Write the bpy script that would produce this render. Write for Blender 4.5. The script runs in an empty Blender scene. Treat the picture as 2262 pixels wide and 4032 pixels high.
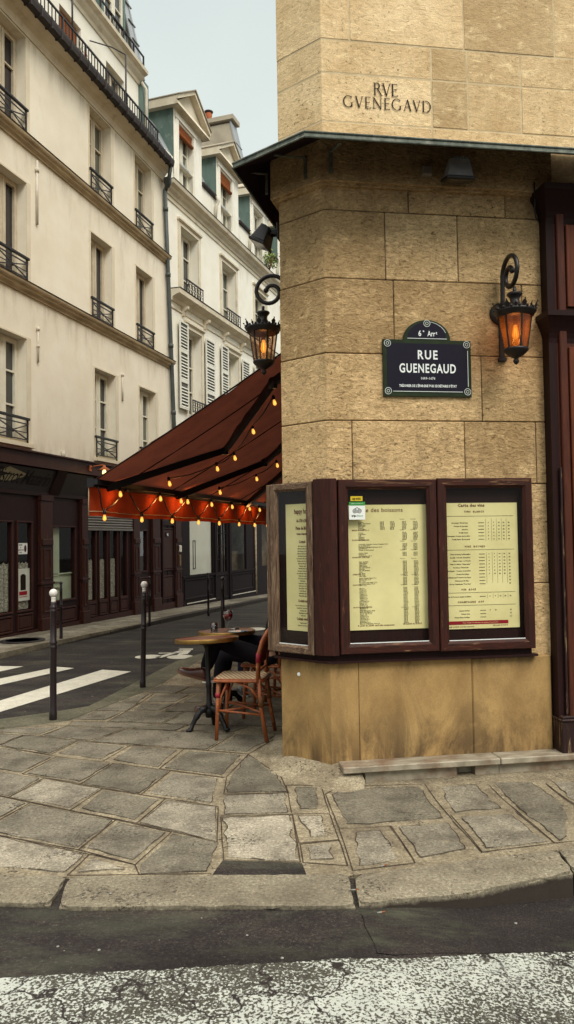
# Street corner in Paris: stone corner building with lit lanterns, awning terrace, cream houses across the street.
import bpy, bmesh, math, random
from mathutils import Vector, Matrix, noise
random.seed(11)
sc = bpy.context.scene
C = sc.collection
PI = math.pi
MW = {}

# ------------------------------------------------------------------ helpers
def lin(r, g, b):
    f = lambda c: (c/255/12.92 if c/255 <= .04045 else ((c/255+.055)/1.055)**2.4)
    return (f(r), f(g), f(b))

def frame(x, y, deg, z=0):
    """Wall frame: local x runs along the wall (deg to the right of +Y), local y into the wall, z up."""
    return Matrix.Translation((x, y, z)) @ Matrix.Rotation(math.radians(90-deg), 4, 'Z')

def thing(name, label, cat, M=None, group=None, kind=None):
    o = bpy.data.objects.new(name, None); C.objects.link(o)
    M = M or Matrix.Identity(4)
    o.matrix_world = M; MW[o.name] = M.copy(); o.empty_display_size = .1
    if label: o['label'] = label
    if cat: o['category'] = cat
    if group: o['group'] = group
    if kind: o['kind'] = kind
    return o

def tag(o, label, cat, group=None):
    o['label'] = label; o['category'] = cat
    if group: o['group'] = group
    return o

class MB:
    def __init__(s):
        s.bm = bmesh.new(); s.tl = s.bm.faces.layers.float.new('tint'); s.t = .5; s.mi = 0
    def _m(s, faces):
        for f in faces: f[s.tl] = s.t; f.material_index = s.mi
        return faces
    def face(s, pts):
        return s._m([s.bm.faces.new([s.bm.verts.new(p) for p in pts])])
    def hexa(s, v, bev=0):
        vs = [s.bm.verts.new(p) for p in v]
        fs = [s.bm.faces.new([vs[i] for i in q]) for q in ((0,3,2,1),(4,5,6,7),(0,1,5,4),(1,2,6,5),(2,3,7,6),(3,0,4,7))]
        s._m(fs)
        if bev > 0:
            r = bmesh.ops.bevel(s.bm, geom=list({e for f in fs for e in f.edges}), offset=bev, segments=1, affect='EDGES', profile=.5)
            s._m(r['faces'])
        return s
    def box(s, x0, x1, y0, y1, z0, z1, bev=0):
        return s.hexa([(x0,y0,z0),(x1,y0,z0),(x1,y1,z0),(x0,y1,z0),(x0,y0,z1),(x1,y0,z1),(x1,y1,z1),(x0,y1,z1)], bev)
    def prism(s, pts, z0, z1, bev=0):
        a = sum(p[0]*q[1]-q[0]*p[1] for p, q in zip(pts, pts[1:]+pts[:1]))
        if a < 0: pts = pts[::-1]
        f0 = z0 if callable(z0) else (lambda x, y: z0); f1 = z1 if callable(z1) else (lambda x, y: z1)
        lo = [s.bm.verts.new((x, y, f0(x, y))) for x, y in pts]; hi = [s.bm.verts.new((x, y, f1(x, y))) for x, y in pts]
        n = len(pts)
        fs = [s.bm.faces.new(lo[::-1]), s.bm.faces.new(hi)] + [s.bm.faces.new([lo[i], lo[(i+1) % n], hi[(i+1) % n], hi[i]]) for i in range(n)]
        s._m(fs)
        if bev > 0:
            r = bmesh.ops.bevel(s.bm, geom=list({e for f in fs for e in f.edges}), offset=bev, segments=1, affect='EDGES')
            s._m(r['faces'])
        return s
    def extr(s, prof, x0, x1):
        """Profile of (y, z) points swept along x."""
        a = sum(p[0]*q[1]-q[0]*p[1] for p, q in zip(prof, prof[1:]+prof[:1]))
        if a < 0: prof = prof[::-1]
        A = [s.bm.verts.new((x0, y, z)) for y, z in prof]; B = [s.bm.verts.new((x1, y, z)) for y, z in prof]
        n = len(prof)
        s._m([s.bm.faces.new(A[::-1]), s.bm.faces.new(B)] + [s.bm.faces.new([A[i], A[(i+1) % n], B[(i+1) % n], B[i]]) for i in range(n)])
        return s
    def prof3(s, pts, axis_pts):
        return s
    def tube(s, pts, r, n=8, closed=False):
        pts = [Vector(p) for p in pts]; m = len(pts)
        rr = r if isinstance(r, (list, tuple)) else [r]*m
        rings = []; u = None
        for i in range(m):
            a = pts[(i-1) % m] if (closed or i > 0) else pts[i]; b = pts[(i+1) % m] if (closed or i < m-1) else pts[i]
            d = (b-a).normalized()
            if u is None: u = d.orthogonal().normalized()
            u = (u-d*u.dot(d))
            if u.length < 1e-5: u = d.orthogonal()
            u.normalize(); w = d.cross(u)
            rings.append([s.bm.verts.new(pts[i]+(u*math.cos(2*PI*k/n)+w*math.sin(2*PI*k/n))*rr[i]) for k in range(n)])
        fs = []
        for i in range(m if closed else m-1):
            A, B = rings[i], rings[(i+1) % m]
            for k in range(n): fs.append(s.bm.faces.new([A[k], A[(k+1) % n], B[(k+1) % n], B[k]]))
        if not closed: fs += [s.bm.faces.new(rings[0][::-1]), s.bm.faces.new(rings[-1])]
        for f in fs: f.smooth = True
        s._m(fs); return s
    def bar(s, a, b, w, h):
        """Rectangular bar between two points."""
        a = Vector(a); b = Vector(b); d = (b-a).normalized()
        u = d.cross(Vector((0,0,1)))
        if u.length < 1e-4: u = Vector((1,0,0))
        u.normalize(); v = u.cross(d)
        q = lambda p, i, j: p+u*(w/2*i)+v*(h/2*j)
        return s.hexa([q(a,-1,-1),q(a,1,-1),q(b,1,-1),q(b,-1,-1),q(a,-1,1),q(a,1,1),q(b,1,1),q(b,-1,1)])
    def lathe(s, prof, c=(0,0,0), n=20, M=None, smooth=True):
        rings = []
        for r, z in prof:
            ring = []
            for k in range(n):
                p = Vector((r*math.cos(2*PI*k/n), r*math.sin(2*PI*k/n), z))
                if M is not None: p = M @ p
                ring.append(s.bm.verts.new(p+Vector(c)))
            rings.append(ring)
        fs = []
        for A, B in zip(rings, rings[1:]):
            for k in range(n): fs.append(s.bm.faces.new([A[k], A[(k+1) % n], B[(k+1) % n], B[k]]))
        if prof[0][0] > 1e-6: fs.append(s.bm.faces.new(rings[0][::-1]))
        if prof[-1][0] > 1e-6: fs.append(s.bm.faces.new(rings[-1]))
        for f in fs: f.smooth = smooth
        s._m(fs); return s
    def ball(s, c, r, n=12, sc3=(1,1,1)):
        prof = [(max(1e-7, math.sin(PI*i/(n//2+2))), -math.cos(PI*i/(n//2+2))) for i in range(n//2+3)]
        M = Matrix.Diagonal((r*sc3[0], r*sc3[1], r*sc3[2]))
        return s.lathe(prof, c, n, M)
    def miter(s, x0, x1, z0, z1, w, yo, yi, yb, M=None):
        """Mitred picture-frame moulding: outer edge face at yo, inner edge at yi, back at yb."""
        T = (lambda p: M @ Vector(p)) if M is not None else (lambda p: p)
        def ring(d, y): return [s.bm.verts.new(T(p)) for p in ((x0+d,y,z0+d),(x1-d,y,z0+d),(x1-d,y,z1-d),(x0+d,y,z1-d))]
        R = [ring(0,yb), ring(0,yo+.006), ring(.006,yo), ring(w*.72,yo), ring(w*.8,yo+.006), ring(w,yi), ring(w,yb)]
        fs = []
        for A, B in zip(R, R[1:]):
            for i in range(4): fs.append(s.bm.faces.new([A[i], A[(i+1) % 4], B[(i+1) % 4], B[i]]))
        s._m(fs); return s
    def wall(s, x0, x1, z0, z1, holes, depth, y=0, end=None):
        """Wall face with rectangular holes and reveals going in by depth."""
        xs = sorted({x0, x1} | {h[0] for h in holes} | {h[1] for h in holes}); zs = sorted({z0, z1} | {h[2] for h in holes} | {h[3] for h in holes})
        vv = {}
        def V(i, k):
            if (i, k) not in vv:
                x = xs[i]
                if end and i == len(xs)-1: x = end(zs[k])
                vv[i, k] = s.bm.verts.new((x, y, zs[k]))
            return vv[i, k]
        fs = []
        for i in range(len(xs)-1):
            for k in range(len(zs)-1):
                cx, cz = (xs[i]+xs[i+1])/2, (zs[k]+zs[k+1])/2
                if any(h[0] < cx < h[1] and h[2] < cz < h[3] for h in holes): continue
                fs.append(s.bm.faces.new([V(i,k), V(i+1,k), V(i+1,k+1), V(i,k+1)]))
        s._m(fs)
        for a, b, c, d in holes:
            for q in (((a,y,c),(a,y,d),(a,y+depth,d),(a,y+depth,c)), ((b,y,d),(b,y,c),(b,y+depth,c),(b,y+depth,d)), ((a,y,d),(b,y,d),(b,y+depth,d),(a,y+depth,d)), ((b,y,c),(a,y,c),(a,y+depth,c),(b,y+depth,c))):
                s.face(q)
        return s
    def disc(s, c, r, n=24, axis='z', ry=None):
        ry = ry or r
        if axis == 'z': P = [(c[0]+r*math.cos(2*PI*k/n), c[1]+ry*math.sin(2*PI*k/n), c[2]) for k in range(n)]
        else: P = [(c[0]+r*math.cos(2*PI*k/n), c[1], c[2]+ry*math.sin(2*PI*k/n)) for k in range(n)]
        s.face(P); return s
    def ringface(s, c, r0, r1, n=24):
        A = [s.bm.verts.new((c[0]+r0*math.cos(2*PI*k/n), c[1], c[2]+r0*math.sin(2*PI*k/n))) for k in range(n)]
        B = [s.bm.verts.new((c[0]+r1*math.cos(2*PI*k/n), c[1], c[2]+r1*math.sin(2*PI*k/n))) for k in range(n)]
        s._m([s.bm.faces.new([A[k], A[(k+1) % n], B[(k+1) % n], B[k]]) for k in range(n)]); return s
    def text(s, t, x, z, size, y=0, align='LEFT', sx=1., shear=0., bold=0., space=1., line=1., M=None):
        cu = bpy.data.curves.new('lettering', 'FONT'); cu.body = t; cu.size = size; cu.align_x = align; cu.shear = shear
        cu.offset = bold; cu.space_character = space; cu.space_line = line; cu.resolution_u = 3 if size > .04 else 1
        o = bpy.data.objects.new('lettering', cu); me = o.to_mesh()
        vs = [s.bm.verts.new((M @ Vector((x+v.co.x*sx, y, z+v.co.y))) if M is not None else (x+v.co.x*sx, y, z+v.co.y)) for v in me.vertices]
        for p in me.polygons:
            try: s._m([s.bm.faces.new([vs[i] for i in p.vertices])])
            except ValueError: pass
        o.to_mesh_clear(); bpy.data.objects.remove(o); bpy.data.curves.remove(cu)
        return s
    def build(s, name, mats, parent=None, world=False, smooth=False, recalc=True, label=None):
        if recalc: bmesh.ops.recalc_face_normals(s.bm, faces=s.bm.faces)
        if world and parent is not None: s.bm.transform(MW[parent_root(parent)].inverted())
        me = bpy.data.meshes.new(name); s.bm.to_mesh(me); s.bm.free()
        if smooth:
            for p in me.polygons: p.use_smooth = True
        for m in (mats if isinstance(mats, (list, tuple)) else [mats]): me.materials.append(m)
        o = bpy.data.objects.new(name, me); C.objects.link(o)
        if parent is not None: o.parent = parent
        if label: o['label'] = label
        return o

def parent_root(o):
    while o.parent is not None: o = o.parent
    return o.name

def kids(o): return [c for c in bpy.data.objects if c.parent == o]
def copy_tree(o, M=None, parent=None, label=None):
    c = o.copy(); C.objects.link(c); c.parent = parent
    if parent is None and M is not None: c.matrix_world = M; MW[c.name] = M.copy()
    if label: c['label'] = label
    for ch in kids(o): copy_tree(ch, None, c)
    return c

def struct(o): o['kind'] = 'structure'; return o

# ------------------------------------------------------------------ materials
def nodes(name):
    m = bpy.data.materials.new(name); m.use_nodes = True
    nt = m.node_tree; b = nt.nodes['Principled BSDF']
    return m, nt, b
def N(nt, t, **kw):
    n = nt.nodes.new(t)
    for k, v in kw.items():
        if k in n.inputs: n.inputs[k].default_value = v
        else: setattr(n, k, v)
    return n
def ramp(nt, fac, stops):
    r = nt.nodes.new('ShaderNodeValToRGB'); e = r.color_ramp.elements
    while len(e) < len(stops): e.new(.5)
    for el, (p, c) in zip(e, stops): el.position = p; el.color = (*c, 1) if len(c) == 3 else c
    nt.links.new(fac, r.inputs[0]); return r.outputs[0]
def mix(nt, fac, a, b, mode='MIX'):
    n = nt.nodes.new('ShaderNodeMix'); n.data_type = 'RGBA'; n.blend_type = mode
    for sock, v in ((n.inputs[0], fac), (n.inputs[6], a), (n.inputs[7], b)):
        if isinstance(v, (int, float)): sock.default_value = v
        elif isinstance(v, tuple): sock.default_value = (*v, 1)
        else: nt.links.new(v, sock)
    return n.outputs[2]
def coords(nt, stretch=(1,1,1)):
    t = nt.nodes.new('ShaderNodeTexCoord'); mp = nt.nodes.new('ShaderNodeMapping'); mp.inputs['Scale'].default_value = stretch
    nt.links.new(t.outputs['Object'], mp.inputs[0]); return mp.outputs[0]
def noi(nt, co, scale, detail=6, rough=.6, dist=0):
    n = nt.nodes.new('ShaderNodeTexNoise'); n.inputs['Scale'].default_value = scale; n.inputs['Detail'].default_value = detail
    n.inputs['Roughness'].default_value = rough; n.inputs['Distortion'].default_value = dist
    nt.links.new(co, n.inputs['Vector']); return n.outputs['Fac']
def bumpn(nt, b, h, strength, dist=.01, prev=None):
    n = nt.nodes.new('ShaderNodeBump'); n.inputs['Strength'].default_value = strength; n.inputs['Distance'].default_value = dist
    nt.links.new(h, n.inputs['Height'])
    if prev is not None: nt.links.new(prev, n.inputs['Normal'])
    if b is not None: nt.links.new(n.outputs[0], b.inputs['Normal'])
    return n.outputs[0]

def pm(name, c1, c2=None, scale=4, rough=.7, spec=.3, metal=0, bump=0, bscale=60, bdist=.01, stretch=(1,1,1), c3=None, s3=.8, r3=(.45,.7), st3=(1,1,1), r2=(.35,.65), tint=0., grain=0., gscale=300, pits=0, pscale=40, grime=None):
    m, nt, b = nodes(name); b.inputs['Roughness'].default_value = rough; b.inputs['Metallic'].default_value = metal
    b.inputs['Specular IOR Level'].default_value = spec
    c2 = c2 or tuple(x*.75 for x in c1)
    co = coords(nt, stretch)
    col = ramp(nt, noi(nt, co, scale), [(r2[0], c2), (r2[1], c1)])
    if c3: 
        c_ = coords(nt, st3)
        col = mix(nt, ramp(nt, noi(nt, c_, s3, 8, .65), [(r3[0], (0,0,0)), (r3[1], (1,1,1))]), col, c3)
    if grain > 0:
        g = ramp(nt, noi(nt, coords(nt), gscale, 2), [(.3, (1-grain,)*3), (.7, (1+grain,)*3)])
        col = mix(nt, 1., col, g, 'MULTIPLY')
    if grime:
        t_ = nt.nodes.new('ShaderNodeTexCoord'); sz = nt.nodes.new('ShaderNodeSeparateXYZ'); nt.links.new(t_.outputs['Object'], sz.inputs[0])
        mr = nt.nodes.new('ShaderNodeMapRange'); mr.inputs[1].default_value = 3; mr.inputs[2].default_value = 11.5; nt.links.new(sz.outputs[2], mr.inputs[0])
        st_ = [(0, (1,1,1)), (.03, (1,1,1)), (.085, (0,0,0))]
        for L in grime: u = (L-3)/8.5; st_ += [(max(0, u-.08), (0,0,0)), (u-.004, (1,1,1)), (min(1, u+.002), (0,0,0))]
        gm = ramp(nt, mr.outputs[0], st_)
        gn = ramp(nt, noi(nt, coords(nt, (2.6,2.6,.55)), 1., 8, .72), [(.46, (0,0,0)), (.78, (.8,.8,.8))])
        col = mix(nt, mix(nt, 1., gm, gn, 'MULTIPLY'), col, (.24,.19,.13))
    if tint > 0:
        a = nt.nodes.new('ShaderNodeAttribute'); a.attribute_name = 'tint'
        col = mix(nt, 1., col, ramp(nt, a.outputs['Fac'], [(0, (1-tint,)*3), (1, (1+tint,)*3)]), 'MULTIPLY')
    prev = None
    if pits > 0:
        p = ramp(nt, noi(nt, coords(nt), pscale, 4, .7), [(.26, (0,0,0)), (.36, (1,1,1))])
        col = mix(nt, pits, col, mix(nt, 1., col, p, 'MULTIPLY'))
        prev = bumpn(nt, None, p, .5, .01)
    nt.links.new(col, b.inputs['Base Color'])
    if bump > 0: bumpn(nt, b, noi(nt, coords(nt, stretch), bscale, 5, .65), bump, bdist, prev)
    return m
# ------------------------------------------------------------------ material library
def stone_mat(name, c1, c2, dark, bump, pit, pscale=38, chis=1., top_dark=False):
    m, nt, b = nodes(name); b.inputs['Roughness'].default_value = .9; b.inputs['Specular IOR Level'].default_value = .12
    co = coords(nt)
    base = ramp(nt, noi(nt, co, 2.6, 8, .6), [(.32, c2), (.68, c1)])
    a = nt.nodes.new('ShaderNodeAttribute'); a.attribute_name = 'tint'
    base = mix(nt, 1., base, ramp(nt, a.outputs['Fac'], [(0, (.74,.71,.67)), (.5, (1,.98,.95)), (1, (1.17,1.18,1.2))]), 'MULTIPLY')
    band = ramp(nt, noi(nt, coords(nt, (1,1,1.6)), 5.5, 10, .72, .4), [(.54, (0,0,0)), (.64, (1,1,1))])
    base = mix(nt, band, base, mix(nt, .55, base, tuple(min(1, x*1.35) for x in c1)))
    stain = ramp(nt, noi(nt, coords(nt, (1.4,1.4,.55)), 2.2, 9, .68), [(.56, (0,0,0)), (.76, (1,1,1))])
    base = mix(nt, stain, base, mix(nt, .6, base, dark))
    if top_dark:  # uneven brown darkening that grows towards the top
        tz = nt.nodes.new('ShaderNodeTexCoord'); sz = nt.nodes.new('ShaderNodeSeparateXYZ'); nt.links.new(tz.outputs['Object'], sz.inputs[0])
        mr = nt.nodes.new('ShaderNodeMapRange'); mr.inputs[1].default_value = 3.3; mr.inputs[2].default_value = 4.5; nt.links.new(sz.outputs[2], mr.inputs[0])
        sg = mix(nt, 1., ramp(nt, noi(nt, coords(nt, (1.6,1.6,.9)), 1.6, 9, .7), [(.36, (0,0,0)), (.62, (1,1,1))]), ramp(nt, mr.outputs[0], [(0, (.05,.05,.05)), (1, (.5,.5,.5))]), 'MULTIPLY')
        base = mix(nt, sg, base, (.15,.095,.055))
    fl = ramp(nt, noi(nt, co, 24, 7, .82), [(.63, (0,0,0)), (.69, (1,1,1))])
    base = mix(nt, mix(nt, 1., fl, tuple(min(1, bump) for _ in range(3)), 'MULTIPLY'), base, tuple(x*.9 for x in dark))
    fine = ramp(nt, noi(nt, co, 130, 3, .6), [(.25, (.8,.8,.78)), (.75, (1.16,1.16,1.16))])
    base = mix(nt, 1., base, fine, 'MULTIPLY')
    vis = noi(nt, co, 1.7, 3, .5)
    pits = ramp(nt, noi(nt, co, pscale, 5, .72), [(.335, (0,0,0)), (.415, (1,1,1))])
    zone = ramp(nt, vis, [(.36, (0,0,0)), (.56, (1,1,1))])
    zone = mix(nt, 1., zone, ramp(nt, a.outputs['Fac'], [(.25, (.12,.12,.12)), (.6, (1,1,1))]), 'MULTIPLY')
    pz = mix(nt, zone, (1,1,1), pits)
    base = mix(nt, pit, base, mix(nt, 1., base, pz, 'MULTIPLY'))
    ch = noi(nt, coords(nt, (21*chis,21*chis,44*chis)), 1., 6, .72, 1.1)
    base = mix(nt, min(1, bump), base, mix(nt, 1., base, ramp(nt, ch, [(.30, (.22,.18,.15)), (.42, (.78,.76,.73)), (.55, (1.04,1.04,1.04)), (.70, (1.34,1.34,1.32))]), 'MULTIPLY'))  # hollows darkened and ridges lightened, raking light put into the colour
    nt.links.new(base, b.inputs['Base Color'])
    p1 = bumpn(nt, None, ch, bump, .02)
    p2 = bumpn(nt, None, pz, .55*pit, .012, p1)
    bumpn(nt, b, noi(nt, co, 9, 4, .6), bump*.45, .03, p2)
    return m

def wood_mat(name, c1, c2, worn=None, wl=(.6,.75), rough=.5, spec=.3, sc=(60,60,4), bump=.25):
    m, nt, b = nodes(name); b.inputs['Roughness'].default_value = rough; b.inputs['Specular IOR Level'].default_value = spec
    co = coords(nt, sc)
    g = noi(nt, co, 1., 7, .65, 1.2)
    col = ramp(nt, g, [(.35, c2), (.65, c1)])
    if worn:
        w = ramp(nt, noi(nt, coords(nt, (sc[0]*.6, sc[1]*.6, sc[2]*.8)), 1., 8, .75, .4), [(wl[0], (0,0,0)), (wl[1], (1,1,1))])
        col = mix(nt, w, col, worn)
    nt.links.new(col, b.inputs['Base Color'])
    bumpn(nt, b, g, bump, .004)
    return m

def emit_mat(name, col, strength, tr=.35, tcol=(1,.6,.25)):
    m = bpy.data.materials.new(name); m.use_nodes = True; nt = m.node_tree; nt.nodes.clear()
    out = nt.nodes.new('ShaderNodeOutputMaterial'); e = nt.nodes.new('ShaderNodeEmission'); t = nt.nodes.new('ShaderNodeBsdfTransparent'); mx = nt.nodes.new('ShaderNodeMixShader')
    e.inputs[0].default_value = (*col, 1); e.inputs[1].default_value = strength; t.inputs[0].default_value = (*tcol, 1); mx.inputs[0].default_value = tr
    nt.links.new(e.outputs[0], mx.inputs[1]); nt.links.new(t.outputs[0], mx.inputs[2]); nt.links.new(mx.outputs[0], out.inputs[0])
    return m

def glass_mat(name, tint=(1,1,1), refl=.12, rough=.02, maxr=.5, haze=0):
    """Thin pane: see-through with a mirror reflection that grows toward grazing angles."""
    m = bpy.data.materials.new(name); m.use_nodes = True; nt = m.node_tree; nt.nodes.clear()
    out = nt.nodes.new('ShaderNodeOutputMaterial'); g = nt.nodes.new('ShaderNodeBsdfGlossy'); t = nt.nodes.new('ShaderNodeBsdfTransparent'); mx = nt.nodes.new('ShaderNodeMixShader')
    lw = nt.nodes.new('ShaderNodeLayerWeight'); lw.inputs[0].default_value = .3
    mr = nt.nodes.new('ShaderNodeMapRange'); mr.inputs[3].default_value = refl; mr.inputs[4].default_value = maxr
    g.inputs['Roughness'].default_value = rough; t.inputs[0].default_value = (*tint, 1)
    nt.links.new(lw.outputs['Fresnel'], mr.inputs[0]); nt.links.new(mr.outputs[0], mx.inputs[0])
    base = t.outputs[0]
    if haze:
        tl = nt.nodes.new('ShaderNodeBsdfTranslucent'); tl.inputs[0].default_value = (.62,.27,.085,1); m2 = nt.nodes.new('ShaderNodeMixShader'); m2.inputs[0].default_value = haze
        nt.links.new(base, m2.inputs[1]); nt.links.new(tl.outputs[0], m2.inputs[2]); base = m2.outputs[0]
    nt.links.new(base, mx.inputs[1]); nt.links.new(g.outputs[0], mx.inputs[2]); nt.links.new(mx.outputs[0], out.inputs[0])
    return m

def cloth_mat(name, c1, c2, trans=.4, scale=3):
    m, nt, b = nodes(name); nt.nodes.remove(b); out = nt.nodes['Material Output']
    co = coords(nt)
    col = ramp(nt, noi(nt, co, scale, 7, .65), [(.3, c2), (.7, c1)])
    col = mix(nt, 1., col, ramp(nt, noi(nt, co, 260, 2, .5), [(.3, (.82,)*3), (.7, (1.14,)*3)]), 'MULTIPLY')
    d = nt.nodes.new('ShaderNodeBsdfDiffuse'); t = nt.nodes.new('ShaderNodeBsdfTranslucent'); mx = nt.nodes.new('ShaderNodeMixShader'); mx.inputs[0].default_value = trans
    nt.links.new(col, d.inputs[0]); nt.links.new(col, t.inputs[0]); nt.links.new(d.outputs[0], mx.inputs[1]); nt.links.new(t.outputs[0], mx.inputs[2]); nt.links.new(mx.outputs[0], out.inputs[0])
    return m

M = {}
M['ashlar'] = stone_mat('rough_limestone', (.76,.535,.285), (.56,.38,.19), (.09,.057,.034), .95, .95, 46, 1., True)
M['ashlar_up'] = stone_mat('smooth_limestone', (.77,.585,.345), (.60,.425,.225), (.38,.23,.095), .45, .75, 34, .8)
M['mortar_light'] = pm('light_mortar', (.66,.53,.33), (.50,.38,.22), 6, .95, bump=.3, bscale=30)
M['mortar_dark'] = pm('dark_joint', (.20,.135,.075), (.035,.022,.016), 5, .95, r2=(.40,.60))
M['engrave'] = pm('cut_letter', (.035,.022,.02), rough=.95)
M['plinth'] = None
M['zinc'] = pm('weathered_zinc', (.17,.19,.155), (.07,.08,.065), 14, .6, .3, .3, c3=(.26,.27,.22), s3=9, r3=(.5,.7))
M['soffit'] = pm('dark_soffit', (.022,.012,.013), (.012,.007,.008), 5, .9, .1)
M['marble'] = pm('worn_marble', (.36,.315,.235), (.19,.16,.115), 7, .55, .35, c3=(.16,.09,.05), s3=4, r3=(.5,.7), stretch=(1,3,1), bump=.2, bscale=40)
M['wood_red'] = wood_mat('red_varnished_wood', (.155,.040,.016), (.085,.024,.012), (.03,.013,.010), (.58,.8), spec=.15)
M['wood_dark'] = wood_mat('dark_maroon_wood', (.027,.0105,.0092), (.016,.0078,.0075), (.070,.032,.019), (.62,.8), spec=.1)
M['wood_peel'] = wood_mat('peeling_wood', (.028,.0095,.008), (.014,.006,.006), (.23,.155,.085), (.56,.64))
M['wood_case'] = wood_mat('mahogany_case', (.055,.0155,.0100), (.024,.0098,.0082), (.14,.062,.028), (.59,.72), sc=(45,45,5), spec=.15)
M['wood_case_h'] = wood_mat('mahogany_case_rail', (.058,.0165,.0100), (.022,.0095,.0080), (.26,.14,.07), (.55,.67), sc=(6,45,60), spec=.15)
M['wood_grey'] = wood_mat('bare_weathered_oak', (.21,.135,.085), (.05,.028,.02), (.33,.25,.175), (.56,.7), .85, .1, sc=(50,50,5), bump=.5)
M['black'] = pm('black_paint', (.012,.010,.011), (.008,.006,.007), 8, .4, .4, bump=.05, bscale=30)
M['iron'] = pm('dark_cast_iron', (.02,.015,.014), (.012,.009,.009), 20, .42, .5, .3, bump=.25, bscale=60, c3=(.05,.035,.02), s3=14, r3=(.55,.75))
M['dkplastic'] = pm('dark_grey_plastic', (.028,.026,.028), rough=.45, spec=.4)
M['flood_grey'] = pm('grey_cast_housing', (.34,.35,.36), (.24,.24,.25), 8, .5, .4)
M['render'] = pm('cream_render', (.83,.775,.645), (.76,.69,.555), 1.3, .92, .1, bump=.12, bscale=14, bdist=.02, c3=(.55,.46,.32), s3=1.5, r3=(.58,.95), st3=(1.2,1,.45), grain=.035, gscale=120, grime=(6.17,8.91,11.06))
M['render_white'] = pm('pale_render', (.87,.845,.75), (.81,.775,.665), 1.8, .92, .1, bump=.1, bscale=14, bdist=.02, c3=(.55,.48,.37), s3=1.4, r3=(.54,.82), st3=(1.3,1,.35), grain=.03, gscale=110)
M['reveal'] = pm('window_reveal', (.72,.65,.50), (.64,.56,.42), 2.5, .9, .1)
M['cornice'] = pm('moulded_stone', (.56,.455,.30), (.36,.28,.18), 3.5, .9, .1, stretch=(.6,1,3), c3=(.24,.17,.11), s3=2.2, r3=(.5,.74), st3=(.5,1,2), bump=.2, bscale=18)
M['cornice_w'] = pm('pale_moulding', (.72,.655,.52), (.60,.53,.40), 2.5, .9, .1, c3=(.34,.27,.19), s3=2, r3=(.56,.8), bump=.1, bscale=18)
M['lead'] = pm('lead_flashing', (.045,.036,.034), (.025,.02,.02), 6, .7, .3)
M['winframe'] = pm('white_window_paint', (.74,.71,.60), (.66,.62,.50), 5, .55, .3)
M['winframe_d'] = pm('cream_window_paint', (.60,.53,.40), (.48,.41,.30), 5, .6, .25)
def pane_mat(n, a, b_): return pm(n, a, b_, .9, .06, .5, stretch=(1,1,.5))
M['pane_dark'] = pane_mat('dark_pane', (.035,.032,.034), (.016,.013,.016))
M['pane_green'] = pane_mat('curtained_pane', (.135,.14,.105), (.075,.078,.062))
M['pane_mid'] = pane_mat('shaded_pane', (.070,.070,.062), (.032,.030,.030))
M['slate_green'] = pm('patinated_zinc', (.15,.215,.185), (.09,.14,.12), 3, .6, .3, .1, c3=(.27,.32,.28), s3=4, r3=(.58,.75), stretch=(1,1,.4))
M['roof_zinc'] = pm('grey_zinc_roof', (.34,.36,.37), (.26,.28,.29), 2, .5, .4, .2, stretch=(1,1,.3))
M['stucco_grey'] = pm('grey_stucco', (.42,.37,.28), (.36,.31,.24), 2, .95, .1, c3=(.26,.23,.18), s3=1.2, r3=(.55,.8), bump=.15, bscale=12)
M['terracotta'] = pm('terracotta', (.42,.13,.055), (.30,.09,.04), 6, .8, .15)
M['orange'] = pm('orange_blind', (.30,.095,.03), (.20,.06,.02), 4, .8, .1, stretch=(1,1,10))
M['pipe_grey'] = pm('painted_downpipe', (.07,.082,.078), (.045,.054,.052), 5, .5, .4)
M['white_pipe'] = pm('white_pipe', (.66,.62,.52), (.52,.47,.38), 5, .5, .3)
M['shutter'] = pm('white_shutter_paint', (.74,.74,.66), (.66,.65,.56), 5, .6, .2)
M['rail_black'] = pm('black_railing', (.02,.016,.017), rough=.5, spec=.4)
M['sign_blue'] = pm('enamel_navy', (.0125,.0095,.020), (.010,.008,.017), 4, .35, .15)
M['sign_green'] = pm('enamel_green', (.022,.035,.014), (.014,.022,.010), 9, .4, .15, c3=(.06,.07,.045), s3=40, r3=(.62,.75))
M['sign_white'] = pm('enamel_white', (.80,.84,.82), (.76,.80,.78), 5, .35, .3)
M['paper'] = pm('yellowed_menu_paper', (.80,.71,.375), (.64,.56,.275), 2.2, .8, .1)
M['ink'] = pm('printed_ink', (.022,.014,.010), rough=.9, spec=.05)
M['ink_red'] = pm('red_ink', (.14,.035,.022), rough=.9, spec=.05)
M['red_band'] = pm('red_strip', (.30,.02,.03), rough=.8, spec=.05)
M['yellow'] = pm('yellow_sticker', (.75,.55,.03), rough=.5)
M['white'] = pm('white_sticker', (.78,.80,.76), (.74,.76,.72), 5, .5, .3)
M['green'] = pm('green_sticker', (.05,.32,.06), rough=.5)
M['glass'] = glass_mat('window_glass', (.95,.96,.93), .005, .01, .26)
M['glass_dark'] = glass_mat('tinted_glass', (.78,.8,.76), .1, .02, .6)
M['lamp_glass'] = glass_mat('glow_tinted_lantern_glass', (.66,.46,.29), .02, .06, .25, .17)  # amber of the bulb's reflection put into the pane colour
M['lamp_glass_clear'] = glass_mat('clear_lantern_glass', (.80,.68,.55), .02, .06, .25, .05)
M['drink_glass'] = glass_mat('drinking_glass', (.95,.96,.95), .06, .01, .8)
M['bulb'] = emit_mat('lit_bulb', (1.,.50,.10), 1.5, .45)
M['bulb_hot'] = emit_mat('lit_filament', (1.,.70,.22), 4.5, .05)
M['awning'] = cloth_mat('rust_canvas', (.26,.078,.046), (.17,.052,.033), .22)
M['valance'] = cloth_mat('rust_valance', (.38,.050,.014), (.24,.032,.011), .28)
M['trim'] = pm('cream_piping', (.45,.33,.2), rough=.9)
M['paint_white'] = None
M['granite'] = None
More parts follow.
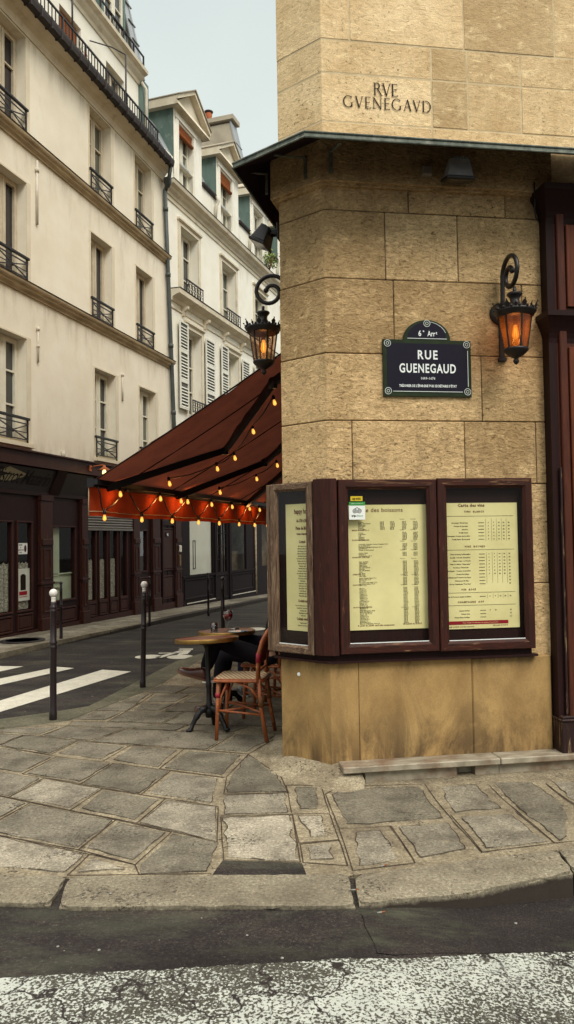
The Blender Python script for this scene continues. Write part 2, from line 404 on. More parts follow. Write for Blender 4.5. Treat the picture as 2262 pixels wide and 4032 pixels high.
# ground materials
def rampz(nt, v, lo, hi):
    n = nt.nodes.new('ShaderNodeMapRange'); n.inputs[1].default_value = lo; n.inputs[2].default_value = hi; n.inputs[3].default_value = 1; n.inputs[4].default_value = 0
    nt.links.new(v, n.inputs[0]); return n.outputs[0]
def granite_mat(name, c1, c2, dark, tint=.35, speck=(.10,.085,.065), ss=1., edge=False):
    m, nt, b = nodes(name); b.inputs['Roughness'].default_value = .82; b.inputs['Specular IOR Level'].default_value = .22
    co = coords(nt)
    base = ramp(nt, noi(nt, co, 4.5, 8, .65), [(.3, c2), (.7, c1)])
    a = nt.nodes.new('ShaderNodeAttribute'); a.attribute_name = 'tint'
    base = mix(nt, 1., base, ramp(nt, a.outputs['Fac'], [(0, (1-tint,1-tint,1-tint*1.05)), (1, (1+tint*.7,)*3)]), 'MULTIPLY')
    g = ramp(nt, noi(nt, co, 62*ss, 5, .78), [(.30, (.30,.28,.26)), (.46, (.88,.87,.86)), (.56, (1.08,1.08,1.08)), (.68, (2.0,1.98,1.92))])
    base = mix(nt, 1., base, g, 'MULTIPLY')
    st = ramp(nt, noi(nt, co, 2.6, 12, .78), [(.45, (0,0,0)), (.62, (1,1,1))])
    base = mix(nt, st, base, mix(nt, .66, base, dark))
    sp = ramp(nt, noi(nt, co, 17, 8, .8), [(.58, (0,0,0)), (.65, (1,1,1))])
    base = mix(nt, sp, base, speck)
    fk = ramp(nt, mix(nt, 1., noi(nt, co, 48, 6, .8), ramp(nt, noi(nt, co, 3.1, 4, .6), [(.35, (.84,.84,.84)), (.65, (1.12,1.12,1.12))]), 'MULTIPLY'), [(.585, (0,0,0)), (.64, (1,1,1))])
    base = mix(nt, fk, base, (.035,.027,.021))
    if edge:
        t = nt.nodes.new('ShaderNodeTexCoord'); sz = nt.nodes.new('ShaderNodeSeparateXYZ'); nt.links.new(t.outputs['Object'], sz.inputs[0])
        ad = nt.nodes.new('ShaderNodeMath'); ad.operation = 'MULTIPLY_ADD'; ad.inputs[1].default_value = .05; nt.links.new(noi(nt, co, 14, 6, .75), ad.inputs[0]); nt.links.new(sz.outputs[2], ad.inputs[2])
        base = mix(nt, ramp(nt, ad.outputs[0], [(0, (1,1,1)), (1, (1,1,1))]) if 0 else rampz(nt, ad.outputs[0], -.052, -.030), base, (.038,.029,.023))
    nt.links.new(base, b.inputs['Base Color'])
    p = bumpn(nt, None, noi(nt, co, 120*ss, 4, .7), .5, .004)
    bumpn(nt, b, noi(nt, co, 7, 5, .6), .3, .02, p)
    return m
M['granite'] = granite_mat('granite_slab', (.305,.27,.205), (.19,.168,.128), (.048,.038,.029), .42)
M['kerbstone'] = granite_mat('granite_kerb', (.25,.22,.158), (.19,.163,.114), (.08,.062,.045), .1, edge=True)
M['joint_mortar'] = granite_mat('sandy_mortar', (.31,.26,.175), (.20,.165,.108), (.07,.052,.036), .1)
M['joint_line'] = pm('open_joint', (.075,.055,.038), (.03,.021,.016), 9, .95, .1)
M['cement'] = granite_mat('cement_patch', (.35,.30,.205), (.22,.18,.12), (.12,.09,.055), .1)
def asphalt_mat(name, moss=.5, aggr=1.):
    m, nt, b = nodes(name); b.inputs['Roughness'].default_value = .85; b.inputs['Specular IOR Level'].default_value = .25
    co = coords(nt)
    base = ramp(nt, noi(nt, co, 70*aggr, 4, .78), [(.36, (.013,.009,.009)), (.52, (.024,.018,.0165)), (.63, (.046,.038,.032)), (.75, (.14,.12,.10))])
    mz = ramp(nt, noi(nt, coords(nt, (.9,2.6,1)), 1.5, 9, .7), [(.48, (0,0,0)), (.62, (1,1,1))])
    base = mix(nt, mz, base, mix(nt, moss*.8, base, (.07,.072,.046)))
    wsp = ramp(nt, noi(nt, co, 21, 3, .5), [(.735, (0,0,0)), (.75, (1,1,1))])
    base = mix(nt, wsp, base, (.26,.24,.19))
    lg = ramp(nt, noi(nt, coords(nt, (.8,1.7,1)), 1.1, 8, .66), [(.36, (.55,.52,.52)), (.5, (.95,.95,.95)), (.66, (1.55,1.5,1.42))])
    base = mix(nt, 1., base, lg, 'MULTIPLY')
    nt.links.new(base, b.inputs['Base Color'])
    bumpn(nt, b, noi(nt, co, 95*aggr, 4, .75), .9, .008)
    return m
M['asphalt'] = asphalt_mat('road_asphalt')
M['asphalt_patch'] = asphalt_mat('pavement_asphalt', .8, 1.2)
def paint_mat(name, lo, hi, zones=True, scale=75, white=(.72,.71,.64), crack=True):
    m, nt, b = nodes(name); b.inputs['Roughness'].default_value = .7; b.inputs['Specular IOR Level'].default_value = .2
    co = coords(nt)
    w = noi(nt, co, scale, 3, .62)
    z = noi(nt, coords(nt, (1,2.2,1)), 1.25, 6, .62)
    mth = nt.nodes.new('ShaderNodeMath'); mth.operation = 'MULTIPLY_ADD'; mth.inputs[1].default_value = .56 if zones else .1
    nt.links.new(z, mth.inputs[0]); nt.links.new(w, mth.inputs[2])
    mask = ramp(nt, mth.outputs[0], [(lo, (0,0,0)), (hi, (1,1,1))])
    tar = ramp(nt, noi(nt, co, 95, 3, .7), [(.35, (.026,.023,.018)), (.7, (.085,.08,.06))])
    wh = ramp(nt, noi(nt, co, 9, 6, .6), [(.3, tuple(x*.78 for x in white)), (.7, white)])
    col = mix(nt, mask, tar, wh)
    if crack:
        v = nt.nodes.new('ShaderNodeTexVoronoi'); v.feature = 'DISTANCE_TO_EDGE'; v.inputs['Scale'].default_value = 3.2
        dn = nt.nodes.new('ShaderNodeTexNoise'); dn.inputs['Scale'].default_value = 9; dn.inputs['Detail'].default_value = 5
        ad = nt.nodes.new('ShaderNodeVectorMath'); ad.operation = 'MULTIPLY_ADD'; ad.inputs[1].default_value = (.22,.22,.22)
        nt.links.new(co, dn.inputs['Vector']); nt.links.new(dn.outputs['Color'], ad.inputs[0]); nt.links.new(co, ad.inputs[2]); nt.links.new(ad.outputs[0], v.inputs['Vector'])
        cm = ramp(nt, v.outputs['Distance'], [(.010, (1,1,1)), (.028, (0,0,0))])
        cz = ramp(nt, noi(nt, co, 1.3, 3, .5), [(.43, (0,0,0)), (.52, (1,1,1))])
        cm = mix(nt, 1., cm, cz, 'MULTIPLY')
        col = mix(nt, cm, col, (.02,.015,.014))
    nt.links.new(col, b.inputs['Base Color'])
    bumpn(nt, b, w, .7, .005)
    return m
M['paint_worn'] = paint_mat('worn_white_paint', .765, .83, True, 85, (.43,.445,.395))
M['paint_white'] = paint_mat('white_road_paint', .30, .46, False, 60, (.58,.545,.45), False)

def plinth_mat():
    m, nt, b = nodes('smooth_ochre_render'); b.inputs['Roughness'].default_value = .75; b.inputs['Specular IOR Level'].default_value = .2
    co = coords(nt)
    base = ramp(nt, noi(nt, coords(nt, (1,1,.6)), 2.8, 8, .62), [(.3, (.27,.16,.06)), (.7, (.45,.29,.115))])
    st = ramp(nt, noi(nt, coords(nt, (3.2,3.2,1.7)), 1., 12, .72, .6), [(.43, (0,0,0)), (.60, (1,1,1))])
    t = nt.nodes.new('ShaderNodeTexCoord'); sx = nt.nodes.new('ShaderNodeSeparateXYZ'); nt.links.new(t.outputs['Object'], sx.inputs[0])
    zf = ramp(nt, sx.outputs[2], [(.0, (1,1,1)), (.16, (.75,.75,.75)), (.48, (.25,.25,.25)), (.60, (.22,.22,.22)), (.70, (.75,.75,.75))])
    base = mix(nt, mix(nt, 1., st, zf, 'MULTIPLY'), base, (.10,.062,.030))
    dr = mix(nt, 1., ramp(nt, noi(nt, coords(nt, (9,9,.9)), 1., 7, .65), [(.48, (0,0,0)), (.62, (1,1,1))]), ramp(nt, sx.outputs[2], [(.0, (.8,.8,.8)), (.12, (.5,.5,.5)), (.34, (0,0,0))]), 'MULTIPLY')
    base = mix(nt, dr, base, (.085,.05,.024))
    sp = ramp(nt, noi(nt, co, 14, 6, .8), [(.70, (0,0,0)), (.73, (1,1,1))])
    base = mix(nt, sp, base, (.05,.03,.02))
    base = mix(nt, 1., base, ramp(nt, noi(nt, co, 120, 3, .6), [(.3, (.9,)*3), (.7, (1.1,)*3)]), 'MULTIPLY')
    nt.links.new(base, b.inputs['Base Color'])
    bumpn(nt, b, noi(nt, co, 30, 5, .6), .12, .01)
    return m
M['plinth'] = plinth_mat()

# ------------------------------------------------------------------ ground
def slope(y): return -.02*max(0, min(y, 60)-12)
def dip(x, y):
    if y > 6.2 or x < 0: return 0
    s_ = lambda a, b, v: max(0, min(1, (v-a)/(b-a)))
    return -.04*s_(4.25, 5.0, y)*s_(.05, .45, x)
def road_z(x, y): return -.066-.1*max(0, min(1.6, x-.3))*max(0, min(1, (5.5-y)/1.5)) + slope(y)
def g_z(y): return -.05+slope(y)
mb = MB()
xs = [-80,-50,-30,-20,-14,-10,-8,-6]+[-5+.25*i for i in range(37)]+[5,7,10,15,25,40,60,80]
ys = [-60,-30,-15,-8,-4,-2,-1,0,.5,1,1.5]+[2+.2*i for i in range(26)]+[7.5,8,9,10,11,12,14,17,20,24,30,40,60,100,160,260]
under = lambda x, y: -.12 if -.3 < x < 6.5 and 4.35+max(0, x-1.4)*.2 < y < 7.5 else 0
grid = [[mb.bm.verts.new((x, y, road_z(x, y)+under(x, y))) for x in xs] for y in ys]
for j in range(len(ys)-1):
    for i in range(len(xs)-1): mb.bm.faces.new([grid[j][i], grid[j][i+1], grid[j+1][i+1], grid[j+1][i]])
struct(mb.build('road', M['asphalt'], recalc=False, smooth=True))

SLABS= [[(-2.983, 6.624), (-2.421, 6.377), (-2.395, 5.771), (-2.856, 5.849)], [(-2.421, 6.377), (-1.811, 6.018), (-1.931, 5.584), (-2.395, 5.771)], [(-1.811, 6.018), (-1.325, 5.819), (-1.443, 5.345), (-1.931, 5.584)], [(-1.325, 5.819), (-0.867, 5.606), (-0.983, 5.096), (-1.443, 5.345)], [(-0.867, 5.606), (-0.469, 5.429), (-0.456, 4.843), (-0.983, 5.096)], [(-2.722, 5.869), (-2.246, 5.711), (-2.268, 5.325), (-2.799, 5.489)], [(-2.246, 5.711), (-1.738, 5.477), (-1.844, 5.081), (-2.268, 5.325)], [(-1.738, 5.477), (-1.267, 5.229), (-1.368, 4.822), (-1.844, 5.081)], [(-1.267, 5.229), (-0.809, 5.003), (-0.91, 4.583), (-1.368, 4.822)], [(-0.809, 5.003), (-0.456, 4.843), (-0.411, 4.28), (-0.91, 4.583)], [(-2.628, 5.505), (-2.09, 5.206), (-2.078, 4.7), (-2.526, 4.827)], [(-2.09, 5.206), (-1.665, 4.969), (-1.802, 4.488), (-2.078, 4.7)], [(-1.665, 4.969), (-1.047, 4.64), (-1.152, 4.204), (-1.802, 4.488)], [(-1.047, 4.64), (-0.684, 4.44), (-0.805, 4.003), (-1.152, 4.204)], [(-2.392, 4.821), (-1.852, 4.522), (-1.764, 4.04), (-2.212, 4.122)], [(-1.852, 4.522), (-1.076, 4.143), (-1.12, 3.887), (-1.764, 4.04)], [(-1.076, 4.143), (-0.805, 4.003), (-0.763, 3.885), (-1.12, 3.887)], [(-0.684, 4.44), (-0.393, 4.273), (-0.403, 3.884), (-0.763, 3.885), (-0.805, 4.003)], [(-3.214, 6.929), (-2.771, 6.812), (-2.912, 6.585), (-3.39, 6.718)], [(-2.771, 6.812), (-2.29, 6.703), (-2.398, 6.362), (-2.912, 6.585)], [(-2.29, 6.703), (-1.77, 6.499), (-1.88, 6.081), (-2.398, 6.362)], [(-1.77, 6.499), (-1.303, 6.314), (-1.42, 5.873), (-1.88, 6.081)], [(-1.303, 6.314), (-0.846, 6.188), (-0.957, 5.662), (-1.42, 5.873)], [(-0.846, 6.188), (-0.325, 6.014), (-0.454, 5.429), (-0.957, 5.662)], [(-2.564, 7.005), (-2.012, 7.018), (-2.151, 6.667), (-2.652, 6.79)], [(-3.111, 7.078), (-2.584, 7.006), (-2.671, 6.791), (-3.111, 6.907)], [(-2.012, 7.018), (-1.45, 6.867), (-1.659, 6.445), (-2.151, 6.667)], [(-2.02, 7.205), (-1.158, 7.044), (-1.45, 6.867), (-2.012, 7.018)], [(-1.45, 6.867), (-1.015, 6.766), (-0.474, 6.646), (-0.655, 6.134), (-1.659, 6.445)], [(-1.158, 7.044), (-0.893, 6.996), (-1.015, 6.766), (-1.45, 6.867)], [(-0.893, 6.996), (-0.313, 6.905), (-0.474, 6.646), (-1.015, 6.766)], [(-0.474, 6.646), (-0.085, 6.559), (-0.325, 6.014), (-0.655, 6.134)], [(-1.921, 7.631), (-1.598, 7.572), (-1.684, 7.15), (-2.088, 7.234)], [(-1.598, 7.572), (-1.003, 7.513), (-1.153, 7.052), (-1.684, 7.15)], [(-1.003, 7.513), (-0.539, 7.455), (-0.693, 6.952), (-1.153, 7.052)], [(-0.539, 7.455), (0.048, 7.38), (-0.069, 6.866), (-0.693, 6.952)], [(-1.789, 8.015), (-1.535, 7.966), (-1.598, 7.572), (-1.921, 7.631)], [(-1.535, 7.966), (-1.138, 7.918), (-1.242, 7.539), (-1.598, 7.572)], [(-1.138, 7.918), (-0.544, 7.836), (-0.662, 7.472), (-1.242, 7.539)], [(-0.544, 7.836), (0.052, 7.754), (-0.052, 7.387), (-0.662, 7.472)], [(-1.618, 8.496), (-1.479, 8.428), (-1.535, 7.966), (-1.789, 8.015)], [(-1.479, 8.428), (-1.026, 8.383), (-1.153, 7.919), (-1.535, 7.966)], [(-1.026, 8.383), (-0.533, 8.346), (-0.675, 7.865), (-1.153, 7.919)], [(-0.533, 8.346), (0.057, 8.257), (-0.054, 7.781), (-0.675, 7.865)], [(-1.463, 8.925), (-1.112, 8.821), (-1.24, 8.399), (-1.618, 8.496)], [(-1.112, 8.821), (-0.7, 8.739), (-0.853, 8.37), (-1.24, 8.399)], [(-0.7, 8.739), (-0.175, 8.648), (-0.304, 8.306), (-0.853, 8.37)], [(-0.449, 5.424), (-0.324, 5.997), (-0.075, 5.453), (-0.019, 5.09), (-0.44, 5.08)], [(-0.439, 5.072), (-0.019, 5.082), (0.005, 4.694), (-0.422, 4.684)], [(-0.423, 4.659), (0.006, 4.677), (0.041, 4.001), (-0.356, 4.041)], [(-0.032, 5.237), (0.203, 5.257), (0.232, 4.742), (0.001, 4.715)], [(0.004, 4.694), (0.231, 4.727), (0.259, 4.292), (0.038, 4.25)], [(0.044, 4.236), (0.259, 4.286), (0.281, 3.951), (0.056, 3.995)], [(0.224, 5.104), (0.35, 5.319), (0.917, 5.347), (0.952, 4.612), (0.272, 4.478)], [(0.271, 4.465), (0.568, 4.519), (0.624, 3.97), (0.301, 3.893)], [(0.575, 4.525), (0.949, 4.598), (0.991, 4.088), (0.625, 3.975)], [(0.92, 5.361), (1.337, 5.402), (1.369, 4.767), (0.959, 4.718)], [(0.961, 4.711), (1.367, 4.759), (1.41, 4.198), (0.996, 4.093)], [(1.342, 5.402), (1.724, 5.441), (1.769, 4.871), (1.575, 4.23), (1.413, 4.198)], [(1.731, 5.441), (2.266, 5.503), (2.172, 4.873), (1.779, 4.879)], [(1.773, 4.863), (2.164, 4.854), (1.968, 4.177), (1.579, 4.229)]]
KERBS= [[(-1.977, 3.902), (-1.126, 3.877), (-1.108, 3.581), (-1.969, 3.631)], [(-1.097, 3.862), (0.271, 3.842), (0.278, 3.522), (-1.064, 3.549)], [(0.304, 3.819), (0.835, 3.962), (1.378, 4.102), (1.373, 3.836), (0.857, 3.639), (0.301, 3.536)], [(1.402, 4.111), (2.188, 4.232), (2.165, 3.997), (1.388, 3.849)]]
BAND_T = [(-4.2,2.86),(-2.2,2.95),(-1.426,2.995),(-1.127,3.009),(-.31,3.069),(.332,3.112),(1.181,3.303),(1.668,3.424),(3.2,3.75)]
ST = Vector((.263,.9648,0)); NN = Vector((.9648,-.263,0))

def wobble(pts, amp, step, seed):
    """Walk a polygon and roughen its outline."""
    out = []; n = len(pts)
    for i in range(n):
        a, b = Vector((*pts[i],0)), Vector((*pts[(i+1) % n],0)); L = (b-a).length; k = max(1, int(L/step))
        nr = Vector((-(b-a).y, (b-a).x, 0)).normalized()
        for j in range(k):
            p = a+(b-a)*(j/k)
            w = noise.noise(p*7+Vector((seed*3.1,seed,0)))*amp+noise.noise(p*31+Vector((seed,0,seed)))*amp*.35
            out.append((p+nr*w))
    return [(p.x, p.y) for p in out]
def inset(pts, d):
    c = Vector((sum(p[0] for p in pts)/len(pts), sum(p[1] for p in pts)/len(pts)))
    n = len(pts); area = sum(p[0]*q[1]-q[0]*p[1] for p, q in zip(pts, pts[1:]+pts[:1])); sg = 1 if area > 0 else -1
    out = []
    for i in range(n):
        p0, p1, p2 = Vector(pts[i-1]), Vector(pts[i]), Vector(pts[(i+1) % n])
        e1 = (p1-p0).normalized(); e2 = (p2-p1).normalized()
        n1 = Vector((-e1.y, e1.x))*sg; n2 = Vector((-e2.y, e2.x))*sg
        b = (n1+n2); b = b/max(.35, b.dot(n1))
        di = d[i % len(d)] if isinstance(d, (list, tuple)) else d
        out.append(tuple(p1+b*di))
    return out
def orient(pts):
    return pts if sum(p[0]*q[1]-q[0]*p[1] for p, q in zip(pts, pts[1:]+pts[:1])) > 0 else pts[::-1]

# paving base (mortar bed) from the kerb back to the walls and down the street
PAVE = [(-3.6,3.85),(-1.977,3.90),(.287,3.842),(.84,3.965),(1.38,4.11),(2.2,4.24),(6,4.9),(6,6.4),(.2,5.72),(0,5.95),(10.5,44),(6.2,44),(-.36,14.4),(-1.0,11.3),(-1.26,10.645),(-1.479,9.03),(-1.62,8.53),(-1.925,7.644),(-2.054,7.221),(-2.353,7.056),(-2.7,6.85),(-3.4,6.2),(-3.9,5.0)]
pv = MB()
def add_sheet(mb, pts, zf, skirt=.1, sub=False):
    pts = orient(pts); n = len(pts)
    v = [mb.bm.verts.new((x, y, zf(x, y))) for x, y in pts]
    f = mb.bm.faces.new(v); fs = [f]
    lo = [mb.bm.verts.new((x, y, zf(x, y)-skirt)) for x, y in pts]
    for i in range(n): fs.append(mb.bm.faces.new([lo[i], lo[(i+1) % n], v[(i+1) % n], v[i]]))
    mb._m(fs); return f
pv.mi = 0; pv.t = .5
A_ = [p for p in PAVE if p[1] <= 12]; 
near = [(-3.6,3.85),(-1.977,3.90),(.287,3.842),(.84,3.965),(1.38,4.11),(2.2,4.24),(6,4.9),(6,6.4),(.25,5.75),(.03,5.9),(1.66,12),(-.82,12),(-1.0,11.3),(-1.26,10.645),(-1.479,9.03),(-1.62,8.53),(-1.925,7.644),(-2.054,7.221),(-2.353,7.056),(-2.7,6.85),(-3.4,6.2),(-3.9,5.0)]
add_sheet(pv, near, lambda x, y: -.054)
for co_, no_ in [((0,y_,0),(0,1,0)) for y_ in (4.25,4.4,4.6,4.8,5.0,5.2)]+[((x_,0,0),(1,0,0)) for x_ in (.05,.2,.35,.45)]:
    bmesh.ops.bisect_plane(pv.bm, geom=pv.bm.verts[:]+pv.bm.edges[:]+pv.bm.faces[:], plane_co=co_, plane_no=no_)
for v in pv.bm.verts: v.co.z += dip(v.co.x, v.co.y)
add_sheet(pv, [(-.82,12),(1.66,12),(10.5,44),(6.2,44),(-.3,14.2)], lambda x, y: -.054+slope(y))
pv.mi = 1; outs = []
for k, q in enumerate(SLABS):
    q = orient(q); pv.t = random.random()*(1 if max(p[1] for p in q) < 5.9 else .22)  # terrace slabs tinted darker, the shade under the awning painted in
    rg = random.random()
    d = [random.uniform(.012, .03) if rg < .6 else random.uniform(.03, .06) for _ in q]
    if k >= len(SLABS)-11: d = [random.uniform(.03, .085) for _ in q]
    ins = wobble(inset(q, d), .016 if k < len(SLABS)-14 else .026, .04, k)
    dz = random.uniform(-.0008, .0015)
    outs.append((k, ins))
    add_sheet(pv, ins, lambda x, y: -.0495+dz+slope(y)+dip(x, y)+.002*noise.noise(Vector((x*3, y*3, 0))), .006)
# ordinary slabs farther down the terrace, awning shade put into their tint
for r in range(14):
    for c in range(7):
        a = 5.0+r*.62; b = .35+c*.78+(.35 if r % 2 else 0)
        p = Vector((-1.30,9.3,0))+ST*(a-5+1.0)+NN*(b-.3)
        q = [p, p+NN*.76, p+NN*.76+ST*.6, p+ST*.6]
        if p.y < 9.35 or (p.x-.08)*.9648-(p.y-5.9)*.263 > -.8: continue
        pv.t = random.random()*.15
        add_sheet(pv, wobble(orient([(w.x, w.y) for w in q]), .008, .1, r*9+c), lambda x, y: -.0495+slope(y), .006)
pv.mi = 2
def ribbon(mb, a, b, w, z, seed):
    a = Vector((*a,0)); b = Vector((*b,0)); L = (b-a).length
    if L < .004: return
    n = max(2, int(L/.06)); nr = Vector((-(b-a).y, (b-a).x, 0)).normalized(); P = []
    for i in range(n+1):
        p = a+(b-a)*(i/n)+nr*.004*noise.noise(Vector((i*.31+seed*7, seed, 0)))
        ww = w*(.55+.9*abs(noise.noise(Vector((i*.4, seed*3.3, 1)))))
        P.append((p-nr*ww, p+nr*ww))
    fs = []
    for (p, q), (r, s_) in zip(P, P[1:]):
        fs.append(mb.bm.faces.new([mb.bm.verts.new((v.x, v.y, z+slope(v.y)+dip(v.x, v.y))) for v in (p, r, s_, q)]))
    mb._m(fs)
for k, q in enumerate(SLABS):
    for i in range(len(q)):
        if random.random() < .80:
            ribbon(pv, q[i], q[(i+1) % len(q)], .0042, -.0515+.0004*(k % 5), k*7+i)
for k, ins in outs:
    rr_ = random.Random(k)
    for i in range(len(ins)):
        if noise.noise(Vector((i*.16, k*2.7, 0))) > (-.06 if k >= len(SLABS)-14 else .10): ribbon(pv, ins[i], ins[(i+1) % len(ins)], .0030, -.0478, k*5+i)
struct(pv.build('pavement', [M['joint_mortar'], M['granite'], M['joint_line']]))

# kerb stones of the near pavement (one long kerb)
kb = MB()
for k, q in enumerate(KERBS):
    q = orient(q); kb.t = random.random()
    w = wobble(q, .012, .045, k+40)
    kb.prism(w, lambda x, y: -.24, lambda x, y: -.047-.004*noise.noise(Vector((x*9, y*9, 0))), 0)
for k in range(12):
    a = Vector((-1.97,3.62,0)) if k == 0 else None
r_ = bmesh.ops.bevel(kb.bm, geom=[e for e in kb.bm.edges if all(v.co.z > -.1 for v in e.verts)], offset=.012, segments=2, affect='EDGES')
for f in kb.bm.faces: f.smooth = False
struct(kb.build('kerb', M['kerbstone']))
mb = MB(); mb.face([(-.40,3.85,-.0505),(.07,3.845,-.0505),(.05,3.985,-.0505),(-.16,4.012,-.0505),(-.36,4.035,-.0505)])
struct(mb.build('pavement_patch', M['asphalt']))
# strip of old asphalt between the crossing and the paving
mb = MB(); add_sheet(mb, [(-3.4,6.9),(-2.751,7.351),(-2.376,7.60),(-2.041,7.87),(-1.81,9.214),(-1.56,10.731),(-1.3,11.4),(-1.05,11.3),(-1.27,10.63),(-1.486,9.02),(-1.63,8.52),(-1.932,7.638),(-2.06,7.215),(-2.353,7.05),(-2.71,6.84),(-3.42,6.19)], lambda x, y: -.0575, .03)
struct(mb.build('pavement_edge', granite_mat('mossy_asphalt', (.14,.125,.085), (.085,.08,.052), (.045,.05,.03), .05)))
# opposite pavement and kerb
mb = MB()
P0 = Vector((-4.184,11.185,0))
def far(a, d): p = P0+ST*a-NN*d; return (p.x, p.y)
mb.mi = 0
for a in range(-12, 34):
    mb.t = random.random()
    q = [far(a*1.1+.012, 0), far(a*1.1+1.09, 0), far(a*1.1+1.09, .24), far(a*1.1+.012, .24)]
    mb.prism(q, lambda x, y: -.25+slope(y), lambda x, y: .022+slope(y))
struct(mb.build('far_kerb', M['kerbstone']))
mb = MB()
for a in range(-14, 40):
    for c in range(3):
        mb.t = random.random(); o_ = .0 if c % 2 else .45
        q = [far(a*.95+o_, .245+c*.6), far(a*.95+o_+.94, .245+c*.6), far(a*.95+o_+.94, .84+c*.6), far(a*.95+o_, .84+c*.6)]
        add_sheet(mb, q, lambda x, y: .018+slope(y)+(.0 if c else 0), .2)
struct(mb.build('far_pavement', M['granite']))
# painted markings
mb = MB(); P_ = [(.30,3.50),(.66,3.56),(1.0,3.66),(1.37,3.79),(2.3,3.98),(2.6,3.62),(1.72,3.42),(1.1,3.29),(.74,3.22),(.34,3.16)]
w_ = wobble(P_, .02, .06, 77); cx_ = (1.2, 3.5)
for (xa, ya), (xb, yb) in zip(w_, w_[1:]+w_[:1]):
    for t in range(6):
        q = [(cx_[0]+(x-cx_[0])*s_, cx_[1]+(y-cx_[1])*s_) for (x, y), s_ in (((xa,ya),t/6),((xb,yb),t/6),((xb,yb),(t+1)/6),((xa,ya),(t+1)/6))]
        if t == 0: q = [q[0], q[2], q[3]]
        mb.face([(x, y, road_z(x, y)+.002) for x, y in q])
bmesh.ops.remove_doubles(mb.bm, verts=mb.bm.verts, dist=.0005)
struct(mb.build('road_patch', asphalt_mat('smoother_asphalt', .9, 1.5)))
mb = MB()
for i in range(len(BAND_T)-1):
    (x0, y0), (x1, y1) = BAND_T[i], BAND_T[i+1]
    K = max(6, int((x1-x0)/.018)); rag = lambda x: .013*noise.noise(Vector((x*22,3,0)))+.010*noise.noise(Vector((x*61,7,0)))+.012*noise.noise(Vector((x*3,1,0)))
    for u in range(K):
        xa = x0+(x1-x0)*u/K; xb = x0+(x1-x0)*(u+1)/K; ya = y0+(y1-y0)*u/K+rag(xa); yb = y0+(y1-y0)*(u+1)/K+rag(xb)
        for t in range(14):
            q = [(xa, ya-.11*(t+1)), (xb, yb-.11*(t+1)), (xb, yb-.11*t), (xa, ya-.11*t)]
            mb.face([(x, y, road_z(x, y)+.004) for x, y in q])
bmesh.ops.remove_doubles(mb.bm, verts=mb.bm.verts, dist=.0005)
struct(mb.build('crossing_band', M['paint_worn']))
def stripe(pts, name='crossing_stripe'):
    mb = MB(); mb.face([(x, y, road_z(x, y)+.004) for x, y in orient(pts)]); struct(mb.build(name, M['paint_white']))
d3 = Vector((.318,.948)); 
stripe([(-2.034,9.944),(-2.443,10.124),(-3.08,8.231),(-3.75,6.24),(-3.40,6.12),(-2.874,7.679)])
stripe([(-2.86,10.285),(-3.118,10.41),(-3.58,9.568),(-4.6,7.3),(-4.3,7.1),(-3.421,9.143)])
stripe([(-3.604,10.492),(-3.947,10.55),(-5.2,8.0),(-4.9,7.9),(-3.777,10.096)])
mb = MB()
def rp(x, y): return (x, y, road_z(x, y)+.004)
for cx, cy in ((-2.04,11.2),(-1.57,11.14)):
    mb.face([rp(cx+.19*math.cos(t*PI/14), cy+.19*math.sin(t*PI/14)) for t in range(28)])
for q in ([(-1.93,11.12),(-1.83,11.08),(-1.60,11.75),(-1.66,11.80)], [(-1.94,11.5),(-1.62,11.52),(-1.62,11.58),(-1.95,11.57)], [(-1.64,11.30),(-1.50,11.42),(-1.49,11.8),(-1.62,11.82)], [(-1.7,11.88),(-1.48,11.86),(-1.48,11.97),(-1.69,11.99)]): mb.face([rp(*p) for p in q])
struct(mb.build('cycle_marking', M['paint_white']))
mb = MB(); mb.face([rp(-.64+.2*math.cos(t*PI/10), 15.0+.3*math.sin(t*PI/10)) for t in range(20)]); struct(mb.build('cycle_marking', M['paint_white']))
# cement smear at the foot of the corner
mb = MB(); rg = random.Random(3)
cent = Vector((.12,5.6)); ring = [(-.12,6.6),(-.18,6.1),(-.14,5.75),(-.16,5.5),(.02,5.33),(.2,5.2),(.36,5.14),(.50,5.25)]
inner = [(.03,6.6),(.0,6.0),(-.02,5.78),(.05,5.71),(.15,5.63),(.25,5.545),(.31,5.50),(.48,5.5)]
rg_ = []
for (x0, y0), (x1, y1) in zip(ring, inner):
    rg_.append([(x0+(x1-x0)*t+.03*noise.noise(Vector((x0*9,y0*9,t*4))), y0+(y1-y0)*t+.03*noise.noise(Vector((y0*7,x0*9,t*4+9))), -.052+dip(x0+(x1-x0)*t, y0+(y1-y0)*t)*(1-t)+.075*t**1.6+.008*noise.noise(Vector((x0*8,y0*8,t*9)))) for t in (0,.2,.4,.6,.8,1.)])
V_ = [[mb.bm.verts.new(p) for p in r] for r in rg_]
mb._m([mb.bm.faces.new([V_[i][j], V_[i+1][j], V_[i+1][j+1], V_[i][j+1]]) for i in range(len(V_)-1) for j in range(5)])
struct(mb.build('pavement_fillet', M['cement'], smooth=True))
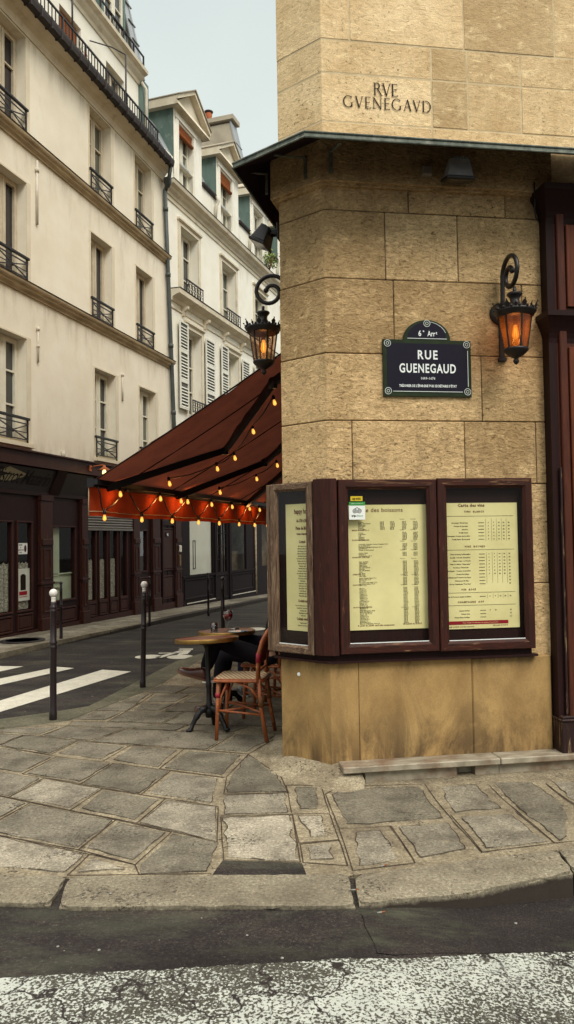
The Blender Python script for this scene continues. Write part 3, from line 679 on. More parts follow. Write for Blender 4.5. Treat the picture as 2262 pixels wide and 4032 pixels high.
# ------------------------------------------------------------------ corner building
FRONT = frame(.299, 5.511, 81.5); CHAM = frame(-.029, 5.786, 130); CL = .428
C0 = Vector((-.029,5.786,0)); C1 = Vector((.299,5.511,0))
STREET = frame(*(C0+ST*14)[:2], 195.25)          # street side: local x 14 is at the chamfer
fd = FRONT.to_3x3() @ Vector((1,0,0)); fi = FRONT.to_3x3() @ Vector((0,1,0))
cd = CHAM.to_3x3() @ Vector((1,0,0)); ci = CHAM.to_3x3() @ Vector((0,1,0))
bld = thing('corner_building', 'ochre stone corner building with chamfered corner and carved street name', 'building', FRONT)
def off_corner(o):
    """Outline corners of the chamfer when every face moves outward by o."""
    n1, n2, n3 = -fi, -ci, -NN
    def isect(P, n, Q, m):
        a, b, c, d = n.x, n.y, m.x, m.y; e, f = P.dot(n)+o, Q.dot(m)+o
        D = a*d-b*c; return Vector(((e*d-b*f)/D, (a*f-e*c)/D, 0))
    return isect(C0, n3, C0, n2), isect(C1, n2, C1, n1)
def corner_ring(o, xr, back):
    a, b = off_corner(o)
    return [tuple((C0+ST*back-NN*o)[:2]), tuple(a[:2]), tuple(b[:2]), tuple((C1+fd*xr-fi*o)[:2])]
def corner_prism(mb, o, xr, z0, z1, back=.28, depth=.3, bev=0):
    r = corner_ring(o, xr, back)
    p4 = C1+fd*xr+fi*depth; p5 = C0+ST*back+NN*depth; m = C1+(fi+fd*.2)*depth
    mb.prism(r+[tuple(p4[:2]), tuple(p5[:2])], z0, z1, bev)
def fbox(mb, x0, x1, y0, y1, z0, z1, bev=0):
    mb.hexa([FRONT @ Vector(p) for p in ((x0,y0,z0),(x1,y0,z0),(x1,y1,z0),(x0,y1,z0),(x0,y0,z1),(x1,y0,z1),(x1,y1,z1),(x0,y1,z1))], bev)
def sbox(mb, x0, x1, y0, y1, z0, z1, bev=0):
    mb.hexa([STREET @ Vector(p) for p in ((x0,y0,z0),(x1,y0,z0),(x1,y1,z0),(x0,y1,z0),(x0,y0,z1),(x1,y0,z1),(x1,y1,z1),(x0,y1,z1))], bev)
def courses(mb, rows, xend, gap, bev, rg, wob=0., corner=.5):
    for z0, z1, js in rows:
        xs_ = js+[xend]; prev = None
        for i, x in enumerate(xs_):
            mb.t = rg.random()
            o = rg.uniform(-wob, wob)
            if i == 0: corner_prism(mb, o, x-gap/2, z0+gap/2, z1-gap/2, bev=bev)
            else: fbox(mb, prev+gap/2, x-gap/2, -o, .3, z0+gap/2, z1-gap/2, bev)
            prev = x
        x = 13.72; k = 0
        while x > 0:
            w = rg.uniform(.6, 1.1); x2 = max(0, x-w); mb.t = rg.random()
            sbox(mb, x2+gap/2, x-gap/2, rg.uniform(-wob, wob), .3, z0+gap/2, z1-gap/2, bev); x = x2
rg = random.Random(5)
mb = MB()
courses(mb, [(.70,1.25,[.7,1.3]),(1.25,1.99,[.3,1.0]),(1.99,2.455,[.182,1.034,1.595]),(2.455,2.945,[1.177]),(2.945,3.495,[.513,1.511]),(3.495,4.0,[.458,1.015]),(4.0,4.185,[.641,1.397])], 1.70, .007, .005, rg, .003)
bw = mb.build('wall', M['ashlar'], bld, world=True)
mb = MB()
rows = [(4.29,4.655,[.835,2.0]),(4.655,5.02,[.84,1.122,1.548,2.4]),(5.02,5.27,[.84,1.122,1.548,2.4]),(5.27,5.78,[.217,1.1,1.83,2.6]),(5.78,6.3,[.7,1.5,2.3])]
z = 6.3
while z < 11.5:
    rows.append((z, z+.52, sorted(rg.uniform(.3+i*.8, .9+i*.8) for i in range(4)))); z += .52
courses(mb, rows, 5.0, .012, .003, rg, .002)
mb.build('wall', M['ashlar_up'], bld, world=True)
# mortar core behind the blocks, frieze and moulding under the canopy
mb = MB(); corner_prism(mb, -.009, 1.69, .3, 4.2, 13.9, .5); mb.build('wall_core', M['mortar_dark'], bld, world=True)
mb = MB(); corner_prism(mb, -.003, 4.99, 4.3, 11.5, 13.9, .5); mb.build('wall_core', M['mortar_light'], bld, world=True)
mb = MB(); mb.t = .35
corner_prism(mb, .055, 1.75, 4.185, 4.54, 13.7, .3, .006)
corner_prism(mb, .03, 1.75, 4.165, 4.20, 13.7, .3, .003)
mb.build('moulding', M['ashlar'], bld, world=True)
# plinth in three smooth panels
mb = MB(); zb = -.2
corner_prism(mb, .028, .190, zb, .722, 13.8, .3, .004); fbox(mb, .1925, 1.033, -.028, .3, zb, .722, .003); fbox(mb, 1.0355, 1.656, -.028, .3, zb, .722, .012)
mb.build('plinth', M['plinth'], bld, world=True)
# chips in the plaster of the plinth
mb = MB()
mb.ball(CHAM @ Vector((.155,-.032,.615)), .010, 8, (1.3,.6,1.5)); mb.build('shell_chip', M['sign_white'], bld, world=True)
# canopy: zinc-edged slab with a dark soffit, stronger projection over the pavement
mb = MB(); cv = MB()
o = .5
a = off_corner(o)
left = C0-ST*0-NN*.21
pl = [C0+ST*13-NN*.21, None, None, None]
n2 = -ci
# canopy corner between street side (.21 out) and chamfer (.5 out)
def isect(P, n, o1, Q, m_, o2):
    e, f = P.dot(n)+o1, Q.dot(m_)+o2; D = n.x*m_.y-n.y*m_.x
    return Vector(((e*m_.y-n.y*f)/D, (n.x*f-e*m_.x)/D, 0))
K0 = isect(C0, -NN, .21, C0, -ci, .5); K1 = isect(C1, -ci, .5, C1, -fi, .5)
outer = [C0+ST*13-NN*.21, K0, K1, C1+fd*5-fi*.5]; back = [C1+fd*5+fi*.3, C1+fi*.3, C0+NN*.3, C0+ST*13+NN*.3]
inner = [C0+ST*13-NN*.03, off_corner(.03)[0], off_corner(.03)[1], C1+fd*5-fi*.03]
Z = lambda p, z: (p[0], p[1], z)
for i in range(3):
    cv.face([Z(outer[i],4.252), Z(outer[i+1],4.252), Z(inner[i+1],4.50), Z(inner[i],4.50)])
    mb.face([Z(outer[i],4.292), Z(inner[i],4.545), Z(inner[i+1],4.545), Z(outer[i+1],4.292)])
    mb.face([Z(outer[i],4.256), Z(outer[i],4.292), Z(outer[i+1],4.292), Z(outer[i+1],4.256)])
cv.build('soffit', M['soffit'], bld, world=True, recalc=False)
for p, q in zip(outer, outer[1:]):
    mb.tube([Z(p,4.292), Z(q,4.292)], .008, 8); mb.tube([Z(p,4.258), Z(q,4.258)], .007, 8)
mb.build('canopy', M['zinc'], bld, world=True)
mb = MB()
for fr, x in ((FRONT,.045),(CHAM,.312),(CHAM,-.064)):
    mb.hexa([fr @ Vector((x+dx, y, z)) for z in (4.235, 4.40) for dx, y in ((-.012,-.068),(.012,-.068),(.012,-.058),(-.012,-.058))], .002)
    mb.bar(fr @ Vector((x,-.062,4.395)), fr @ Vector((x,-.40,4.285)), .022, .008)
    for z in (4.25, 4.28): mb.ball(fr @ Vector((x,-.07,z)), .006, 6)
mb.build('canopy_bracket', M['zinc'], bld, world=True)
# carved street name, Roman capitals cut in the stone
def serif(mb, ch, x, z, h, y):
    """Draw one Roman capital at x on baseline z; returns its advance."""
    T, t = .105*h, .055*h
    def st_(x0, z0, x1, z1, w):
        a = Vector((x+x0*h, z+z0*h)); b = Vector((x+x1*h, z+z1*h)); d = (b-a).normalized(); n = Vector((-d.y, d.x))*w/2
        mb.face([(p.x, y, p.y) for p in (a-n, b-n, b+n, a+n)])
    def sf(xc, zc, w=.26):
        st_(xc-w/2, zc, xc+w/2, zc, .035*h)
    def arc(cx, cz, rx, rz, a0, a1, w0=T, w1=None, n=14):
        P = []
        for i in range(n+1):
            a = math.radians(a0+(a1-a0)*i/n); wv = t+(T-t)*abs(math.cos(a))
            P.append(((x+(cx+rx*math.cos(a))*h-math.cos(a)*wv/2, z+(cz+rz*math.sin(a))*h-math.sin(a)*wv/2), (x+(cx+rx*math.cos(a))*h+math.cos(a)*wv/2, z+(cz+rz*math.sin(a))*h+math.sin(a)*wv/2)))
        for (p, q), (r, s) in zip(P, P[1:]): mb.face([(p[0],y,p[1]),(q[0],y,q[1]),(s[0],y,s[1]),(r[0],y,r[1])])
    if ch == 'R':
        st_(.14,0,.14,1,T); sf(.14,.0175); sf(.1,.98,.2); arc(.3,.76,.2,.225,-90,90); st_(.12,.98,.32,.98,t); st_(.14,.535,.32,.535,t); st_(.34,.53,.68,.0,T*.95); sf(.68,.0175,.14); return .72
    if ch == 'V':
        st_(.08,1,.36,.0,T); st_(.36,.0,.64,1,t); sf(.08,.98,.24); sf(.64,.98,.22); return .72
    if ch == 'E':
        st_(.14,0,.14,1,T); st_(.04,.975,.5,.975,t); st_(.14,.52,.42,.52,t); st_(.04,.025,.54,.025,t); st_(.5,.88,.5,1,t*.8); st_(.42,.45,.42,.6,t*.8); st_(.53,0,.55,.14,t*.8); return .62
    if ch == 'G':
        arc(.46,.5,.4,.48,48,322,n=22); st_(.76,.05,.76,.40,T); sf(.76,.40,.24); st_(.73,.80,.75,.98,t*.8); return .92
    if ch == 'N':
        st_(.12,0,.12,1,t); st_(.1,1,.74,.0,T); st_(.74,0,.74,1,t); sf(.12,.0175,.24); sf(.06,.98,.16); sf(.74,.98,.24); return .86
    if ch == 'A':
        st_(.08,.0,.36,1,t); st_(.36,1,.64,.0,T); st_(.2,.36,.53,.36,t); sf(.08,.0175,.22); sf(.64,.0175,.24); return .72
    if ch == 'D':
        st_(.14,0,.14,1,T); st_(.03,.98,.36,.98,t); st_(.03,.02,.36,.02,t); arc(.34,.5,.42,.48,-90,90,n=18); return .82
mb = MB()
x = .388
for ch in 'RVE': x += serif(mb, ch, x, 4.872, .094, -.0045)*.094
x = .158
for ch in 'GVENEGAVD': x += serif(mb, ch, x, 4.768, .087, -.0045)*.0985
mb.build('carved_lettering', M['engrave'], bld, recalc=False)
# stone ledge along the foot of the front
mb = MB(); mb.t = .6
for x0, x1 in ((.035,1.172),(1.178,2.6)): mb.box(x0, x1, -.185, -.02, -.014, .030, .006)
mb.build('stone_ledge', M['marble'], bld)
mb = MB()
mb.prism([(.2,-.14),(.86,-.14),(.93,-.02),(.16,-.02)], -.12, -.016); mb.box(1.0,1.176,-.14,-.02,-.12,-.016); mb.box(1.18,2.6,-.14,-.02,-.12,-.016); mb.box(.06,2.6,-.06,0,-.12,-.016)
mb.build('ledge_support', M['marble'], bld)
# timber shop surround on the far side of the stone: pilaster with panels, caps and a worn foot
P0x = 1.665
mb = MB()
mb.box(P0x, P0x+.062, -.10, .2, .02, 4.03, .0)              # edge board
mb.build('shop_surround', M['wood_dark'], bld)
mb = MB(); mb.box(P0x+.062, 2.9, -.099, .2, .02, 4.03)
mb.box(P0x+.075, P0x+.135, -.125, -.099, .27, 3.15, .006); mb.box(P0x+.075, P0x+.135, -.125, -.099, 3.26, 4.0, .006)
mb.build('shop_surround', wood_mat('red_brown_pilaster', (.095,.026,.0125), (.048,.0155,.0105), (.022,.010,.009), (.58,.8), spec=.15), bld)
mb = MB()
for z0, z1 in ((.34,3.0),(3.30,3.92)):
    mb.box(P0x+.15, P0x+.235, -.122, -.10, z0, z1, .004); mb.box(P0x+.25, 2.9, -.112, -.10, z0, z1, .004)
    mb.miter(P0x+.245, P0x+.75, z0+.03, z1-.08, .05, -.135, -.115, -.10)
    mb.box(P0x+.30, P0x+.70, -.118, -.10, z0+.09, z1-.14, .003)
mb.build('shop_panel', M['wood_red'], bld)
mb = MB()
def cap(z0, z1, out0, out1, x0):
    n = 5; prof = []
    for i in range(n+1):
        t = i/n; prof.append((-(out0+(out1-out0)*(t**1.8)), z0+(z1-z0)*t*.8))
    prof += [(-(out1+.01), z0+(z1-z0)*.82), (-(out1+.01), z1), (.0, z1), (.0, z0)]
    # mitred return on the stone side
    for (a, za), (b, zb_) in zip(prof[:-2], prof[1:-2]):
        mb.face([(x0+a*.55, a, za), (3.0, a, za), (3.0, b, zb_), (x0+b*.55, b, zb_)])
        mb.face([(x0+a*.55, a, za), (x0+b*.55, b, zb_), (x0+b*.55, .02, zb_), (x0+a*.55, .02, za)])
    a, za = prof[-3]; mb.face([(x0+a*.55, a, za), (3.0, a, za), (3.0, .0, za), (x0+a*.55, 0, za)])
cap(3.03, 3.25, .10, .19, P0x+.06); cap(3.93, 4.18, .10, .22, P0x+.06)
mb.build('cornice', M['wood_dark'], bld)
mb = MB(); mb.box(P0x-.005, 2.9, -.155, .0, .018, .255, .006); mb.box(P0x-.01, 2.9, -.165, .0, .255, .272, .005); mb.box(P0x+.0, 2.9, -.15, .0, .272, .29, .004)
mb.build('surround_base', M['wood_peel'], bld)
mb = MB(); mb.box(P0x+.048, P0x+.064, -.128, -.108, .30, 2.1, .003); mb.build('corner_bead', M['wood_peel'], bld)
mb = MB(); mb.box(1.9, 2.9, -.16, -.15, 3.945, 3.965); mb.build('light_strip', M['sign_white'], bld)
# thin cable beside the cornice
mb = MB(); mb.tube([FRONT @ Vector(p) for p in ((1.60,-.07,4.25),(1.605,-.065,4.1),(1.60,-.062,4.05),(1.625,-.03,4.0),(1.66,-.02,3.97))], .006, 6); tagc = mb.build('cable', M['dkplastic'], bld, world=True)
# street side: timber café front under the awning
mb = MB(); sbox(mb, .2, 13.6, -.05, .02, -.3, 2.9); mb.build('cafe_front', M['wood_dark'], bld, world=True)
mb = MB()
for i in range(6):
    x = 1.2+i*2.05
    mb.miter(x, x+1.6, .75, 2.5, .09, -.09, -.06, -.04, STREET)
mb.build('cafe_window', M['wood_red'], bld, world=True)
mb = MB()
for i in range(6):
    x = 1.2+i*2.05
    sbox(mb, x+.08, x+1.52, -.062, -.052, .83, 2.42)
mb.build('pane', M['pane_dark'], bld, world=True)

# ------------------------------------------------------------------ menu display case (wraps the corner) and its menus
case = thing('menu_case', 'dark wooden glazed menu case wrapping the stone corner above the plinth', 'display case', FRONT)
mb = MB()
r = corner_ring(.045, 1.505, .03); i_ = corner_ring(-.02, 1.505, .03)
def shell(z0, z1, o, xr, back=.03, inn=.0):
    a = corner_ring(o, xr, back); b = corner_ring(inn, xr, back); mb.prism(a+b[::-1], z0, z1)
shell(.785, .815, .056, 1.505); shell(1.985, 2.018, .056, 1.505); shell(.735, .785, .035, 1.50)
shell(.722, .737, .075, 1.53)
fbox(mb, 1.485, 1.505, -.05, 0, .785, 2.0); fbox(mb, -.03, 1.5, -.008, -.004, .8, 2.0)
mb.hexa([CHAM @ Vector(p) for p in ((-.09,-.008,.8),(.43,-.008,.8),(.43,-.004,.8),(-.09,-.004,.8),(-.09,-.008,2.0),(.43,-.008,2.0),(.43,-.004,2.0),(-.09,-.004,2.0))])
mb.build('carcass', M['wood_dark'], case, world=True)
mb = MB()   # corner post
q0 = CHAM @ Vector((.345,-.078,0)); q1 = FRONT @ Vector((.045,-.078,0)); k_ = off_corner(.078)[1]; i1 = FRONT @ Vector((.045,-.004,0)); i0 = CHAM @ Vector((.345,-.004,0))
kk = (k_-C1).normalized()
mb.prism([tuple(p[:2]) for p in (q0, q0+(k_-q0)*.45, k_-(k_-q0).normalized()*.035, k_+(q1-k_).normalized()*.035, q1, i1, i0)], .775, 2.03, .004)
mb.build('corner_post', M['wood_case'], case, world=True)
def door(name, fr, x0, x1, z0, z1, w, mats, panes=M['glass']):
    mb = MB(); mb.miter(x0, x1, z0, z1, w, -.084, -.068, -.052, fr)
    for f in mb.bm.faces:
        c = fr.inverted() @ f.calc_center_median(); f.material_index = 1 if (c.z < z0+w or c.z > z1-w) and (x0+(min(c.z-z0, z1-c.z)) < c.x < x1-(min(c.z-z0, z1-c.z))) else 0
    d = mb.build('door_frame', mats, case, world=True)
    mb = MB(); mb.face([fr @ Vector(p) for p in ((x0+w-.004,-.062,z0+w-.004),(x1-w+.004,-.062,z0+w-.004),(x1-w+.004,-.062,z1-w+.004),(x0+w-.004,-.062,z1-w+.004))]); mb.build('pane', panes, d, world=True)
    mb = MB(); mb.hexa([fr @ Vector(p) for p in ((x0+w,-.0645,z0+w+.0005),(x1-w,-.0645,z0+w+.0005),(x1-w,-.0615,z0+w+.0005),(x0+w,-.0615,z0+w+.0005),(x0+w,-.0645,z0+w+.006),(x1-w,-.0645,z0+w+.006),(x1-w,-.0615,z0+w+.006),(x0+w,-.0615,z0+w+.006))]); mb.build('glass_bead', M['sign_white'], d, world=True)
    return d
door('a', FRONT, .055, .778, .785, 2.021, .071, [M['wood_case'], M['wood_case_h']])
door('b', FRONT, .786, 1.511, .780, 2.028, .071, [M['wood_case'], M['wood_case_h']])
mg = wood_mat('bare_weathered_oak_rail', (.21,.135,.085), (.05,.028,.02), (.36,.28,.2), (.55,.68), .85, .1, sc=(6,50,55), bump=.5)
door('c', CHAM, -.062, .333, .773, 2.014, .060, [M['wood_grey'], mg])
mb = MB(); mb.hexa([CHAM @ Vector(p) for p in ((-.105,-.076,.775),(-.065,-.076,.775),(-.065,-.004,.775),(-.105,-.004,.775),(-.105,-.076,2.012),(-.065,-.076,2.012),(-.065,-.004,2.012),(-.105,-.004,2.012))], .004)
mb.build('side_panel', M['wood_grey'], case, world=True)

def menu(label, fr, x0, x1, z0, z1):
    t = thing('menu_card', label, 'menu', fr)
    mb = MB(); mb.box(x0, x1, -.018, -.014, z0, z1); mb.build('sheet', M['paper'], t)
    return t
YT = -.0195
m1 = menu('yellowed drinks menu with two price columns, in the middle case door', FRONT @ Matrix.Translation((.016,0,0)), .09, .712, .945, 1.842)
def head(t, *a, **k):
    mb = MB(); mb.text(*a, **k); mb.build('heading', M['ink_red'], t)
head(m1, 'Carte des boissons', .165, 1.790, .043, YT, sx=1.0, bold=.0002, space=1.08); 
secs = [(1.675,''),(1.655,'BIERES Bouteille 33 cl'),(1.585,'BOISSONS FRAÎCHES'),(1.461,'BOISSONS CHAUDES'),(1.339,'APERITIFS'),(1.264,'ALCOOLS'),(1.104,'ALCOOLS & DIGESTIFS')]
for z, s_ in secs[1:]: head(m1, s_, .148, z, .0125, YT, bold=.0003, space=1.1)
head(m1, 'A partir de 22h00, tarif salle uniquement', .178, .972, .0155, YT, bold=.0004, space=1.05); head(m1, 'CB à partir de 10,00 €', .51, .976, .0155, YT, bold=.0004)
mb = MB()
items = [(1.722,['Pression','Kilian, 1664 blanche','Grimbergen','Picon bière','Panaché','La Goudale']),(1.645,['Corona','Despérados','Leffe','Carlsberg','Guinness','Sans alcool']),(1.563,['Coca-Cola, Coca zéro, Perrier, Orangina / 33 cl','Jus de fruits / 25 cl','Limonade, Schweppes Agrumes / 25 cl','Red Bull 25 cl','Orange ou citron pressé']),(1.500,['Perrier / Vittel','Vittel 50 cl','San Pellegrino / 50 cl']),(1.437,['Café, décaféiné','Café noisette','Cappuccino','Café viennois','Chocolat viennois','Chocolat','Thé, thé parfumé','Grog','Vin chaud','Lait chaud','Irish coffee']),(1.320,['Ricard, Casanis, Pastis / 2 cl','Martini, Suze / 5 cl','Kir / 12 cl','Kir royal ou vin rouge / 12 cl','Américano maison / 12 cl','Porto / 6 cl']),(1.248,['Gin 4 cl','Vodka 4 cl','Get 27 4 cl','Rhum 4 cl','Tequila 4 cl','Campari 4 cl','Baileys 4 cl','Calvados 4 cl','Cognac 4 cl','Jack Daniel 4 cl','Jameson 4 cl','Whisky 4 cl','Bourbon 4 cl','Armagnac 4 cl','Manzana 4 cl','Poire 4 cl']),(1.087,['Rhum Diplomatico vieux','Rhum Don Papa 4 cl','Get 27, Get 31 4 cl','Cognac 4 cl','Armagnac 4 cl','Calvados 4 cl','Limoncello 4 cl','Sambuca 4 cl','Jägermeister 4 cl','Eaux de vie Mirabelle, Poire 4 cl'])]
rp_ = random.Random(2)
for z, L in items:
    mb.text('\n'.join(L), .195, z-.008, .0105, YT, line=.98, space=1.05, bold=.0003)
    for xx in ((.355,.43) if z > 1.7 else ()) + (.52,.602):
        mb.text('\n'.join('%d,%d0 €' % (rp_.randint(3, 12), rp_.choice((0,5))) for _ in L), xx, z-.008, .0105, YT, line=.98, space=1.05, bold=.0004)
    mb.text('Tarif bar', .50, z+.011, .0105, YT); mb.text('Tarif salle', .582, z+.011, .0105, YT)
mb.build('print', M['ink'], m1)
m2 = menu('yellowed wine list with a ruled price table, in the case door beside the timber surround', FRONT @ Matrix.Translation((.03,0,0)), .77, 1.390, .93, 1.850)
head(m2, 'Carte des vins', .93, 1.822, .032, YT, bold=.001, space=1.1)
for z, s_ in ((1.780,'VINS  BLANCS'),(1.524,'VINS  ROUGES'),(1.210,'VIN  ROSE'),(1.119,'CHAMPAGNE  AOP')): head(m2, s_, 1.055 if 'ROU' in s_ or 'BLA' in s_ else (1.015 if 'CH' in s_ else 1.0), z, .0185, YT, align='CENTER' if 'CH' in s_ else 'RIGHT' if 0 else 'CENTER', bold=.0006, space=1.35)
head(m2, 'A partir de 22h00, tarif salle uniquement', .83, .942, .0125, YT, bold=.0003); head(m2, 'CB à partir de 10,00 €', 1.18, .946, .0125, YT, bold=.0003)
mb = MB()
for z in (1.752,1.505,1.192,1.100): mb.box(.83, 1.36, YT, YT+.0002, z, z+.0022)
for z0, z1 in ((1.57,1.735),(1.26,1.485),(1.15,1.18)):
    for x in (1.142,1.187,1.226,1.264,1.302): mb.box(x, x+.0012, YT, YT+.0002, z0, z1)
W = [(1.700,['Bourgogne Chardonnay','Coteaux du Lyonnais','Sancerre','Pouilly Fuissé','Bourgogne Couvent des Jacobins','Pouilly Fumé - En travertin'],[(6,7,14,20,30),(6,7,14,20,30),(7,8,16,32,40),(7,8,16,32,40),(7,8,16,32,40),(7,8,16,32,40)]),(1.470,['Côtes de Bourg de Maucaillou','Brouilly "Crêt des Garanches"','Chinon rouge - Le Prieuré','Côtes Du Rhône "Chapoutier"','Bordeaux Château Bio','Bourgogne - Couvent des Jacobins','Crozes-Hermitage','Châteauneuf l\'Oratoire des Papes','Châteauneuf du Pape','Gevrey Chambertin "Font Vive"'],[(6,7,14,20,30)]*5+[(7,8,16,32,40),(9,10,20,40,45)]+[('','','','',95)]*3),(1.160,['Côtes de Provence, Instant de Rhône'],[(6,7,14,20,30)]),(1.058,['Laurent Perrier','Ruinart brut','Ruinart Blanc de Blanc'],[(9,10,'','',60),('','','','',95),('','','','',110)])]
for z, L, Pr in W:
    for i, (s_, pr) in enumerate(zip(L, Pr)):
        zz = z-i*.0242
        mb.text(s_, 1.005 if len(s_) < 24 else 1.02, zz, .0128, YT, align='RIGHT', bold=.0003)
        mb.box(1.085, 1.13, YT, YT+.0002, zz+.002, zz+.0055)
        for x, p in zip((1.163,1.205,1.244,1.282,1.322), pr):
            if p != '': mb.text(str(p), x, zz, .0135, YT, align='CENTER', bold=.0004)
mb.build('print', M['ink'], m2)
mb = MB(); mb.box(.80, 1.30, YT-.0006, YT, .962, .987); rb = mb.build('red_strip', M['red_band'], m2)
mb = MB(); mb.text('Pour connaître les millésimes, adressez-vous au personnel', 1.085, .9705, .0115, YT-.001, align='CENTER'); mb.build('strip_text', M['paper'], rb)
m3 = menu('narrow happy hour and cocktail list behind the bare grey oak door', CHAM, .04, .345, .93, 1.862)
XC = .195
for s_, z, h in (('happy hour',1.79,.052),('de 17h à 20h',1.728,.032),('Pinte de Bière',1.672,.034),('Corona - Desperados',1.635,.019)): head(m3, s_, XC, z, h, YT, align='CENTER', sx=.62, bold=.0012)
for s_, z in (('Cocktails',1.575),('Cocktails sans',1.142),('Cocktails créations',1.01)): head(m3, s_, XC, z, .026, YT, align='CENTER', sx=.62, bold=.0008)
mb = MB()
ck = ['Apérol Spritz, prosecco','Bellini Spritz, crème pêche','Spritz Campari, prosecco','Spritz Limoncello, prosecco','Pinacolada, rhum, ananas','Cosmopolitan, vodka, cranberry','Caïpirinha, citron vert, sucre','Caïpiroska, vodka, citron','Margarita, tequila','Cuba libre, rhum, coca','Blue Lagoon, vodka, citron','Sex on the beach, vodka, pêche','Mojito, rhum, menthe','Pink Lady, gin, grenadine','Black Russian','Tequila sunrise, orange','Gin fizz, citron, Perrier','Moscow Mule, vodka','London Mule, gin','Jamaican Mule, ginger','Mexican Mule, ginger']
for i, s_ in enumerate(ck): mb.text(s_, XC, 1.547-i*.0182, .0118, YT, align='CENTER', sx=.72, bold=.0003)
for i, s_ in enumerate(['Tous nos cocktails peuvent être sans alcool','Long Island Ice Tea, tous les alcools','Pina Banana, rhum','Martini Espresso, vodka','Virgin mojito']): mb.text(s_, XC, 1.112-i*.0182, .0115, YT, align='CENTER', sx=.72, bold=.0003)
for i, s_ in enumerate(['Virgin Pina colada','Virgin Sex on the beach, ananas']): mb.text(s_, XC, .985-i*.018, .0115, YT, align='CENTER', sx=.72, bold=.0003)
mb.build('print', M['ink'], m3)
# stickers on the glass
t = thing('sticker', 'small yellow rounded sticker at the top of the drinks menu glass', 'sticker', FRONT)
mb = MB(); mb.box(.146, .234, -.0652, -.0640, 1.868, 1.902, .0005); mb.build('backing', M['yellow'], t)
mb = MB(); mb.text('apetiz', .19, 1.878, .026, -.0662, align='CENTER', bold=.0006); mb.build('lettering', M['ink'], t)
t = thing('sticker', 'white square sticker with green top band and owl face on the menu glass', 'sticker', FRONT)
mb = MB(); mb.box(.134, .252, -.0652, -.0640, 1.735, 1.862, .0004); mb.build('backing', M['white'], t)
mb = MB(); mb.box(.134, .252, -.0662, -.0655, 1.836, 1.862); mb.build('band', M['green'], t)
mb = MB(); mb.text('Suggéré sur tripadvisor.fr', .193, 1.848, .0088, -.0668, align='CENTER'); mb.build('band_lettering', M['white'], t)
mb = MB()
for s_ in (-1, 1):
    c = (.193+s_*.017, -.0665, 1.797); mb.ringface(c, .0125, .0155); mb.ringface(c, .005, .0085); 
mb.face([(.166,-.0664,1.806),(.193,-.0664,1.819),(.220,-.0664,1.806),(.213,-.0664,1.812),(.193,-.0664,1.8235),(.173,-.0664,1.812)])
mb.face([(.189,-.0664,1.790),(.193,-.0664,1.784),(.197,-.0664,1.790)])
mb.text('trip', .1675, 1.757, .021, -.0665, align='CENTER', bold=.0007); mb.build('emblem', M['ink'], t)
mb = MB(); mb.text('advisor', .2085, 1.757, .021, -.0665, align='CENTER', sx=.93); mb.build('lettering', M['green'], t)

# ------------------------------------------------------------------ enamel street sign
t = thing('street_sign', 'navy and green enamel street name plate with arched top on the stone wall', 'street sign', FRONT)
x0, x1, z0, z1 = .418, 1.088, 2.633, 3.050; xc = .753
mb = MB()
def arch(r, zb, n=18, a=1.0): return [(xc+r*math.cos(PI*i/n), zb+r*a*math.sin(PI*i/n)) for i in range(n+1)]
def plate(mb, xa, xb, za, zb, rr, zr, y0, y1, a=.8):
    ar = arch(rr, zr, 18, a)
    pts = [(xa, za), (xb, za), (xb, zb), (xc+rr, zb)]+ar+[(xc-rr, zb), (xa, zb)]
    lo = [mb.bm.verts.new((x, y1, z)) for x, z in pts]; hi = [mb.bm.verts.new((x, y0, z)) for x, z in pts]; n = len(pts)
    mb._m([mb.bm.faces.new(hi), mb.bm.faces.new(lo[::-1])]+[mb.bm.faces.new([hi[i], lo[i], lo[(i+1) % n], hi[(i+1) % n]]) for i in range(n)])
plate(mb, x0, x1, z0, z1, .178, 3.056, -.022, .0)
mb.build('border', M['sign_green'], t)
mb = MB(); mb.box(x0+.03, x1-.03, -.0245, -.021, z0+.035, z1-.028)
ar = arch(.147, 3.064, 18, .80); f_ = [(x, -.0245, z) for x, z in ar]; mb.face(f_)
mb.build('field', M['sign_blue'], t)
mb = MB(); y = -.0262
mb.text('RUE', xc, 2.908, .092, y, align='CENTER', sx=.82, bold=.0022, space=1.25)
mb.text('GUENEGAUD', xc, 2.808, .092, y, align='CENTER', sx=.70, bold=.0022, space=1.16)
mb.text('1609-1676', xc, 2.757, .026, y, align='CENTER', sx=.8, bold=.0006, space=1.25)
mb.text("TRÉSORIER DE L'ÉPARGNE PUIS SECRÉTAIRE D'ÉTAT", xc, 2.701, .0255, y, align='CENTER', sx=.70, bold=.0007, space=1.06)
mb.text('6', xc-.055, 3.078, .058, y, align='CENTER', sx=.8, bold=.0012); mb.text('e', xc-.027, 3.108, .026, y, align='CENTER', bold=.0007); mb.text('Arr', xc+.033, 3.078, .056, y, align='CENTER', sx=.72, bold=.001); mb.text('t', xc+.072, 3.092, .032, y, align='CENTER', bold=.0007)
mb.box(x1-.028, x1-.0245, -.0266, -.0255, z0+.075, z1-.075); mb.box(x0+.07, x1-.07, -.0266, -.0255, z0+.0335, z0+.037)
mb.box(xc-.15, xc+.15, -.0266, -.0255, 3.058, 3.0615)
for i in range(2, 8):
    a, b = arch(.15, 3.064, 18, .80)[i], arch(.15, 3.064, 18, .80)[i+1]; c, d = arch(.153, 3.064, 18, .80)[i], arch(.153, 3.064, 18, .80)[i+1]
    mb.face([(a[0],-.0262,a[1]),(b[0],-.0262,b[1]),(d[0],-.0262,d[1]),(c[0],-.0262,c[1])])
mb.build('lettering', M['sign_white'], t)
sc_ = [(x0+.033,z0+.037),(x1-.033,z0+.037),(x0+.033,z1-.03),(x1-.033,z1-.03),(xc,3.172)]
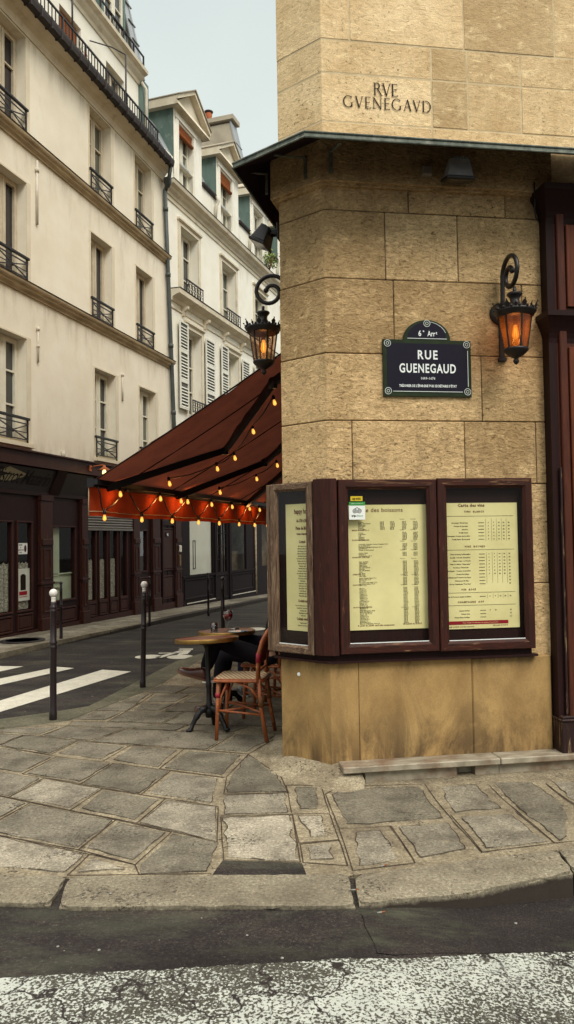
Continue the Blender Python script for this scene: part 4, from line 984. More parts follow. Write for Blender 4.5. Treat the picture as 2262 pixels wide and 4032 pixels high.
for (x, z) in sc_:
    mb = MB(); mb.disc((x,-.0275,z), .026, 20, 'y'); s_ = mb.build('screw_plate', M['sign_green'], t)
    mb = MB(); mb.ringface((x,-.0282,z), .0225, .0255); mb.ringface((x,-.0282,z), .009, .0115); mb.build('screw_ring', M['sign_white'], s_)

# ------------------------------------------------------------------ lanterns and floodlights
def light(name, loc, energy, col, r, parent):
    l = bpy.data.lights.new(name, 'POINT'); l.energy = energy; l.color = col; l.shadow_soft_size = r
    o = bpy.data.objects.new(name, l); C.objects.link(o); o.parent = parent; o.location = loc; return o
def spiral(cx, cz, r0, r1, a0, a1, y, n=26):
    return [(0, y+(r0+(r1-r0)*i/n)*math.cos(math.radians(a0+(a1-a0)*i/n)), cz+(r0+(r1-r0)*i/n)*math.sin(math.radians(a0+(a1-a0)*i/n))) for i in range(n+1)]
def lantern(fr, label, gl='lamp_glass', pw=2.2):
    """Wall lantern; local origin on the wall at plate height, -y points out."""
    t = thing('wall_lantern', label, 'lantern', fr, 'lit wall lanterns on the stone corner')
    YO = -.25
    mb = MB(); Mx = Matrix.Rotation(PI/2, 4, 'X')
    mb.lathe([(.085,0),(.085,.015),(.07,.03),(.035,.045),(.02,.06)], (0,0,0), 20, Mx)
    mb.box(-.018,.018,-.03,.0,-.34,0,.004); mb.box(-.03,.03,-.035,0,-.36,-.33,.004)
    mb.build('wall_plate', M['iron'], t)
    mb = MB()
    pts = [(0,-.045,-.02),(0,-.05,.1),(0,-.055,.22)]
    R = .125; cy, cz = -.055-R, .25
    pts += [(0, cy+R*math.cos(math.radians(a)), cz+R*1.0*math.sin(math.radians(a))) for a in range(8, 180, 14)]
    # inward curl
    n = 24
    for i in range(n+1):
        a = 180+i*(330)/n; rr = R-(R-.035)*(i/n)**.9
        pts.append((0, cy+.0-(.012*i/n)+rr*math.cos(math.radians(a)), cz-.01*(i/n)+rr*math.sin(math.radians(a))))
    mb.tube(pts, [.0165]*(len(pts)-2)+[.016,.017], 10); mb.ball(pts[-1], .022, 10)
    mb.tube([(0,YO,cz-R+.002),(0,YO,.07)], .013, 8)
    mb.build('scroll_arm', M['iron'], t)
    mb = MB(); c = (0, YO, 0)
    mb.lathe([(.012,.09),(.05,.082),(.056,.074),(.048,.062),(.034,.045),(.032,.02),(.05,-.005),(.10,-.03),(.125,-.05)], c, 24); mb.build('cap', M['iron'], t)
    mb = MB(); mb.lathe([(.118,-.045),(.147,-.05),(.147,-.062),(.138,-.07),(.130,-.088),(.118,-.095)], c, 28)
    for k in range(16):
        a = 2*PI*k/16; big = k % 2 == 0; h = .05 if big else .034
        p = Vector((.143*math.cos(a), YO+.143*math.sin(a), -.052)); o_ = Vector((math.cos(a), math.sin(a), 0)); tt = Vector((-o_.y, o_.x, 0))
        w = .020 if big else .012
        tip = p+o_*h*.45+Vector((0,0,h)); mid = p+o_*h*.22+Vector((0,0,h*.5))
        for q in ([p-tt*w*.5, p+tt*w*.5, mid+tt*w, mid-tt*w], [mid-tt*w, mid+tt*w, tip]):
            mb.face(q)
        mb.ball(tip, .006 if big else .0045, 6); mb.ball(p+tt*.026+Vector((0,0,.008)), .011, 6)
    mb.build('crown', M['iron'], t, recalc=False)
    mb = MB(); mb.lathe([(.112,-.095),(.078,-.32)], c, 24); mb.bm.faces.ensure_lookup_table()
    bmesh.ops.delete(mb.bm, geom=[f for f in mb.bm.faces if len(f.verts) > 4], context='FACES_ONLY'); mb.build('glass', M[gl], t)
    mb = MB()
    for k in range(6):
        a = 2*PI*(k+.5)/6; mb.bar((.114*math.cos(a), YO+.114*math.sin(a), -.09), (.080*math.cos(a), YO+.080*math.sin(a), -.325), .012, .01)
    mb.build('glazing_bars', M['iron'], t)
    mb = MB(); mb.lathe([(.078,-.318),(.088,-.322),(.088,-.335),(.074,-.35),(.055,-.368),(.026,-.385),(.014,-.392),(.022,-.408),(.016,-.425),(0,-.438)], c, 24); mb.build('base_cup', M['iron'], t)
    mb = MB(); mb.lathe([(.016,-.10),(.017,-.15)], c, 10); sk = mb.build('socket', M['iron'], t)
    mb = MB(); mb.lathe([(.012,-.15),(.015,-.165),(.022,-.20),(.025,-.222),(.02,-.242),(.008,-.252),(0,-.254)], c, 14); mb.build('bulb', M['bulb'], sk)
    mb = MB(); mb.tube([(-.006,YO,-.17),(-.010,YO,-.235),(0,YO,-.18),(.010,YO,-.235),(.006,YO,-.17)], .0025, 6); mb.build('filament', M['bulb_hot'], sk)
    light('lantern_light', (0, YO, -.20), pw, (1,.55,.2), .03, t)
    return t
lantern(FRONT @ Matrix.Translation((1.335, 0, 3.262)), 'lit black scroll-arm lantern between street sign and timber surround')
lp = Vector((.075,6.155,3.375))
lantern(Matrix.Translation(lp) @ Matrix.Rotation(math.radians(90-195.25+4), 4, 'Z'), 'lit black scroll-arm lantern above the red awning', 'lamp_glass_clear', 1.0)
def flood(fr, label, tilt, mh):
    t = thing('floodlight', label, 'floodlight', fr, 'floodlights under the zinc canopy')
    R = Matrix.Translation((0,-.13,0)) @ Matrix.Rotation(math.radians(tilt), 4, 'X')
    mb = MB(); v = []
    for (x, y, z) in ((-.10,-.065,-.075),(.10,-.065,-.075),(.10,.065,-.075),(-.10,.065,-.075),(-.07,-.04,.055),(.07,-.04,.055),(.07,.04,.055),(-.07,.04,.055)): v.append(R @ Vector((x, y, z)))
    mb.hexa(v, .008)
    for i in range(5): mb.hexa([R @ Vector((x+(-.05+i*.022), y, z)) for x, y, z in ((0,-.05,.05),(.012,-.05,.05),(.012,.0,.05),(0,.0,.05),(0,-.045,.063),(.012,-.045,.063),(.012,.0,.063),(0,.0,.063))])
    mb.build('housing', mh, t)
    mb = MB(); mb.hexa([R @ Vector(p) for p in ((-.107,-.072,-.095),(.107,-.072,-.095),(.107,.072,-.095),(-.107,.072,-.095),(-.107,-.072,-.074),(.107,-.072,-.074),(.107,.072,-.074),(-.107,.072,-.074))], .004); mb.build('rim', M['black'], t)
    mb = MB(); mb.face([R @ Vector(p) for p in ((-.09,-.058,-.0965),(.09,-.058,-.0965),(.09,.058,-.0965),(-.09,.058,-.0965))]); mb.build('lens', M['pane_mid'], t)
    mb = MB(); mb.box(-.05,.05,-.02,0,-.06,.07,.004); mb.bar((-.03,-.01,0),(-.03,-.1,0),.012,.03); mb.bar((.03,-.01,0),(.03,-.1,0),.012,.03); mb.build('bracket', M['black'], t)
    return t
flood(FRONT @ Matrix.Translation((.962,-.055,4.275)), 'grey floodlight on the stone frieze above the street sign', 12, M['flood_grey'])
flood(Matrix.Translation((-.02,6.08,4.06)) @ Matrix.Rotation(math.radians(90-195.25), 4, 'Z'), 'black floodlight tilted out over the awning side', -28, M['dkplastic'])
t = thing('junction_box', 'small grey junction box beside the floodlight on the frieze', 'junction box', FRONT)
mb = MB(); mb.box(.718,.798,-.10,-.055,4.245,4.32,.008); mb.box(.722,.794,-.106,-.055,4.25,4.315,.004); mb.build('housing', pm('grey_plastic', (.26,.22,.17), rough=.6), t)
# ------------------------------------------------------------------ awning, its lights
F0 = Vector((-1.904,7.5,2.19)); SL = .58
def AW(a, d, z=None): 
    p = F0+ST*a+NN*d; p.z = F0.z+SL*d if z is None else z
    return p
AL = 6.3; AD = 2.23
aw = thing('awning', 'rust red canvas awning folded out over the terrace on black arms', 'awning', Matrix.Translation(C0+ST*4))
mb = MB(); na, nd = 30, 14
G = [[mb.bm.verts.new(AW(AL*i/na, AD*j/nd)+Vector((0,0,-.05*math.sin(PI*j/nd)*(.5+.5*math.sin(i*1.3)**2)+(.030*noise.noise(Vector((i*.5+j*.35,j*.5-i*.2,0)))+.016*noise.noise(Vector((i*1.1,j*.9,4))))*(1 if 0 < j < nd else 0)))) for j in range(nd+1)] for i in range(na+1)]
fs = [mb.bm.faces.new([G[i][j], G[i+1][j], G[i+1][j+1], G[i][j+1]]) for i in range(na) for j in range(nd)]
for f in fs: f.smooth = True
mb.build('canopy_cloth', M['awning'], aw, world=True)
mb = MB()   # valance, slightly rippled
na = 90; VH = .325
G = [[mb.bm.verts.new(AW(AL*i/na, -.035+.02*math.sin(i*.55)*(k/4)+.012*noise.noise(Vector((i*.21,k*.3,5))), 2.185-VH*k/4+.006*math.sin(i*.33)*(k/4))) for k in range(5)] for i in range(na+1)]
fs = [mb.bm.faces.new([G[i][k], G[i+1][k], G[i+1][k+1], G[i][k+1]]) for i in range(na) for k in range(4)]
for f in fs: f.smooth = True
va = mb.build('valance', M['valance'], aw, world=True)
mb = MB(); mb.tube([G_ for G_ in [AW(AL*i/na, -.033+.02*math.sin(i*.55)+.012*noise.noise(Vector((i*.21,1.2,5))), 2.185-VH+.045+.006*math.sin(i*.33)) for i in range(na+1)]], .005, 6); mb.tube([AW(-.004,-.03,2.18), AW(-.008,-.03,2.02), AW(-.004,-.035,1.86)], .006, 6); mb.build('piping', M['trim'], va, world=True)
mb = MB(); mb.bar(AW(-.03,.0,2.185), AW(AL,.0,2.185), .07, .085); mb.bar(AW(-.03,.055,2.19), AW(AL,.055,2.19), .05, .05); mb.build('front_bar', M['black'], aw, world=True)
def arm(P):
    mb = MB()
    for a, b in zip(P, P[1:]): mb.bar(a, b, .055, .07)
    for p in P[1:-1]: mb.tube([p+Vector((0,0,-.05)), p+Vector((0,0,.05))], .045, 10)
    mb.build('folding_arm', M['black'], aw, world=True)
dz = Vector((0,0,-.075))
arm([AW(.22,.05)+dz, AW(1.42,.87)+dz, AW(.40,1.74)+dz, AW(.30,2.2)+dz])
arm([AW(1.94,.05)+dz, AW(2.95,.87)+dz, AW(2.62,1.28)+dz, AW(2.0,2.2)+dz])
arm([AW(4.62,.05)+dz, AW(4.05,.9)+dz, AW(3.9,2.2)+dz])
mb = MB()
for a in (.56, 1.80, 3.05, 4.3, 5.5): mb.tube([AW(a, AD*j/12)+Vector((0,0,-.045*math.sin(PI*j/12)*.8-.014)) for j in range(13)], .006, 5)
mb.build('seam', M['wood_dark'], aw, world=True)
mb = MB(); mb.tube([AW(0, AD*j/12)+Vector((0,0,-.05*math.sin(PI*j/12)*.5)) for j in range(13)], .008, 6); mb.build('hem', M['wood_dark'], aw, world=True)
mb = MB(); mb.bar(AW(-.1,AD+.02), AW(AL,AD+.02), .14, .14); mb.build('cassette', M['black'], aw, world=True)

def hang_bulb(parent, p, h=.085, tilt=None, lit=0):
    """Teardrop bulb hanging from p (top of socket)."""
    p = Vector(p); d = Vector(tilt or (0,0,-1)).normalized(); Q = Vector((0,0,-1)).rotation_difference(d).to_matrix()
    mb = MB(); mb.lathe([(.009,0),(.017,-.012),(.018,-.045),(.015,-.05)], p, 10, Q); s_ = mb.build('socket', M['black'], parent, world=True)
    mb = MB(); mb.lathe([(.010,-.05),(.013,-.058),(.018,-.078),(.0195,-.091),(.016,-.103),(.007,-.111),(0,-.113)], p, 12, Q); mb.build('bulb', M['bulb'], s_, world=True)
    mb = MB(); 
    for a in (0, 2.1, 4.2): mb.tube([p+Q @ Vector((.006*math.cos(a), .006*math.sin(a), -.066)), p+Q @ Vector((.011*math.cos(a), .011*math.sin(a), -.100))], .0028, 5)
    mb.build('filament', M['bulb_hot'], s_, world=True)
    if lit: light('bulb_light', MW[parent_root(parent)].inverted() @ (p+d*.1), lit, (1,.5,.16), .03, parent)
sl = thing('string_light', 'black cable of lit bulbs looped along the inside of the valance', 'string lights', Matrix.Translation(AW(2.5,.06)), 'bulb cables under the awning')
up = [.48,1.46,2.06,2.27,3.11,3.95,4.77,5.30]; dn = [.15,.98,1.80,2.64,3.42,4.28,5.05,5.75]
tops = [-.0,.36,.70,1.36,2.2,3.02,3.86,4.68,5.4,6.1]
mb = MB()
nodes_ = [(.02,2.17)]
for i, a in enumerate(dn):
    nodes_.append((a, 1.915)); nodes_.append(((a+dn[i+1])/2+.08 if i+1 < len(dn) else 6.2, 2.165))
for (a, z), (b, w) in zip(nodes_, nodes_[1:]):
    P = []
    for k in range(9):
        t = k/8; e = t if z > w else 1-t
        zz = max(z, w)+(min(z, w)-max(z, w))*(e**.72); P.append(AW(a+(b-a)*t, .05+.01*math.sin(t*6), zz))
    mb.tube(P, .008, 6)
mb.build('cable', M['black'], sl, world=True)
for a in dn: hang_bulb(sl, AW(a, .055, 1.925), lit=.25)
for a in up: hang_bulb(sl, AW(a-.02, .06, 2.17), tilt=(.16,-.25,-1), lit=2.4)
for P, lab in (([(.85,1.61),(1.31,1.23),(1.81,.84),(1.78,.63),(1.19,.28)], 'black cable of lit bulbs along the nearer folding awning arm'), ([(3.34,.92),(3.35,.62),(2.84,.27)], 'black cable of lit bulbs along the farther folding awning arm')):
    t = thing('string_light', lab, 'string lights', Matrix.Translation(AW(*P[0])), 'bulb cables under the awning')
    mb = MB(); pts = []
    for (a, d), (b, e) in zip(P, P[1:]):
        for k in range(8):
            u = k/8; p = AW(a+(b-a)*u, d+(e-d)*u)+Vector((0,0,-.045-.035*math.sin(PI*u))); pts.append(p)
    pts.append(AW(*P[-1])+Vector((0,0,-.05))); mb.tube(pts, .007, 6); mb.build('cable', M['black'], t, world=True)
    for a, d in P: hang_bulb(t, AW(a, d)+Vector((0,0,-.03)), tilt=(.2,-.1,-1), lit=.12)

# ------------------------------------------------------------------ terrace furniture
GZ = -.05
def table(loc, rot, label, tilt=(0,0)):
    t = thing('bistro_table', label, 'table', Matrix.Translation(loc) @ Matrix.Rotation(tilt[0], 4, 'X') @ Matrix.Rotation(tilt[1], 4, 'Y') @ Matrix.Rotation(rot, 4, 'Z'), 'round brass-edged bistro tables')
    H = .80; r = .278
    mb = MB(); mb.lathe([(r-.004,H-.026),(r-.004,H-.001),(r-.03,H),(0,H)], n=40); mb.build('table_top', M['table_red'], t)
    mb = MB(); mb.lathe([(r-.006,H-.034),(r+.002,H-.034),(r+.004,H-.028),(r+.004,H-.006),(r+.001,H+.0015),(r-.008,H+.003),(r-.008,H-.003)], n=40); mb.build('table_rim', M['brass'], t)
    mb = MB(); mb.lathe([(.0,H-.03),(.11,H-.032),(.10,H-.045),(.035,H-.065),(.022,H-.10),(.021,.42),(.027,.40),(.027,.375),(.022,.36),(.024,.24),(.034,.22),(.03,.20),(.044,.175),(.036,.11)], n=18); mb.build('table_column', M['iron_table'], t)
    for k in range(3):
        a = k*2*PI/3; mb = MB(); P = []; rr = []
        for u in range(10):
            v = u/9; rad = .02+.175*v; z = .19-.17*v**1.15+.03*math.sin(PI*min(1, v*1.2)) if v < .85 else .02
            P.append((rad*math.cos(a), rad*math.sin(a), max(.018, z))); rr.append(.030-.012*v+(.008 if u in (2, 5, 9) else 0))
        mb.tube(P, rr, 8); mb.ball((P[-1][0], P[-1][1], .018), .022, 8, (1.3,1,.7)); mb.ball((P[3][0], P[3][1], P[3][2]+.02), .02, 8)
        mb.build('table_foot', M['iron_table'], t)
    return t
M['iron_table'] = pm('black_table_iron', (.011,.009,.009), (.007,.006,.006), 20, .4, .3, bump=.25, bscale=50)
M['table_red'] = pm('lacquered_red_top', (.15,.026,.016), (.10,.018,.012), 4, .3, .4)
M['brass'] = pm('worn_brass', (.34,.20,.055), (.22,.125,.034), 9, .38, .5, .85, c3=(.12,.06,.02), s3=6, r3=(.55,.8))
table((-.70,6.80,GZ-.005), math.radians(204), 'round brass-edged bistro table with an empty top in front of the rattan chair', (math.radians(-3.2), math.radians(-2)))
table((-.60,7.60,GZ-.035), .4, 'round brass-edged bistro table carrying the glasses, behind the empty one', (math.radians(-1.2), math.radians(-.8)))
TZ = GZ+.80-.035+.001
def obj_at(name, label, cat, x, y, group=None, z=TZ): return thing(name, label, cat, Matrix.Translation((x, y, z)), group)
t = obj_at('water_tumbler', 'clear water tumbler standing on the farther brass-edged table', 'glass', -.715, 7.42)
mb = MB(); mb.lathe([(.030,.0),(.034,.004),(.0375,.098),(.0355,.098),(.032,.014),(0,.014)], n=20); mb.build('glass', M['drink_glass'], t)
mb = MB(); mb.lathe([(.0,.0145),(.0318,.0145),(.034,.05),(.0,.05)], n=20); mb.build('water', glass_mat('water', (.85,.86,.84), .08), t)
t = obj_at('cocktail_glass', 'stemmed balloon glass of red cocktail with a straw on the farther table', 'glass', -.592, 7.52)
mb = MB(); mb.lathe([(.036,0),(.034,.003),(.006,.008),(.004,.03),(.004,.085),(.012,.1),(.035,.118),(.050,.15),(.049,.18),(.043,.205),(.0415,.205),(.047,.18),(.048,.15),(.033,.12),(.0,.104)], n=24); mb.build('glass', M['drink_glass'], t)
mb = MB(); mb.lathe([(.0,.106),(.032,.121),(.0465,.15),(.0465,.172),(0,.172)], n=24); mb.build('cocktail', pm('red_cocktail', (.55,.02,.03), (.40,.012,.02), 8, .15, .5), t)
mb = MB(); mb.tube([(.0,0,.13),(.038,.0,.245)], .0035, 6); mb.build('straw', pm('dark_straw', (.12,.05,.04)), t)
t = obj_at('saucer', 'pale blue white saucer on the farther table beside the ashtray', 'saucer', -.50, 7.42)
mb = MB(); mb.lathe([(.03,0),(.05,.004),(.082,.014),(.08,.016),(.05,.007),(0,.006)], n=28); mb.build('dish', pm('white_china', (.62,.68,.66), rough=.25, spec=.5), t)
t = obj_at('ashtray', 'small metal ashtray behind the saucer on the farther table', 'ashtray', -.535, 7.60)
mb = MB(); mb.lathe([(.045,0),(.047,.028),(.044,.028),(.041,.006),(0,.006)], n=24); mb.box(.02,.05,-.008,.008,.024,.034,.002); mb.build('bowl', pm('brushed_metal', (.35,.32,.28), rough=.3, metal=.9), t)
t = obj_at('lighter', 'small blue lighter lying at the saucer edge', 'lighter', -.425, 7.45, z=TZ+.001)
mb = MB(); mb.box(-.035,.03,-.01,.01,0,.016,.003); mb.build('body', pm('blue_plastic', (.12,.25,.36), rough=.3), t)
mb = MB(); mb.box(.03,.042,-.009,.009,.001,.015,.002); mb.build('striker', M['brass'], t)

M['rattan'] = pm('rattan_cane', (.38,.105,.032), (.20,.052,.017), 22, .45, .4, stretch=(1,1,.35), c3=(.46,.25,.10), s3=16, r3=(.58,.72), bump=.15, bscale=40)
M['binding'] = pm('red_binding', (.33,.018,.035), (.22,.012,.02), 30, .5, .3)
M['cane_bind'] = pm('cane_binding', (.20,.085,.03), (.10,.04,.016), 5, .6, .2, stretch=(3,3,90))
def weave_mat():
    m, nt, b = nodes('woven_seat'); b.inputs['Roughness'].default_value = .5; b.inputs['Specular IOR Level'].default_value = .35
    co = coords(nt)
    ch = nt.nodes.new('ShaderNodeTexChecker'); ch.inputs['Scale'].default_value = 52; ch.inputs[1].default_value = (.80,.70,.44,1); ch.inputs[2].default_value = (.30,.11,.05,1)
    mp = nt.nodes.new('ShaderNodeMapping'); mp.inputs['Rotation'].default_value = (0,0,.02); mp.inputs['Scale'].default_value = (1,.55,1)
    nt.links.new(co, mp.inputs[0]); nt.links.new(mp.outputs[0], ch.inputs['Vector'])
    wv = nt.nodes.new('ShaderNodeTexWave'); wv.inputs['Scale'].default_value = 24; wv.bands_direction = 'Y'; nt.links.new(co, wv.inputs['Vector'])
    col = mix(nt, .55, ch.outputs['Color'], mix(nt, 1., ch.outputs['Color'], wv.outputs['Color'], 'MULTIPLY'))
    nt.links.new(col, b.inputs['Base Color']); bumpn(nt, b, ch.outputs['Fac'], .8, .004); return m
M['weave'] = weave_mat()
M['weave_red'] = pm('woven_back', (.26,.03,.03), (.07,.015,.014), 70, .5, .3, r2=(.45,.55), bump=.5, bscale=70)
def chair(Mx, label):
    """Rattan bistro chair, front toward local -x, origin on the ground under the seat."""
    t = thing('rattan_chair', label, 'chair', Mx, 'rattan terrace chairs')
    SH = .505; hw = .185
    mb = MB(); 
    n = 16; outl = []
    for (cx, cy, a0) in ((.17,.14,0),(-.17,.155,90),(-.17,-.155,180),(.17,-.14,270)):
        for k in range(5):
            a = math.radians(a0+90*k/4); outl.append((cx+.035*math.cos(a), cy+.035*math.sin(a)))
    mb.prism(outl, lambda x, y: SH-.014, lambda x, y: SH+.004-.010*max(0, 1-(x*x+y*y)/.04)); mb.build('seat', M['weave'], t)
    mb = MB(); mb.tube([(x*1.02, y*1.02, SH-.018) for x, y in outl], .011, 8, True); mb.tube([(x*1.015, y*1.015, SH-.002) for x, y in outl], .006, 6, True); mb.build('seat_frame', M['rattan'], t)
    legs = {}
    for s in (-1, 1):
        P = [(-.175, s*.165, SH-.02), (-.182, s*.170, .25), (-.192, s*.178, 0)]
        mb = MB(); mb.tube(P, [.0155,.0155,.0165], 10); l = mb.build('leg', M['rattan'], t); legs[-1, s] = P
        mb = MB(); mb.tube([(-.179, s*.168, .385), (-.180, s*.168, .35)], .0195, 10); mb.build('binding', M['binding'], l)
        P = [(.172, s*.175, SH+.02), (.185, s*.180, .30), (.235, s*.19, 0)]
        mb = MB(); mb.tube(P, [.0155,.017,.017], 10); l = mb.build('leg', M['rattan'], t); legs[1, s] = P
        mb = MB(); mb.tube([(.186, s*.18, .365), (.193, s*.181, .28)], .022, 10); mb.build('binding', M['cane_bind'], l)
    # hoop back
    hp = [(.165,-.183,SH-.02),(.168,-.19,SH+.12),(.180,-.195,SH+.22),(.205,-.185,SH+.31),(.24,-.14,SH+.385),(.262,-.07,SH+.415),(.268,0,SH+.422)]
    hp = hp+[(x, -y, z) for x, y, z in hp[-2::-1]]
    mb = MB(); mb.tube(hp, .0165, 10); b_ = mb.build('back_hoop', M['rattan'], t)
    mb = MB()
    for s in (-1, 1): mb.tube([(.1705, s*.1915, SH+.14), (.177, s*.194, SH+.215)], .0205, 10)
    mb.build('binding', M['binding'], b_)
    ip = [(x+.004, y*.80, SH+(z-SH)*.93+.0) for x, y, z in hp]
    mb = MB(); mb.tube(ip, .010, 8); mb.tube([(.175,-.15,SH+.07),(.175,.15,SH+.07)], .01, 8); mb.build('inner_hoop', M['rattan'], t)
    mb = MB(); cen = [((x1+x2)/2, 0, (z1+z2)/2) for (x1, y1, z1), (x2, y2, z2) in zip(ip, ip)]
    L = ip[1:7]; 
    V1 = [[mb.bm.verts.new((x, y*(1-2*k/8), z)) for k in range(9)] for x, y, z in L]
    mb._m([mb.bm.faces.new([V1[i][k], V1[i+1][k], V1[i+1][k+1], V1[i][k+1]]) for i in range(len(L)-1) for k in range(8)]); mb.build('back_weave', M['weave_red'], t)
    mb = MB()
    for s in (-1, 1):
        mb.tube([(-.18, s*.172, .245), (.20, s*.184, .215)], .009, 8)
        mb.tube([(-.165, s*.165, .26), (-.15, s*.165, .36), (-.10, s*.163, SH-.03)], .0085, 8); mb.tube([(.175, s*.176, .33), (.10, s*.170, .43), (-.02, s*.165, SH-.03)], .009, 8)
        mb.tube([(.205, s*.183, .20), (.19, s*.18, .33), (.18, s*.19, SH)], .0095, 8)
    mb.tube([(-.18,-.172,.235), (0,-.02,.235), (.2,.184,.225)], .009, 8); mb.tube([(-.18,.172,.24), (0,.02,.243), (.2,-.184,.23)], .009, 8)
    mb.tube([(-.172,-.15,.36), (-.172,-.06,SH-.03)], .008, 8); mb.tube([(-.172,.15,.36), (-.172,.06,SH-.03)], .008, 8)
    mb.build('stretcher', M['rattan'], t)
    return t
chair(Matrix.Translation((-.395,6.575,GZ)) @ Matrix.Rotation(math.radians(-9), 4, 'Z'), 'empty rattan chair with cream woven seat beside the stone corner')
chair(Matrix.Translation((-.20,7.30,GZ)) @ Matrix.Rotation(math.radians(-14), 4, 'Z'), 'rattan chair under the seated person in brown leather shoes')
chair(Matrix.Translation((-.02,8.05,GZ)) @ Matrix.Rotation(math.radians(-14), 4, 'Z'), 'rattan chair under the seated person in white-soled sneakers')
def leaf_mat(name, c1, c2):
    m, nt, b = nodes(name); a = nt.nodes.new('ShaderNodeAttribute'); a.attribute_name = 'tint'
    nt.links.new(ramp(nt, a.outputs['Fac'], [(0, c2), (1, c1)]), b.inputs['Base Color']); b.inputs['Roughness'].default_value = .6; return m
M['leaf'] = leaf_mat('green_leaf', (.08,.12,.03), (.04,.06,.015)); M['red_leaf'] = leaf_mat('red_petal', (.45,.04,.02), (.3,.02,.01)); M['leaf_bright'] = leaf_mat('bright_leaf', (.32,.40,.05), (.07,.13,.02))
M['sign_ink'] = pm('sign_script', (.010,.008,.010), rough=.6); M['sign_pale'] = pm('sign_reflection', (.42,.39,.27), (.36,.33,.22), 9)
M['interior'] = pm('dark_interior', (.018,.012,.012), rough=.9); M['brass2'] = pm('dull_brass', (.26,.17,.08), rough=.5, metal=.5)
M['shop_black'] = wood_mat('black_shop_paint', (.020,.0135,.0145), (.014,.0105,.0115), rough=.6, bump=.1, spec=.08)
def lace_mat():
    m, nt, b = nodes('lace'); out = nt.nodes['Material Output']; co = coords(nt)
    w = nt.nodes.new('ShaderNodeTexWave'); w.bands_direction = 'Z'; w.inputs['Scale'].default_value = 14; w.inputs['Distortion'].default_value = 1.5; nt.links.new(co, w.inputs['Vector'])
    v = nt.nodes.new('ShaderNodeTexVoronoi'); v.inputs['Scale'].default_value = 28; nt.links.new(co, v.inputs['Vector'])
    mm = nt.nodes.new('ShaderNodeMath'); mm.operation = 'MULTIPLY'; nt.links.new(w.outputs['Fac'], mm.inputs[0]); nt.links.new(v.outputs['Distance'], mm.inputs[1])
    a = ramp(nt, mm.outputs[0], [(.06, (.95,.95,.95)), (.3, (.25,.25,.25))])
    b.inputs['Base Color'].default_value = (.62,.61,.52,1); b.inputs['Roughness'].default_value = .9; nt.links.new(a, b.inputs['Alpha']); return m
M['lace'] = lace_mat()
# ------------------------------------------------------------------ cream house across the street
H1 = frame(-4.953, 13.241, 15.25)
h1 = thing('apartment_house', 'cream rendered house with moulded bands, top balcony and dark red shopfronts', 'house', H1)
endx = lambda z: 7.78-.078*z
def casement(par, x0, x1, z0, z1, y, bars, pane, fm, leaf=True, pane2=None):
    """French window: frame with centre stile and glazing bars, one pane mesh behind."""
    mb = MB(); w = .055
    mb.box(x0, x0+w, y-.03, y+.03, z0, z1); mb.box(x1-w, x1, y-.03, y+.03, z0, z1); mb.box(x0+w, x1-w, y-.03, y+.03, z1-w, z1); mb.box(x0+w, x1-w, y-.03, y+.03, z0, z0+w*1.4)
    xm = (x0+x1)/2
    if leaf:
        mb.box(xm-.05, xm+.05, y-.045, y+.02, z0+w*1.4, z1-w); mb.box(xm-.018, xm+.018, y-.06, y-.045, z0+w*1.4, z1-w)
        for a, b in ((x0+w, xm-.05), (xm+.05, x1-w)):
            mb.box(a, a+.035, y-.04, y+.015, z0+w*1.4, z1-w); mb.box(b-.035, b, y-.04, y+.015, z0+w*1.4, z1-w)
            mb.box(a+.035, b-.035, y-.04, y+.015, z1-w-.04, z1-w)
            for q in bars: mb.box(a+.035, b-.035, y-.03, y+.01, z0+(z1-z0)*q-.016, z0+(z1-z0)*q+.016)
    else:
        for q in bars: mb.box(x0+w, x1-w, y-.025, y+.01, z0+(z1-z0)*q-.016, z0+(z1-z0)*q+.016)
    f = mb.build('window', fm, par)
    mb = MB(); mb.face([(x0+w*.8, y+.012, z0+w), (x1-w*.8, y+.012, z0+w), (x1-w*.8, y+.012, z1-w*.8), (x0+w*.8, y+.012, z1-w*.8)]); mb.build('pane', pane, f)
    return f
def xrail(par, x0, x1, z0, h, y=-.035):
    mb = MB(); e = .04
    mb.box(x0-e, x1+e, y-.028, y+.028, z0+h-.035, z0+h+.012, .006)
    mb.box(x0, x1, y-.009, y+.009, z0+h*.74, z0+h*.74+.02)
    mb.box(x0, x1, y-.009, y+.009, z0+.035, z0+.055)
    for x in (x0+.012, x1-.012): mb.box(x-.011, x+.011, y-.012, y+.012, z0-.02, z0+h)
    mb.bar((x0, y, z0+.05), (x1, y, z0+h*.74), .016, .02); mb.bar((x0, y+.002, z0+h*.74), (x1, y+.002, z0+.05), .016, .02)
    mb.bar((x0, y, z0+h*.40), (x1, y, z0+h*.40), .012, .016)
    mb.ball(((x0+x1)/2, y, z0+h*.40), .035, 8, (1,.5,1))
    mb.build('window_railing', M['rail_black'], par)
rw = random.Random(8)
holes = []; wins = []
for (a, b, c) in ((-2.55,-1.62,0),(-.12,.80,0),(3.14,4.07,1),(5.28,6.20,2)):
    off1 = .12 if c else .0
    holes += [(a+off1*1.1, b+off1*1.2, 3.42, 5.36), (a, b, 6.40, 8.27), (a-.03, b-.02, 9.15, 11.02)]
    p1 = (M['pane_mid'], M['pane_mid'], M['pane_green'])[c]; 
    wins += [(a+off1*1.1, b+off1*1.2, 3.42, 5.36, (.36,.68), p1, M['winframe'], .44), (a, b, 6.40, 8.27, (), M['pane_dark'], M['winframe_d'], .43), (a-.03, b-.02, 9.15, 11.02, (.66,), (M['pane_dark'], M['pane_green'], M['pane_green'])[c], M['winframe_d'], .47)]
mb = MB(); mb.wall(-3.6, 7.4, 2.9, 11.12, holes, .26, 0, endx); 
ob = mb.build('wall', M['render'], h1)
